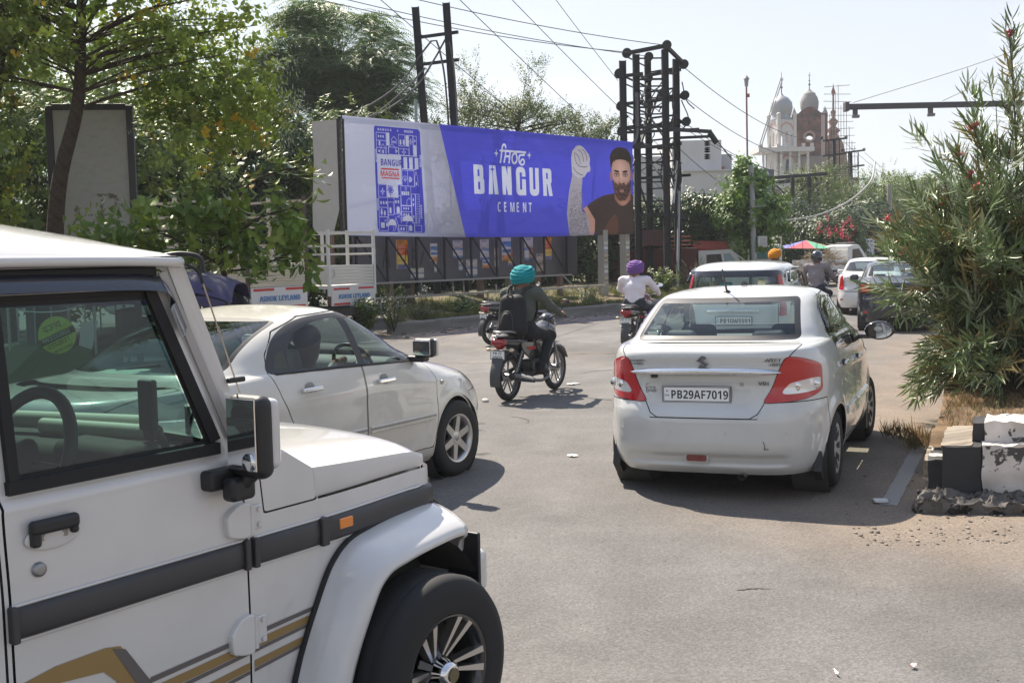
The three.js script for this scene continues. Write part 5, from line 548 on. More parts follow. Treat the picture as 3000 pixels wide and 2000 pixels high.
function rider(label, pos, turn, C, head, opt = {}) { // seated at x = 0.42, facing +x; C: shirt, trousers, skin, shoes
  const o = thing('person', label, 'person', pos, turn), H = opt.h || 0, w = opt.wide || 1, hx = 0.34, sy = 0.86, B = [], sh = C[0], tr = C[1], sk = C[2], so = C[3];
  const add = (a, b, r, s, c, k, flat) => B.push({ a, b, r, s, c, k, flat });
  add([hx, sy + 0.04, 0.08], [hx, sy + 0.04, -0.08], 0.125, 0.125, tr); // hips
  add([hx, sy + 0.10, 0], [hx + 0.02, sy + 0.30, 0], 0.135 * w, 0.14 * w, sh, 0, [1, 0, 0, 0.25]); add([hx + 0.02, sy + 0.30, 0.05], [hx + 0.05, sy + 0.47 + H, 0.06], 0.125 * w, 0.11, sh, 0, [1, 0, 0, 0.3]); add([hx + 0.02, sy + 0.30, -0.05], [hx + 0.05, sy + 0.47 + H, -0.06], 0.125 * w, 0.11, sh, 0, [1, 0, 0, 0.3]);
  add([hx + 0.05, sy + 0.535 + H, 0.15 * w], [hx + 0.05, sy + 0.535 + H, -0.15 * w], 0.072, 0.072, sh, 0.07);
  add([hx + 0.055, sy + 0.56 + H, 0], [hx + 0.085, sy + 0.63 + H, 0], 0.066, 0.058, sk, 0.04);
  const hy = sy + 0.715 + H, hX = hx + 0.10; add([hX, hy - 0.03, 0], [hX, hy + 0.05, 0], 0.082, 0.098, sk, 0.03); add([hX + 0.06, hy - 0.085, 0], [hX + 0.075, hy - 0.07, 0], 0.04, 0.045, head === 'helmet' ? sk : [0.02, 0.018, 0.016], 0.04);
  add([hX + 0.10, hy - 0.01, 0], [hX + 0.115, hy - 0.03, 0], 0.012, 0.016, sk, 0.015); for (const s of [-1, 1]) add([hX - 0.005, hy - 0.015, s * 0.088], [hX - 0.005, hy + 0.015, s * 0.09], 0.016, 0.014, sk, 0.012);
  const fingers = [];
  for (const s of [-1, 1]) {
    const S = [hx + 0.06, sy + 0.525 + H, s * 0.20 * w], E = opt.hand === s ? [hx + 0.18, sy + 0.25, s * 0.33] : [hx + 0.24, sy + 0.29, s * 0.335], Wr = [0.845, 1.045, s * 0.325];
    add(S, E, 0.068, 0.055, sh, 0.06); add(E, Wr, 0.054, 0.036, opt.short ? sk : sh, 0.05); add(Wr, [0.90, 1.055, s * 0.315], 0.032, 0.036, sk, 0.03);
    for (let f = 0; f < 4; f++) { const z = s * (0.285 + f * 0.021); fingers.push({ a: [0.905, 1.06, z], b: [0.935, 1.055, z], r: 0.0105, s: 0.0105, c: sk }, { a: [0.935, 1.055, z], b: [0.938 - 0.004 * f, 1.025, z], r: 0.0105, s: 0.0095, c: sk }, { a: [0.938, 1.025, z], b: [0.915, 1.012, z], r: 0.0095, s: 0.0085, c: sk }); } fingers.push({ a: [0.885, 1.045, s * 0.285], b: [0.905, 1.02, s * 0.272], r: 0.0125, s: 0.0115, c: sk }, { a: [0.905, 1.02, s * 0.272], b: [0.925, 1.01, s * 0.278], r: 0.0115, s: 0.0095, c: sk }, { a: [0.86, 1.048, s * 0.32], b: [0.905, 1.056, s * 0.31], r: 0.034, s: 0.03, c: sk });
    const K = [hx + 0.44, sy - 0.08, s * 0.20], A = opt.footDown === s ? [hx + 0.22, 0.12, s * 0.34] : [hx + 0.22, 0.40, s * 0.17];
    add([hx + 0.02, sy + 0.0, s * 0.10], K, 0.098, 0.070, tr, 0.06); add(K, A, 0.068, 0.050, tr, 0.05); add([A[0] - 0.03, A[1] - 0.06, A[2]], [A[0] + 0.15, A[1] - 0.085, A[2]], 0.042, 0.034, so, 0.03);
  }
  const body = join([blob(B, 0.014, 0.05), blob(fingers.filter(f => f.a[2] > 0), 0.004, 0.006), blob(fingers.filter(f => f.a[2] < 0), 0.004, 0.006)]);
  // creases of cloth
  { const p = body.attributes.position, n = body.attributes.normal, c = body.attributes.color; for (let i = 0; i < p.count; i++) { const x = p.getX(i), y = p.getY(i), z = p.getZ(i); if (y > hy - 0.12 || x > 0.84) continue; const f = (fbm(x * 16 + y * 10, y * 9, z * 14, 3) - 0.5) * 0.03; p.setXYZ(i, x + n.getX(i) * f, y + n.getY(i) * f, z + n.getZ(i) * f); } }
  const bm = mergeVertices(body, 1e-4); bm.deleteAttribute('normal'); bm.computeVertexNormals(); part(o, 'body', bm, M([1, 1, 1], 0.9, 0, { vertexColors: true }));
  if (head === 'helmet') { const g = new THREE.SphereGeometry(0.142, 32, 22, 0, PI * 2, 0, 2.25); g.scale(1.08, 1.06, 0.95); g.translate(hX, hy + 0.035, 0); const h = part(o, 'helmet', join([g, new THREE.TorusGeometry(0.112, 0.014, 8, 30).rotateX(PI / 2).translate(hX, hy - 0.058, 0)]), MP(opt.headColor, 0.22, { clearcoat: 1 })); part(h, 'visor', new THREE.SphereGeometry(0.150, 24, 10, -0.9 + PI, 1.8, 1.25, 0.75).translate(hX, hy + 0.03, 0), MP([0.02, 0.02, 0.02], 0.05)); }
  else { // turban: wound layers
    const L = [], c = V(hX - 0.01, hy + 0.045, 0); const base = new THREE.SphereGeometry(0.118, 28, 18); base.scale(1.08, 1.02, 1); base.translate(c.x, c.y + 0.012, 0); L.push(base);
    for (let k = 0; k < 9; k++) { const t = k / 8, rr = 0.118 + 0.022 * Math.sin(t * PI) - 0.03 * t * t, P = []; for (let i = 0; i < 28; i++) { const a = i / 28 * PI * 2; const slant = 0.05 * Math.cos(a) * (k % 2 ? 1 : 0.45) * (1 - t * 0.4); P.push([c.x + rr * 1.08 * Math.cos(a), c.y - 0.055 + t * 0.135 + slant + 0.012 * (k % 2 ? Math.sin(a) : -Math.sin(a)), rr * 1.02 * Math.sin(a)]); } L.push(tube(P, 0.021, 56, 8, true)); }
    const knob = new THREE.SphereGeometry(0.055, 20, 14); knob.scale(0.7, 1, 1); knob.translate(c.x - 0.115, c.y + 0.005, 0.0); L.push(knob); const P2 = []; for (let i = 0; i <= 30; i++) { const a = i / 30 * PI * 3.2; const q = 0.02 + 0.0017 * i; P2.push([c.x - 0.128 + 0.0006 * i, c.y + 0.005 + q * Math.sin(a), q * Math.cos(a)]); } L.push(tube(P2, 0.010, 60, 6));
    const tg = join(L); tg.translate(-c.x, -c.y, 0); tg.scale(1.04, 1.04, 1.04); tg.translate(c.x, c.y, 0); part(o, 'turban', tg, M(opt.headColor, 0.85));
  }
  return o;
}
// teal turban rider with a backpack
{
  const pos = [-0.06, 0, -14.12], turn = R(90 - 30);
  makeBike('motorcycle', 'black motorcycle with plate PB 23 V5075 under the teal turbaned rider', pos, turn, ['PB 23', 'V5075'], [0.03, 0.028, 0.03]);
  rider('rider with teal turban, dark green shirt and black backpack', pos, turn, [[0.085, 0.095, 0.085], [0.018, 0.02, 0.026], [0.36, 0.19, 0.12], [0.03, 0.022, 0.018]], 'turban', { headColor: [0.0, 0.24, 0.27], wide: 1.24, h: -0.05 });
  const b = thing('backpack', 'black backpack worn by the rider with the teal turban', 'backpack', pos, turn); b.scale.set(1, 1, 1.12); b.position.y = -0.06;
  part(b, 'bag', blob([{ a: [0.14, 0.96, 0.07], b: [0.16, 1.30, 0.055], r: 0.115, s: 0.10, c: [1, 1, 1] }, { a: [0.14, 0.96, -0.07], b: [0.16, 1.30, -0.055], r: 0.115, s: 0.10, c: [1, 1, 1] }, { a: [0.06, 0.96, 0.07], b: [0.06, 1.10, 0.0], r: 0.085, s: 0.075, c: [1, 1, 1] }, { a: [0.06, 0.96, -0.07], b: [0.06, 1.10, 0.0], r: 0.085, s: 0.075, c: [1, 1, 1] }], 0.016, 0.04), M([0.012, 0.012, 0.015], 0.75));
  part(b, 'front_pocket_seam', tube([[-0.02, 0.93, 0.09], [-0.02, 1.06, 0.085], [0.0, 1.17, 0.05], [0.005, 1.19, 0], [0.0, 1.17, -0.05], [-0.02, 1.06, -0.085], [-0.02, 0.93, -0.09]], 0.006, 40, 6), M([0.04, 0.04, 0.045], 0.5)); part(b, 'carry_handle', tube([[0.12, 1.33, 0.045], [0.09, 1.385, 0.03], [0.085, 1.395, 0], [0.09, 1.385, -0.03], [0.12, 1.33, -0.045]], 0.011, 20, 7), M([0.02, 0.02, 0.024], 0.7));
  for (const s of [-1, 1]) part(b, 'shoulder_strap', tube([[0.16, 1.30, s * 0.07], [0.26, 1.45, s * 0.11], [0.36, 1.49, s * 0.125], [0.46, 1.43, s * 0.13], [0.48, 1.25, s * 0.15], [0.40, 1.08, s * 0.17], [0.22, 1.0, s * 0.15]], 0.018, 40, 8), M([0.025, 0.025, 0.028], 0.8)); part(b, 'logo_tag', box(0.005, 1.0, -0.155, 0.012, 0.014, 0.03, 0.003), M([0.3, 0.3, 0.3], 0.5));
}
{
  const pos = [2.12, 0, -20.2], turn = R(90 - 22);
  makeBike('motorcycle', 'black motorcycle ridden by the rider in white shirt', pos, turn, ['PB 23 M', '23334'], [0.10, 0.02, 0.02]);
  rider('rider with purple turban and white long sleeved shirt', pos, turn, [[0.72, 0.68, 0.74], [0.03, 0.035, 0.05], [0.33, 0.17, 0.11], [0.03, 0.025, 0.02]], 'turban', { headColor: [0.16, 0.07, 0.27], wide: 1.24, h: -0.08 });
}
{
  const pos = [6.75, 0, -25.2], turn = R(90 - 28);
  makeBike('motorcycle', 'dark motorcycle under the rider with black helmet', pos, turn, ['PB 23', 'K 8201'], [0.03, 0.03, 0.035]);
  rider('rider with black helmet and grey shirt beyond the silver hatchback', pos, turn, [[0.24, 0.21, 0.22], [0.03, 0.035, 0.05], [0.28, 0.15, 0.1], [0.03, 0.025, 0.02]], 'helmet', { headColor: [0.02, 0.024, 0.03], h: 0.0, wide: 1.15 });
}
{
  const pos = [6.15, 0, -27.6], turn = R(90 - 60);
  makeBike('motorcycle', 'motorcycle hidden below the rider with orange turban', pos, turn, ['PB 23', 'L 4410'], [0.1, 0.1, 0.12]);
  rider('rider with orange turban and dark checked shirt', pos, turn, [[0.10, 0.08, 0.14], [0.03, 0.035, 0.05], [0.30, 0.16, 0.1], [0.03, 0.025, 0.02]], 'turban', { headColor: [0.62, 0.24, 0.01], h: 0.06, wide: 1.1 });
}
makeBike('motorcycle', 'parked dark motorcycle by the kerb behind the teal turbaned rider', [-0.38, 0, -22.6], R(90 - 48), ['PB 11', 'CR 21'], [0.05, 0.02, 0.03], 0.0);
// ---------- billboard and boards ----------
const steelDark = M([0.028, 0.028, 0.030], 0.6, 0.3), rust = M([0.09, 0.055, 0.04], 0.85), concrete = M([0.36, 0.35, 0.33], 0.92, 0, { map: dustMap });
function star4(c, x, y, r) { c.beginPath(); for (let k = 0; k < 8; k++) { const a = k * PI / 4 - PI / 2, q = k % 2 ? r * 0.30 : r; c.lineTo(x + q * Math.cos(a) * 0.85, y + q * Math.sin(a)); } c.closePath(); }
function banner(c, W, H) {
  const rr = seeded(77), blue = '#5658e4', pale = '#e9ecff', pl = pts => { c.beginPath(); pts.forEach(([x, y], i) => i ? c.lineTo(x, y) : c.moveTo(x, y)); c.closePath(); };
  c.fillStyle = '#d9dcfb'; c.fillRect(0, 0, W, H);
  let g = c.createLinearGradient(0, 0, 720, 0); g.addColorStop(0, '#e2e6ff'); g.addColorStop(0.55, '#d9dcf8'); g.addColorStop(0.8, '#b9bbd0'); g.addColorStop(1, '#a2a2b0'); c.fillStyle = g; c.fillRect(0, 0, 760, H);
  for (let k = 0; k < 30000; k++) { const x = 480 + 270 * Math.sqrt(rr()), y = rr() * H; c.fillStyle = rr() < 0.5 ? 'rgba(90,90,110,0.16)' : 'rgba(240,240,255,0.18)'; c.fillRect(x, y, 1.6, 1.6); }
  c.fillStyle = blue; pl([[569, 0], [W, 0], [W, H], [722, H]]); c.fill();
  // cement bag print
  c.save(); c.translate(172, 32); c.fillStyle = '#4f50d2'; pl([[2, 8], [8, 0], [262, 0], [274, 10], [282, 250], [290, 452], [284, 464], [14, 462], [6, 440], [2, 200]]); c.fill();
  c.strokeStyle = '#dfe3ff'; c.fillStyle = '#dfe3ff'; c.lineWidth = 2.2; c.font = 'bold 15px sans-serif'; c.fillText('B A N G U R', 22, 19); star4(c, 140, 14, 8); c.fill(); c.font = 'italic bold 15px sans-serif'; c.fillText('MAGNA', 176, 19);
  c.fillStyle = '#dde1ff'; c.fillRect(15, 122, 140, 130); c.fillRect(66, 250, 66, 60); c.fillStyle = '#4745bb'; c.save(); c.translate(36, 170); c.scale(0.78, 1); c.font = 'bold 40px sans-serif'; c.fillText('BANGUR', -4, 0); c.restore();
  c.fillStyle = '#e2321f'; c.fillRect(36, 182, 104, 6); c.fillRect(38, 222, 104, 5); c.save(); c.translate(30, 217); c.scale(0.95, 1); c.font = 'bold 32px sans-serif'; c.fillText('MAGNA', 0, 0); c.restore();
  const win = (x, y, w, h, n) => { for (let k = 0; k < n; k++) { c.fillRect(x + k * w * 1.9, y, w, h * 0.7); c.beginPath(); c.arc(x + k * w * 1.9 + w / 2, y, w / 2, PI, 0); c.fill(); } }, room = (x, y, w, h) => c.strokeRect(x, y, w, h), house = (x, y, w, h) => { c.beginPath(); c.moveTo(x, y + h); c.lineTo(x, y + h * 0.4); c.lineTo(x + w / 2, y); c.lineTo(x + w, y + h * 0.4); c.lineTo(x + w, y + h); c.stroke(); }, tree = (x, y, h) => { c.fillRect(x - 1, y - h * 0.3, 2.4, h * 0.3); for (const [d, r] of [[0.4, 6], [0.65, 5.4], [0.88, 4]]) { c.beginPath(); c.ellipse(x, y - h * d, r, h * 0.15, 0, 0, 7); c.fill(); } };
  c.strokeStyle = c.fillStyle = '#dfe3ff'; room(14, 28, 56, 34); win(24, 42, 7, 10, 3); c.fillRect(72, 26, 18, 56); room(14, 62, 56, 32); tree(32, 90, 26); house(38, 76, 26, 42); room(14, 94, 56, 28); c.fillRect(24, 104, 9, 9); win(47, 106, 8, 16, 1); room(82, 88, 60, 32); house(84, 74, 40, 40); house(102, 40, 30, 32); win(108, 62, 6, 12, 2); room(144, 30, 36, 50); win(150, 56, 10, 26, 2); c.fillRect(186, 30, 18, 50); room(144, 92, 60, 28); star4(c, 174, 106, 14); c.stroke(); star4(c, 130, 104, 12); c.fill(); room(206, 30, 24, 92); star4(c, 217, 58, 13); c.stroke(); room(232, 32, 20, 40); win(239, 50, 6, 12, 1); c.fillRect(232, 74, 20, 46); c.fillRect(84, 120, 170, 3);
  for (const x of [158, 192, 226]) c.fillRect(x + 12, 128, 22, 50); c.fillRect(158, 178, 90, 4); room(158, 186, 34, 70); star4(c, 176, 228, 10); c.stroke(); c.beginPath(); c.arc(175, 228, 16, PI, 0); c.stroke(); room(192, 186, 40, 70); for (let k = 0; k < 14; k++) { c.beginPath(); c.ellipse(208 + 9 * Math.cos(k * 1.9) * (0.4 + k / 20), 226 + 12 * Math.sin(k * 1.9) * (0.4 + k / 20), 2, 4, k, 0, 7); c.fill(); } house(234, 190, 20, 66); win(240, 240, 7, 14, 1);
  room(18, 254, 46, 56); star4(c, 41, 284, 14); c.stroke(); room(18, 310, 50, 44); win(26, 330, 8, 14, 3); room(18, 354, 50, 42); tree(32, 394, 34); tree(50, 394, 26); room(18, 396, 50, 60); c.fillRect(26, 420, 22, 24); win(56, 426, 9, 16, 1);
  c.fillStyle = '#4f50d2'; for (let k = 0; k < 22; k++) { const a = k * 2.4, q = 3 + k * 0.9; c.beginPath(); c.ellipse(86 + q * Math.cos(a) * 0.8, 276 + q * Math.sin(a), 2.4, 5, a, 0, 7); c.fill(); } c.fillRect(85, 280, 2, 40); c.fillStyle = '#dfe3ff'; room(70, 330, 34, 56); win(78, 358, 11, 30, 1); room(106, 300, 40, 80); win(112, 324, 8, 14, 2); win(120, 356, 18, 30, 1); room(148, 256, 60, 86); c.fillRect(152, 280, 10, 17); c.fillRect(164, 280, 10, 17); c.fillRect(176, 280, 10, 17); c.fillRect(188, 280, 10, 17); c.beginPath(); c.ellipse(178, 268, 5, 7, 0, 0, 7); c.stroke(); house(182, 308, 28, 32); room(148, 344, 62, 26); win(160, 354, 7, 9, 3); room(148, 370, 62, 28); win(160, 380, 7, 10, 3); c.beginPath(); c.ellipse(186, 412, 34, 26, 0, PI, 0); c.fill(); star4(c, 146, 392, 26); c.stroke(); star4(c, 70, 412, 26); c.stroke(); room(212, 290, 22, 130); win(218, 312, 7, 14, 1); win(218, 334, 7, 14, 1); win(218, 388, 7, 14, 1); room(236, 290, 22, 130); for (let k = 0; k < 11; k++) c.fillRect(242, 300 + k * 11, 14, 2); c.beginPath(); c.ellipse(92, 432, 24, 28, 0, PI, 0); c.fill(); c.beginPath(); c.moveTo(94, 460); c.lineTo(114, 396); c.lineTo(136, 460); c.stroke(); c.beginPath(); c.moveTo(104, 460); c.lineTo(114, 430); c.lineTo(126, 460); c.stroke(); room(128, 432, 58, 28); win(140, 444, 8, 14, 2); house(176, 398, 50, 62); win(192, 438, 18, 24, 1); room(224, 430, 44, 30);
  c.save(); c.translate(6, 100); c.rotate(PI / 2); c.font = 'bold 14px sans-serif'; c.fillText('BANGUR', 0, 0); c.fillText('MAGNA', 215, 0); c.restore(); c.save(); c.translate(278, 170); c.rotate(-PI / 2); c.fillText('MAGNA', 0, 0); c.fillText('BANGUR', -230, -4); c.restore(); c.restore();
  // headline
  c.fillStyle = pale; const L = (pts) => { pl(pts); c.fill('evenodd'); };
  const x0 = 788, y0 = 172, y1 = 309, bar = (x, w, a = y0, b = y1) => c.fillRect(x, a, w, b - a);
  const rrect = (x, y, w, h, r) => { c.beginPath(); c.moveTo(x + r, y); c.lineTo(x + w - r, y); c.quadraticCurveTo(x + w, y, x + w, y + r); c.lineTo(x + w, y + h - r); c.quadraticCurveTo(x + w, y + h, x + w - r, y + h); c.lineTo(x + r, y + h); c.quadraticCurveTo(x, y + h, x, y + h - r); c.lineTo(x, y + r); c.quadraticCurveTo(x, y, x + r, y); c.fill(); };
  rrect(788, y0, 66, 72, 18); rrect(788, 232, 71, 77, 18); bar(788, 30); c.fillStyle = blue; c.fillRect(815, 194, 12, 32); c.fillRect(816, 252, 14, 36); c.fillStyle = pale;
  L([[897, y0], [920, y0], [917, y1], [888, y1]]); L([[920, y0], [940, y0], [957, y1], [929, y1], [918, 205]]); c.fillStyle = blue; star4(c, 919, 190, 20); c.fill(); c.fillRect(917.5, 172, 3, 60); c.fillStyle = pale;
  bar(985, 26); bar(1026, 27); L([[985, y0], [1013, y0], [1053, y1], [1025, y1]]);
  rrect(1086, y0 - 1, 71, 139, 32); c.fillStyle = blue; c.fillRect(1114, 198, 16, 84); c.fillRect(1128, 218, 32, 12); c.fillStyle = pale; bar(1132, 27, 236, 309);
  rrect(1186, y0 - 20 + 20, 71, 138, 30); bar(1186, 27, y0, 260); bar(1230, 27, y0, 260); c.fillStyle = blue; c.fillRect(1213, 166, 17, 112); c.fillStyle = pale;
  rrect(1287, y0, 68, 78, 20); bar(1287, 28); L([[1318, 240], [1345, 238], [1361, y1], [1332, y1]]); c.fillStyle = blue; c.fillRect(1314, 194, 13, 30); c.fillStyle = pale;
  c.font = 'bold 66px sans-serif'; c.save(); c.translate(945, 391); const cem = ['C', 'E', 'M', 'E', 'N', 'T']; cem.forEach((t, i) => { c.save(); c.translate(i * 46, 0); c.scale(0.62, 1); c.fillText(t, 0, 0); c.restore(); }); c.restore();
  c.strokeStyle = pale; c.lineWidth = 10; c.lineCap = 'butt'; const st = (pts) => { c.beginPath(); pts.forEach(([x, y], i) => i ? c.lineTo(x, y) : c.moveTo(x, y)); c.stroke(); };
  st([[972, 99], [1165, 99]]); c.beginPath(); c.moveTo(976, 158); c.lineTo(988, 96); c.bezierCurveTo(990, 60, 1018, 62, 1014, 88); c.stroke(); st([[1014, 100], [1012, 122], [1002, 156]]); st([[1046, 100], [1038, 158]]); st([[1012, 124], [1042, 124]]); st([[1092, 100], [1091, 112]]); c.beginPath(); c.ellipse(1078, 132, 18, 24, 0.15, 0, 7); c.stroke(); st([[1150, 100], [1149, 112], [1118, 114]]); c.beginPath(); c.moveTo(1120, 112); c.bezierCurveTo(1100, 130, 1112, 164, 1138, 160); c.bezierCurveTo(1160, 154, 1150, 126, 1132, 136); c.bezierCurveTo(1122, 142, 1122, 150, 1124, 152); c.stroke(); star4(c, 947, 113, 20); c.fill(); star4(c, 1188, 112, 20); c.fill();
  // raised forearm cast in cement
  c.fillStyle = '#b9b4c0'; pl([[1522, 190], [1493, 282], [1472, 396], [1484, 480], [1494, 512], [1664, 512], [1662, 440], [1640, 396], [1596, 387], [1594, 280], [1606, 205]]); c.fill(); c.fillStyle = '#cfcbd6'; pl([[1518, 190], [1513, 110], [1524, 74], [1556, 48], [1586, 42], [1616, 52], [1660, 86], [1670, 108], [1664, 140], [1672, 158], [1668, 176], [1646, 180], [1620, 206], [1570, 214]]); c.fill();
  c.strokeStyle = '#6d6874'; c.lineWidth = 4; for (const [a, b, d, e] of [[1540, 84, 1586, 140], [1572, 66, 1614, 128], [1604, 62, 1642, 122]]) { c.beginPath(); c.moveTo(a, b); c.quadraticCurveTo(d, b + 10, d, e); c.stroke(); } c.beginPath(); c.moveTo(1540, 90); c.quadraticCurveTo(1548, 150, 1590, 152); c.quadraticCurveTo(1630, 158, 1646, 148); c.stroke(); c.beginPath(); c.moveTo(1530, 160); c.quadraticCurveTo(1560, 196, 1610, 196); c.stroke();
  for (let k = 0; k < 5200; k++) { const y = 230 + 282 * Math.sqrt(rr()), t = (y - 190) / 320, xa = lerp(1518, 1480, t), xb = lerp(1600, 1660, t * t); const x = lerp(xa, xb, rr()); c.fillStyle = rr() < 0.6 ? 'rgba(70,60,66,0.55)' : 'rgba(225,222,236,0.5)'; c.fillRect(x, y, 2.4, 2.4); }
  // man in a dark shirt: plain portrait
  c.fillStyle = '#d8a590'; pl([[1606, 372], [1640, 356], [1694, 402], [1716, 466], [1690, 512], [1664, 512], [1656, 432], [1630, 392]]); c.fill();
  c.fillStyle = '#46362f'; c.beginPath(); c.moveTo(1700, 512); c.lineTo(1706, 430); c.lineTo(1640, 358); c.quadraticCurveTo(1700, 322, 1786, 300); c.lineTo(1880, 288); c.lineTo(2030, 290); c.lineTo(2048, 300); c.lineTo(2048, 512); c.fill(); c.fillStyle = '#6b4636'; c.beginPath(); c.moveTo(1760, 512); c.quadraticCurveTo(1820, 430, 1880, 400); c.quadraticCurveTo(1930, 430, 1900, 512); c.fill();
  const rad = (x, y, r0, r1, a, b2) => { const q = c.createRadialGradient(x, y, r0, x, y, r1); q.addColorStop(0, a); q.addColorStop(1, b2); return q; };
  c.fillStyle = rad(1960, 330, 10, 110, '#d39a82', '#7d4d3c'); c.beginPath(); c.moveTo(1878, 262); c.lineTo(1880, 318); c.quadraticCurveTo(1946, 392, 2026, 318); c.lineTo(2026, 240); c.fill();
  c.fillStyle = '#b27c69'; c.beginPath(); c.ellipse(1848, 196, 8, 24, 0, 0, 7); c.ellipse(2036, 190, 9, 27, 0, 0, 7); c.fill();
  c.fillStyle = rad(1950, 170, 20, 165, '#efc4b2', '#9c6a58'); c.beginPath(); c.moveTo(1850, 110); c.quadraticCurveTo(1852, 66, 1940, 66); c.quadraticCurveTo(2030, 64, 2028, 120); c.lineTo(2024, 200); c.quadraticCurveTo(2014, 296, 1946, 318); c.quadraticCurveTo(1884, 306, 1864, 220); c.fill();
  for (let k = 0; k < 5200; k++) { const x = 1860 + rr() * 166, y = 196 + rr() * 136, u = (x - 1944) / 84, jaw = 326 - 100 * u * u * Math.abs(u), up = 206 + 46 * Math.pow(1 - Math.abs(u), 0.6) + (Math.abs(u) < 0.34 ? -16 : 0); if (y > jaw || y < up + rr() * 16 - 8) continue; if (Math.abs(u) < 0.2 && y > 264 && y < 280) continue; c.fillStyle = rr() < 0.7 ? 'rgba(44,28,22,0.55)' : 'rgba(92,66,54,0.5)'; c.fillRect(x, y, 3, 4); }
  c.fillStyle = '#c08a7c'; c.beginPath(); c.ellipse(1944, 272, 20, 5, 0, 0, 7); c.fill(); c.strokeStyle = 'rgba(90,50,44,0.8)'; c.lineWidth = 2; c.beginPath(); c.moveTo(1922, 270); c.quadraticCurveTo(1944, 274, 1966, 270); c.stroke();
  c.fillStyle = '#33261e'; c.beginPath(); c.moveTo(1850, 168); c.lineTo(1842, 92); c.quadraticCurveTo(1862, 36, 1940, 36); c.quadraticCurveTo(2026, 36, 2036, 100); c.lineTo(2028, 168); c.quadraticCurveTo(2022, 128, 2008, 112); c.quadraticCurveTo(1940, 92, 1876, 112); c.quadraticCurveTo(1858, 130, 1850, 168); c.fill(); for (let k = 0; k < 900; k++) { const a = rr() * PI, q = 0.55 + 0.45 * rr(); c.fillStyle = rr() < 0.5 ? 'rgba(86,70,58,0.35)' : 'rgba(20,14,10,0.4)'; c.fillRect(1940 + 92 * q * Math.cos(a), 112 - 74 * q * Math.sin(a), 2, 7); }
  for (const x of [1900, 1976]) { c.fillStyle = 'rgba(120,74,60,0.5)'; c.beginPath(); c.ellipse(x, 184, 26, 15, 0, 0, 7); c.fill(); c.fillStyle = '#2c1e18'; c.beginPath(); c.ellipse(x, 167, 25, 5, x < 1930 ? 0.1 : -0.1, 0, 7); c.fill(); c.fillStyle = '#d9c6bf'; c.beginPath(); c.ellipse(x, 188, 14, 5, 0, 0, 7); c.fill(); c.fillStyle = '#2a1c16'; c.beginPath(); c.arc(x, 187, 5, 0, 7); c.fill(); c.fillRect(x - 15, 181, 30, 2.4); }
  c.strokeStyle = 'rgba(140,90,74,0.7)'; c.lineWidth = 4; c.beginPath(); c.moveTo(1926, 180); c.quadraticCurveTo(1922, 216, 1918, 228); c.quadraticCurveTo(1940, 240, 1962, 228); c.stroke();
  for (let k = 0; k < 2600; k++) { c.fillStyle = 'rgba(' + (rr() < 0.5 ? '255,255,255' : '30,30,70') + ',0.035)'; c.fillRect(rr() * W, rr() * H, 30 + rr() * 120, 1); }
}
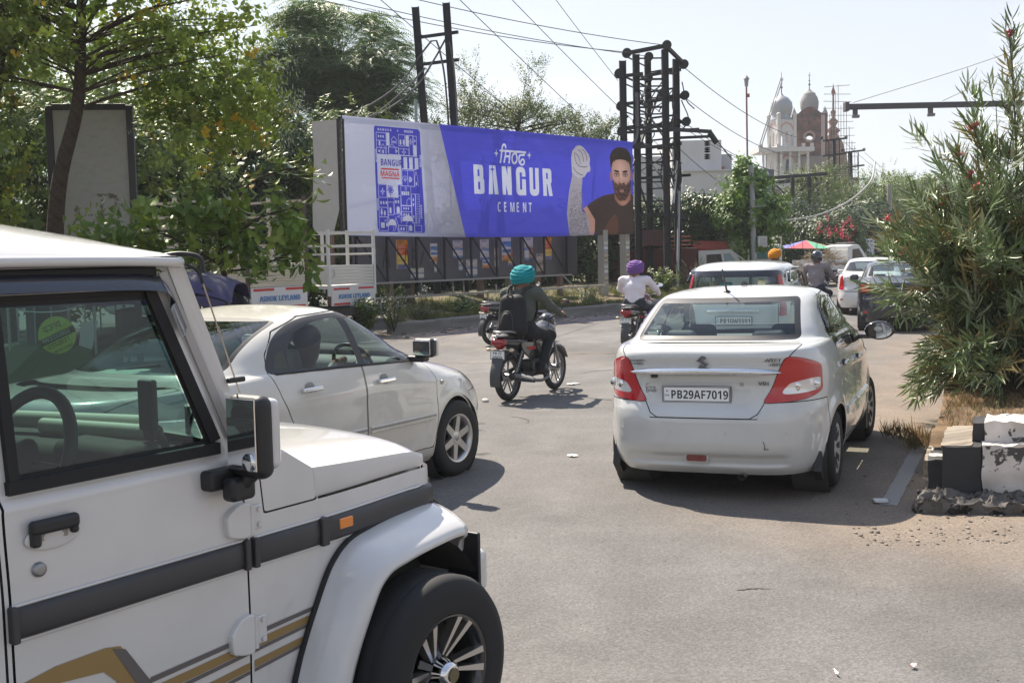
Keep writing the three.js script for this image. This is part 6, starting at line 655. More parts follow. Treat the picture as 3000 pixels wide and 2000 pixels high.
{
  const root = thing('billboard', 'large purple and lavender cement billboard above the roadside verge', 'billboard', [-4.14, 0, -28.6], R(46.5)), Wd = 11.95;
  const g = new THREE.PlaneGeometry(Wd, 3.0, 120, 30); g.translate(Wd / 2, 3.87, 0); const p = g.attributes.position; for (let i = 0; i < p.count; i++) { const x = p.getX(i), v = (p.getY(i) - 2.37) / 3; p.setZ(i, 0.012 * (fbm(x * 0.9, v * 3, 2) - 0.5) * 4 * Math.sin(PI * clamp(x / Wd))); p.setY(i, p.getY(i) - 0.07 * Math.sin(PI * x / Wd) * (1 - v)); } g.computeVertexNormals();
  const tx = canvasTex(2048, 512, banner); part(root, 'printed_banner', g, MP([1, 1, 1], 0.6, { map: tx, transmission: 0.2, thickness: 0, ior: 1.3 }));
  for (const y of [2.42, 5.34]) part(root, 'frame_rail', box(Wd / 2, y, -0.06, Wd - 0.02, 0.06, 0.05), steelDark); for (const k of [0, 8]) part(root, 'frame_post', box(0.03 + k * (Wd - 0.06) / 8, 3.87, -0.15, 0.06, 2.95, 0.06), steelDark);
  for (const x of [0.6, 3.4, 6.2, 8.8]) { const o = part(root, 'support_post', box(x, 1.4, -1.45, 0.16, 2.8, 0.16, 0.01), M([0.16, 0.11, 0.085], 0.9)); }
  // concrete pillars with pasted bills
  const bill = (seed, pal) => canvasTex(64, 160, (c) => { const q = seeded(seed); c.fillStyle = pal[0]; c.fillRect(0, 0, 64, 160); let y = 0; while (y < 160) { const h = 8 + q() * 26; c.fillStyle = pal[1 + Math.floor(q() * (pal.length - 1))]; c.fillRect(q() * 6, y, 64, h); c.fillStyle = q() < 0.5 ? 'rgba(40,40,90,0.7)' : 'rgba(250,250,240,0.7)'; for (let k = 0; k < 4; k++) c.fillRect(6 + q() * 10, y + 3 + k * 5, 20 + q() * 30, 2); y += h; } });
  const bills = [bill(3, ['#c8b48a', '#e2952d', '#d95e2a', '#e8c24a', '#8f8fb8']), bill(4, ['#b9bcc0', '#7fa2c8', '#d9d4c8', '#5d7fb0', '#c9c0b0']), bill(5, ['#c9c4b8', '#6e96c4', '#d98a3c', '#b8b8c8', '#e0d8c8']), bill(6, ['#a39a88', '#b8ab92', '#8f8676', '#c0b49c'])].map(t => M([0.8, 0.8, 0.8], 0.8, 0, { map: t }));
  for (const [x, z] of [[10.45, -0.1], [11.72, -0.2]]) { const o = part(root, 'concrete_pillar', box(x, 1.25, z, 0.24, 2.5, 0.24, 0.012), concrete); for (const [y, k, w] of [[2.0, 1, 0.2], [1.62, 3, 0.16], [1.25, 1, 0.19], [0.9, 3, 0.15]]) { const q = plate(w, 0.3); q.translate(x, y, z + 0.124); part(o, 'pasted_bill', q, bills[k]); } }
  // back of the lower hoarding: grey sheet, posts, diagonal braces, pasted bills
  const h = thing('lower_hoarding', 'long grey metal hoarding with diagonal braces and pasted bills under the billboard', 'hoarding', [-4.14, 0, -28.6], R(46.5)); const zz = -0.75, x0 = 1.0, x1 = 9.55, dark = M([0.12, 0.12, 0.125], 0.75, 0, { map: dustMap });
  const nP = 8; for (let k = 0; k < nP; k++) { const a = lerp(x0, x1, k / nP), b = lerp(x0, x1, (k + 1) / nP); part(h, 'sheet_panel', box((a + b) / 2, 1.74, zz - 0.3, b - a - 0.008, 1.24, 0.012), dark); part(h, 'post', box(a, 1.74, zz - 0.12, 0.05, 1.28, 0.05), steelDark); part(h, 'brace', beam([a + 0.03, 2.34, zz - 0.1], [b - 0.05, 1.14, zz - 0.1], 0.035, 0.035), steelDark); }
  part(h, 'post', box(x1, 1.74, zz - 0.12, 0.05, 1.28, 0.05), steelDark); part(h, 'end_panel', box(x1 + 0.02, 1.74, zz, 0.01, 1.24, 0.6), dark); part(h, 'bottom_rail', box((x0 + x1) / 2, 1.10, zz + 0.02, x1 - x0 + 0.1, 0.05, 0.09), M([0.3, 0.29, 0.27], 0.8)); part(h, 'top_rail', box((x0 + x1) / 2, 2.37, zz + 0.02, x1 - x0 + 0.1, 0.05, 0.09), steelDark); for (const x of [2.2, 6.9, 9.3]) part(h, 'leg', box(x, 0.6, zz - 0.2, 0.14, 1.1, 0.14), M([0.2, 0.14, 0.11], 0.9)); part(h, 'strut', beam([x1 - 0.35, 1.1, zz], [x1 + 0.1, 0.55, zz + 0.3], 0.04, 0.04), concrete);
  for (const [x, y, w, hh, k] of [[1.75, 1.95, 0.14, 0.14, 3], [1.7, 1.65, 0.06, 0.16, 1], [2.75, 1.86, 0.42, 0.80, 0], [3.95, 1.9, 0.28, 0.5, 2], [4.0, 1.5, 0.10, 0.36, 1], [4.9, 1.98, 0.40, 0.5, 1], [5.0, 1.5, 0.16, 0.3, 1], [6.0, 1.95, 0.38, 0.6, 1], [6.05, 1.6, 0.3, 0.4, 2], [5.45, 1.42, 0.46, 0.5, 1], [6.5, 1.7, 0.18, 0.6, 3], [6.95, 1.95, 0.42, 0.7, 2], [7.1, 1.7, 0.2, 0.5, 0], [7.95, 1.95, 0.4, 0.7, 1], [8.05, 1.8, 0.2, 0.4, 0], [8.45, 1.5, 0.34, 0.6, 3], [8.85, 1.95, 0.36, 0.7, 0], [3.3, 1.32, 0.5, 0.3, 1]]) { const q = plate(w, hh); q.translate(x, y, zz - 0.289); part(h, 'pasted_bill', q, bills[k]); }
  { const q = strokes2([[[0, 0], [1, 4], [2, 0]], [[0.5, 1.6], [1.6, 1.6]], [[6, 0], [6.6, 4], [7.4, 0.4]], [[8.4, 4], [8.4, 0], [9.8, 1], [8.6, 2], [9.6, 3], [8.4, 4]], [[10.6, 0.4], [11.6, 3.4]]], 0.012, 0.13, 2.05, 1.5); q.translate(0, 0, zz - 0.285); part(h, 'graffiti', q, MAT.black); }
  // railing in front
  const rl = thing('low_railing', 'low pipe railing with thin posts in front of the verge', 'railing', [-4.14, 0, -28.6], R(46.5)); part(rl, 'top_rail', box(5.4, 0.74, 0.2, 9.6, 0.06, 0.10), M([0.34, 0.31, 0.27], 0.85)); for (const x of [0.9, 4.85, 9.2, 10.05]) part(rl, 'post', rod([x, 0.25, 0.2], [x, 0.72, 0.2], 0.022), M([0.40, 0.38, 0.35], 0.8)); for (const x of [2.6, 3.6, 4.0, 5.3]) { part(rl, 'stub', rod([x, 0.74, 0.1], [x, 0.95, 0.1], 0.018), concrete); }
}
// white end board beside the billboard and its lattice post
{
  const root = thing('white_board', 'narrow white sheet board with torn lower edge beside the billboard', 'board', [-4.84, 0, -28.2], 0.1); const pts = [[0, 2.46], [0.45, 2.44], [0.52, 2.7], [0.60, 3.0], [0.60, 5.22], [0.0, 5.18], [0.02, 4.2], [-0.05, 3.2], [-0.06, 2.6]];
  part(root, 'sheet', extrude(pts, 0.03), M([0.50, 0.49, 0.47], 0.8, 0, { map: dustMap })); const L = [rod([0.62, 0.4, -0.05], [0.62, 5.25, -0.05], 0.03), rod([0.76, 0.4, -0.05], [0.76, 5.25, -0.05], 0.03)]; part(root, 'post', L[0], steelDark); part(root, 'post', L[1], steelDark); for (let k = 0; k < 14; k++) part(root, 'lacing', rod([0.62, 2.5 + k * 0.2, -0.05], [0.76, 2.6 + k * 0.2, -0.05], 0.012), rust); part(root, 'support_post', box(0.3, 1.4, -0.15, 0.14, 2.2, 0.14), M([0.22, 0.14, 0.1], 0.9));
}
{
  const root = thing('framed_sign', 'blank grey sign board in a thick black frame behind the tree trunk', 'sign', [-6.22, 0, -17], 0.12); const stain = canvasTex(256, 512, (c) => { const q = seeded(9); c.fillStyle = '#a9a9a6'; c.fillRect(0, 0, 256, 512); for (let k = 0; k < 500; k++) { c.fillStyle = `rgba(${120 + q() * 60},${115 + q() * 55},${105 + q() * 50},0.10)`; c.fillRect(q() * 256, q() * 512, 4 + q() * 30, 2 + q() * 14); } c.fillStyle = 'rgba(96,92,86,0.5)'; for (const [x, y, w, h] of [[140, 290, 60, 4], [148, 310, 10, 70], [200, 300, 16, 90], [180, 296, 26, 6], [60, 330, 14, 50], [90, 360, 80, 3]]) for (let k = 0; k < 30; k++) c.fillRect(x + q() * w - 2, y + q() * h, 2 + q() * 8, 2 + q() * 8); });
  const f = plate(1.06, 2.2); f.translate(0, 3.02, 0.022); part(root, 'panel', f, M([0.92, 0.92, 0.90], 0.8, 0, { map: stain })); part(root, 'panel_back', box(0, 3.02, 0, 1.08, 2.22, 0.04), MAT.plastic); for (const s of [-1, 1]) part(root, 'frame_side', box(s * 0.58, 3.0, 0.02, 0.10, 2.34, 0.10, 0.008), MAT.black); part(root, 'frame_top', box(0, 4.15, 0.02, 1.06, 0.09, 0.10, 0.008), MAT.black); part(root, 'frame_bottom', box(0, 1.90, 0.02, 1.06, 0.09, 0.10, 0.008), MAT.black); for (const s of [-1, 1]) part(root, 'post', box(s * 0.55, 0.95, -0.06, 0.09, 1.9, 0.09), MAT.black);
}
// ---------- poles and wires ----------
function hsteel(root, name, a, b, w = 0.16, m = steelDark) { const A = V(...a), B = V(...b), d = B.clone().sub(A), L = d.length(), g = join([box(0, L / 2, 0, 0.03, L, w), box(w * 0.42, L / 2, 0, 0.02, L, w), box(-w * 0.42, L / 2, 0, 0.02, L, w)].map((q, i) => i ? q : box(0, L / 2, 0, w * 0.82, L, 0.02))); g.applyQuaternion(new THREE.Quaternion().setFromUnitVectors(V(0, 1, 0), d.normalize())); g.translate(...a); return part(root, name, g, m); }
function insul(p, r = 0.11) { const L = []; for (let k = 0; k < 3; k++) L.push(lathe([[0.02, 0], [r, 0.02], [r * 0.9, 0.05], [0.03, 0.07]], 14).translate(0, k * 0.07, 0)); return join(L).translate(...p); }
{
  const root = thing('twin_pole', 'twin black steel pole frame with cable loops behind the billboard', 'utility pole', [-2.2, 0, -35.2]); hsteel(root, 'post', [-0.10, 0.3, -0.3], [-0.57, 9.46, -0.3], 0.24); hsteel(root, 'post', [0.80, 0.3, 0.2], [0.41, 9.46, 0.2], 0.24); for (const y of [8.53, 7.7]) part(root, 'cross_bar', beam([-0.55, y, -0.3], [0.75, y + 0.05, 0.2], 0.09, 0.09), steelDark);
  const cab = M([0.14, 0.135, 0.13], 0.7), loops = [[[0.40, 0, 0.1], [0.36, 6.4, 0.1], [0.22, 7.8, 0.1], [0.02, 8.42, 0], [-0.35, 8.1, -0.2], [-1.2, 7.1, -0.4], [-2.6, 6.25, -0.2], [-4.2, 5.85, 0.4], [-6, 5.75, 1.5]], [[0.75, 0, 0.35], [0.62, 7.2, 0.32], [0.52, 8.1, 0.25], [0.40, 8.42, 0.1], [0.05, 7.9, 0], [-0.7, 6.9, -0.1], [-2.0, 6.1, 0], [-3.6, 5.72, 0.5], [-5.4, 5.60, 1.6]], [[-0.3, 7.55, 0.0], [-1.0, 6.85, 0.05], [-2.1, 6.05, 0.2], [-3.8, 5.6, 0.8], [-5.8, 5.5, 2]]]; for (const l of loops) part(root, 'cable', tube(l, 0.03, 70, 7), cab);
}
{
  const root = thing('substation_frame', 'tall black lattice of switchgear posts and crossarms beside the billboard', 'utility structure', [5.2, 0, -42]); const P = [[-1.01, 1.0, 8.6], [-0.47, 0.5, 8.9], [0.26, -2.0, 9.15], [0.58, 0.5, 9.05], [1.2, -1.0, 8.95]];
  for (const [x, z, h] of P) hsteel(root, 'post', [x, 0, z], [x - 0.02, h, z], 0.26); const bar = (a, b, w = 0.10) => part(root, 'crossarm', beam(a, b, w, w), steelDark), [p1, p2, p3, p4, p5] = P.map(q => [q[0], q[1]]);
  const link = (a, b, y, w) => bar([a[0], y, a[1]], [b[0], y, b[1]], w); const at = (a, b, t) => [lerp(a[0], b[0], t), lerp(a[1], b[1], t)];
  for (const y of [8.2, 7.2, 6.35, 5.7]) { bar([p1[0] - 0.15, y - 0.15, p1[1]], [p2[0] + 0.2, y, p2[1]], 0.12); bar([p2[0], y, p2[1]], [p3[0], y + 0.15, p3[1]], 0.09); } for (const y of [8.5, 7.5, 6.55, 5.75]) { bar([p3[0] - 0.1, y, p3[1] + 0.05], [p5[0] + 0.15, y + 0.06, p5[1]], 0.12); bar([p4[0] - 0.3, y - 0.25, p4[1]], [p5[0], y - 0.1, p5[1]], 0.08); } bar([p2[0] - 0.3, 8.95, p2[1]], [p4[0] + 0.1, 9.2, p4[1]], 0.14); bar([p4[0], 9.2, p4[1]], [p5[0] + 0.25, 8.8, p5[1]], 0.12); for (const y of [6.2, 6.05, 5.5]) bar([p1[0] - 0.2, y, p1[1]], [p4[0] + 0.2, y + 0.1, p4[1]], 0.09); bar([p4[0], 6.2, p4[1]], [2.5, 6.25, -1.2], 0.13); bar([p5[0], 6.0, p5[1] + 0.2], [2.45, 6.05, -1.0], 0.1); bar([p5[0], 6.35, p5[1] - 0.3], [2.1, 6.4, -1.4], 0.05);
  for (const [a, b] of [[[p2[0], 5.2, p2[1]], [p3[0], 7.4, p3[1]]], [[p3[0], 8.3, p3[1]], [p2[0], 6.9, p2[1]]], [[p3[0], 5.3, p3[1]], [p4[0], 4.2, p4[1]]], [[p4[0], 5.2, p4[1]], [p5[0], 3.9, p5[1]]], [[p5[0], 5.4, p5[1]], [p4[0], 4.0, p4[1]]], [[p2[0], 4.4, p2[1]], [p3[0], 3.2, p3[1]]], [[p4[0], 2.0, p4[1]], [p5[0], 5.0, p5[1] + 0.3]], [[p3[0], 7.0, p3[1]], [p4[0], 5.8, p4[1]]]]) part(root, 'brace', beam(a, b, 0.06, 0.06), steelDark); part(root, 'switch_pipe', rod([p2[0] - 0.2, 4.9, p2[1] + 0.3], [p3[0] + 0.4, 7.9, p3[1] + 0.3], 0.045), steelDark); part(root, 'switch_pipe', rod([p4[0] + 0.2, 3.5, p4[1] + 0.3], [p5[0] - 0.1, 5.1, p5[1] + 0.6], 0.04), M([0.4, 0.4, 0.4], 0.7)); part(root, 'conduit', rod([p4[0] + 0.3, 0.3, p4[1] + 0.4], [p5[0], 4.0, p5[1] + 0.4], 0.05), M([0.35, 0.35, 0.36], 0.7)); bar([p4[0] - 0.5, 3.1, p4[1] + 0.2], [p5[0] + 0.2, 3.05, p5[1] + 0.3], 0.16); bar([p2[0], 3.1, p2[1] + 0.1], [p4[0], 3.12, p4[1] + 0.1], 0.12); bar([p3[0] - 0.3, 4.6, p3[1]], [p5[0] + 0.5, 4.62, p5[1]], 0.1);
  for (const [x, y, z] of [[p2[0] - 0.35, 8.95, p2[1]], [p3[0] - 0.1, 9.05, p3[1] + 1], [p4[0] + 0.05, 9.2, p4[1]], [p5[0] + 0.28, 8.75, p5[1]], [p5[0] + 0.3, 7.6, p5[1]], [p5[0] + 0.35, 6.62, p5[1]], [p1[0] - 0.15, 8.15, p1[1]], [p1[0] - 0.1, 7.0, p1[1]], [p1[0] - 0.08, 6.1, p1[1]], [p4[0] - 0.1, 7.5, p4[1]], [p2[0], 6.5, p2[1]], [p3[0], 7.4, p3[1]], [p3[0], 8.4, p3[1]]]) part(root, 'insulator', new THREE.CylinderGeometry(0.17, 0.17, 0.2, 18).rotateX(PI / 2).translate(x, y, z), steelDark); part(root, 'insulator', insul([2.35, 5.2, -1.1], 0.12), steelDark); part(root, 'insulator', insul([2.35, 5.45, -1.1], 0.12), steelDark); part(root, 'insulator', insul([2.35, 5.7, -1.1], 0.12), steelDark); part(root, 'fuse_holder', rod([2.45, 6.2, -1.1], [2.72, 5.8, -1.1], 0.11), steelDark);
  for (const [y, q] of [[8.75, 0.05], [8.0, 0.07], [7.75, 0.05], [7.0, 0.07], [6.75, 0.05], [6.15, 0.06], [5.3, 0.06], [5.0, 0.05], [4.3, 0.05], [3.6, 0.05]]) { link(p1[1] > 0 ? p2 : p1, p4, y, q); link(p3, p5, y - 0.12, q); if (y > 5.5) link(p1, p3, y + 0.06, q * 0.8); } for (let k = 0; k < 7; k++) { const y = 4 + k * 0.65; part(root, 'brace', beam([p2[0], y, p2[1]], [p4[0], y + (k % 2 ? 0.6 : -0.5), p4[1]], 0.035, 0.035), steelDark); }
  const r = seeded(31); for (let k = 0; k < 26; k++) { const a = [lerp(-1, 1.2, r()), 4.6 + r() * 4, lerp(-1.6, 1, r())], b = [a[0] + (r() - 0.5) * 1.2, a[1] - 0.5 - r() * 1.4, a[2] + (r() - 0.5)]; part(root, 'jumper_wire', tube([a, [lerp(a[0], b[0], 0.5) + (r() - 0.5) * 0.5, lerp(a[1], b[1], 0.5) - 0.2, a[2]], b], 0.022, 16, 5), steelDark); } part(root, 'cable_bend', tube([[-1.9, 5.55, 1.8], [-1.2, 5.5, 1.5], [-0.75, 5.62, 1.2], [-0.55, 5.9, 0.9], [-0.5, 7.5, 0.7]], 0.06, 40, 8), M([0.12, 0.12, 0.12], 0.7)); part(root, 'notice_panel', box(0.3, 2.3, -1.6, 1.1, 0.6, 0.03), M([0.12, 0.06, 0.06], 0.8));
}
{ // second frame further back
  const root = thing('substation_frame', 'smaller dark transformer frame beyond the trees near the brick tower', 'utility structure', [17.2, 0, -70]); for (const [x, z] of [[-0.9, 0], [0.2, 0.5], [1.3, 0.2], [1.7, -1.2]]) hsteel(root, 'post', [x, 0, z], [x, 6.1, z], 0.2); for (const [a, b] of [[[-2, 6.0, 0], [2.6, 6.25, 0]], [[-1.2, 5.8, -1], [2.4, 6.0, -1]], [[-1.2, 3.6, 0.2], [2, 3.65, 0.2]], [[-1, 2.6, 0], [1.8, 2.6, 0]]]) part(root, 'crossarm', beam(a, b, 0.22, 0.2), steelDark); for (const [a, b] of [[[-0.9, 5.8, 0], [1.3, 3.6, 0.2]], [[-0.9, 3.6, 0], [1.3, 5.8, 0.2]], [[-0.9, 3.5, 0], [1.3, 2, 0.2]], [[-0.9, 2, 0], [1.3, 3.5, 0.2]]]) part(root, 'brace', beam(a, b, 0.09, 0.09), steelDark); part(root, 'transformer', box(-0.4, 4.2, 0, 1.1, 1.1, 0.9, 0.05), M([0.08, 0.08, 0.085], 0.7)); for (const x of [0.9, 1.9, 2.5]) for (const y of [5.5, 5.2, 4.9]) part(root, 'insulator', insul([x, y, 0], 0.1), steelDark);
}
function crossPole(label, x, z, h, arms, w, lean = 0) { const root = thing('cross_pole', label, 'utility pole', [x, 0, z], 0, 'crossarm poles by the far trees'); hsteel(root, 'post', [0.1, 0, 0], [-lean, h, 0], 0.2); arms.forEach(y => { part(root, 'crossarm', beam([-w + 0.1, y - 0.05, 0.15], [w, y + 0.12, -0.1], 0.12, 0.12), steelDark); }); for (const s of [-0.35, 0.35]) part(root, 'brace', rod([s, arms[0], 0], [s * 0.9 + 0.1, arms[arms.length - 1] - 0.6, 0], 0.035), steelDark); for (const s of [-1, 1]) part(root, 'insulator', insul([s * w * 0.95, arms[0] + 0.05, 0], 0.12), steelDark); return root; }
crossPole('taller crossarm pole in front of the brick spire', 21.5, -75, 8.8, [8.74, 7.75, 6.75, 5.75], 0.85); crossPole('shorter crossarm pole beside the taller one', 24.3, -80, 8.4, [8.34, 7.3, 6.35, 5.1], 0.8, 0.2);
function plainPole(name, label, x, z, h, r, m, lean = 0) { const root = thing(name, label, 'pole', [x, 0, z]); part(root, 'shaft', rod([lean, 0, 0], [-0.0, h, 0], r * 1.15, r, 12), m); return root; }
{
  const greyPaint = M([0.30, 0.31, 0.32], 0.6); let p = plainPole('street_pole', 'grey steel pole carrying a metal box beside the leafy tree', 9.24, -43.2, 4.95, 0.10, greyPaint, 0.14); const b = part(p, 'control_box', box(0.38, 2.05, 0.12, 0.34, 0.42, 0.24, 0.01), M([0.55, 0.55, 0.53], 0.6)); part(b, 'box_door', box(0.40, 2.05, 0.245, 0.24, 0.34, 0.012, 0.004), M([0.42, 0.42, 0.41], 0.6)); part(p, 'arm', rod([-0.1, 3.35, 0], [0.55, 3.42, 0], 0.03), greyPaint);
  p = plainPole('mast', 'tall thin red mast with small head above the white building', 14.7, -70, 11.6, 0.055, M([0.28, 0.14, 0.12], 0.7), 0.1); part(p, 'mast_head', lathe([[0, 0], [0.1, 0.05], [0.14, 0.45], [0.2, 0.5], [0, 0.75]], 12).translate(0, 11.6, 0), M([0.35, 0.34, 0.34], 0.6)); part(p, 'mast_lamp', box(0.12, 11.1, 0, 0.14, 0.22, 0.12, 0.02), M([0.3, 0.08, 0.06], 0.6));
  plainPole('thin_pole', 'thin pale lamp pole just left of the twin black poles', -3.0, -37.5, 6.9, 0.05, M([0.33, 0.40, 0.38], 0.6)); plainPole('concrete_pole', 'slim concrete pole partly hidden by the oleander', 24.2, -72, 5.6, 0.14, concrete);
  const gt = thing('gantry_arm', 'dark square overhead arm with camera brackets above the oleander', 'gantry', [0, 0, -28]); part(gt, 'arm', box(11.6, 5.24, 0, 6.6, 0.135, 0.14, 0.01), M([0.10, 0.10, 0.105], 0.55, 0.3)); part(gt, 'end_plate', box(8.33, 5.24, 0, 0.1, 0.22, 0.22, 0.01), M([0.12, 0.12, 0.12], 0.6)); for (const x of [8.55, 10.4, 12.3]) { const q = part(gt, 'camera_bracket', box(x, 5.07, 0, 0.1, 0.2, 0.12, 0.01), M([0.12, 0.12, 0.12], 0.6)); part(q, 'camera', box(x, 5.0, 0.05, 0.16, 0.07, 0.14, 0.01), M([0.2, 0.2, 0.2], 0.5)); } for (const [x0, x1, y1] of [[8.5, 14.2, 7.1], [10.7, 14.2, 7.0]]) part(gt, 'stay_wire', tube([[x0, 5.34, 0], [lerp(x0, x1, 0.5), lerp(5.34, y1, 0.5) - 0.06, 0], [x1, y1, 0]], 0.008, 20, 5), M([0.35, 0.3, 0.25], 0.6)); part(gt, 'mast', box(14.8, 3.8, 0, 0.28, 7.6, 0.28), M([0.12, 0.12, 0.12], 0.6));
}
{ // overhead wires, each its own span
  const wm = M([0.06, 0.06, 0.065], 0.6), span = (a, b, sag, r = 0.016, label) => { const P = []; for (let i = 0; i <= 16; i++) { const t = i / 16; P.push([lerp(a[0], b[0], t), lerp(a[1], b[1], t) - sag * 4 * t * (1 - t), lerp(a[2], b[2], t)]); } single('overhead_wire', wl[wi++], 'wire', tube(P, r, 32, 5), wm, 'overhead wires'); };
  const T = { a: [4.7, 8.95, -41.5], b: [5.5, 9.05, -43], c: [5.8, 9.2, -41.5], d: [6.5, 8.8, -43], e: [6.55, 7.65, -43], f: [6.6, 6.65, -43], g: [7.9, 5.9, -43] };
  const wl = ['uppermost wire leaving the frame above the silk tree', 'second wire running from the top edge to the switchgear', 'third wire above the billboard to the switchgear', 'long wire crossing behind the twin poles toward the white building', 'wire sloping steeply from the top edge behind the billboard', 'wire crossing the twin poles and dropping behind the thorn tree', 'topmost wire from switchgear to the far crossarm pole', 'second wire from switchgear to the far crossarm pole', 'third wire from switchgear to the far crossarm pole', 'low wire from the switchgear arm to the transformer frame', 'wire dropping from the switchgear arm toward the leafy tree', 'faint wire passing above the white building roof', 'lowest wire crossing the white building wall', 'faint wire coming down to the left of the switchgear', 'wire leaving the taller crossarm pole to the right', 'wire leaving the shorter crossarm pole to the right']; let wi = 0; const L = 0; span([-9, 10.4, -34], T.a, 0.35, 0.014, L); span([-9, 10.8, -35], T.b, 0.3, 0.014, L); span([-8, 10.7, -33], T.c, 0.3, 0.014, L); span([-4.2, 11.5, -30], [9, 4.2, -60], 0.2, 0.014, L); span([-2.4, 11.2, -30], [6.8, 5.8, -48], 0.15, 0.012, L); span([-6.1, 11.3, -32], [3.2, 5.5, -50], 0.1, 0.014, L);
  span(T.d, [21.0, 8.7, -75], 0.8, 0.016, L); span(T.e, [20.8, 7.75, -75], 0.9, 0.016, L); span(T.f, [20.8, 6.75, -75], 0.9, 0.016, L); span(T.g, [17.2, 5.9, -70], 0.9, 0.016, L); span([7.9, 5.9, -43], [14, 5.2, -62], 0.2, 0.014, L); span([5.2, 7.2, -42], [22, 7.0, -80], 1.0, 0.014, L); span([6.5, 5.6, -43], [17, 4.2, -70], 0.6, 0.014, L); span([0.2, 10.8, -33], [4.0, 7.9, -41], 0.05, 0.01, L); span([22.3, 8.5, -75], [34, 4.5, -90], 0.3, 0.014, L); span([25.1, 8.3, -80], [36, 5.0, -95], 0.3, 0.014, L);
  single('sagging_cable', 'thick pale sagging cable in front of the far trees', 'cable', tube([[14.0, 3.15, -58], [15.6, 3.35, -58], [17.2, 3.95, -58], [18.4, 4.9, -58], [19.4, 6.2, -60]], 0.05, 40, 6), M([0.4, 0.4, 0.39], 0.6));
}
// ---------- buildings ----------
{
  const wallM = M([0.68, 0.69, 0.71], 0.85, 0, { map: dustMap }), root = thing('white_building', 'plain white building with stepped roof and grey vertical sign', 'building', [0, 0, -75]); part(root, 'wall', join([box(14.1, 3.45, -5, 5.2, 6.9, 10)]), wallM); part(root, 'upper_block', box(12.6, 4.5, -5.4, 3.3, 9.0, 9), wallM); part(root, 'stair_head', box(14.75, 7.55, -4, 1.0, 1.25, 3), M([0.36, 0.37, 0.39], 0.9)); part(root, 'red_pipes', join([box(14.5, 7.1, -2.3, 0.5, 0.14, 0.3, 0.05), box(14.55, 7.25, -2.3, 0.3, 0.1, 0.3, 0.05)]), M([0.3, 0.06, 0.05], 0.7)); part(root, 'parapet', box(14.1, 6.93, 0.02, 5.3, 0.10, 0.25), wallM); part(root, 'rear_block', box(9.6, 4.2, -9, 2.8, 8.4, 6), M([0.4, 0.42, 0.44], 0.9));
  const s = part(root, 'sign_panel', box(17.05, 4.3, 0.25, 0.86, 5.2, 0.12), M([0.13, 0.15, 0.19], 0.6)); 'AIR COMPRESSOR'.split('').forEach((ch, i) => { if (ch !== ' ') { const g = text3(ch, 0.26, 0.03); g.translate(17.05, 6.65 - i * 0.345, 0.32); part(s, 'letter', g, M([0.7, 0.7, 0.7], 0.6)); } }); for (const x of [13.6, 13.8]) part(root, 'rebar', rod([x + 2.0, 6.9, -1], [x + 2.0, 7.3, -1], 0.02), rust); part(root, 'window_grille', box(16.0, 2.6, 0.05, 0.7, 1.0, 0.08), MAT.plastic);
}
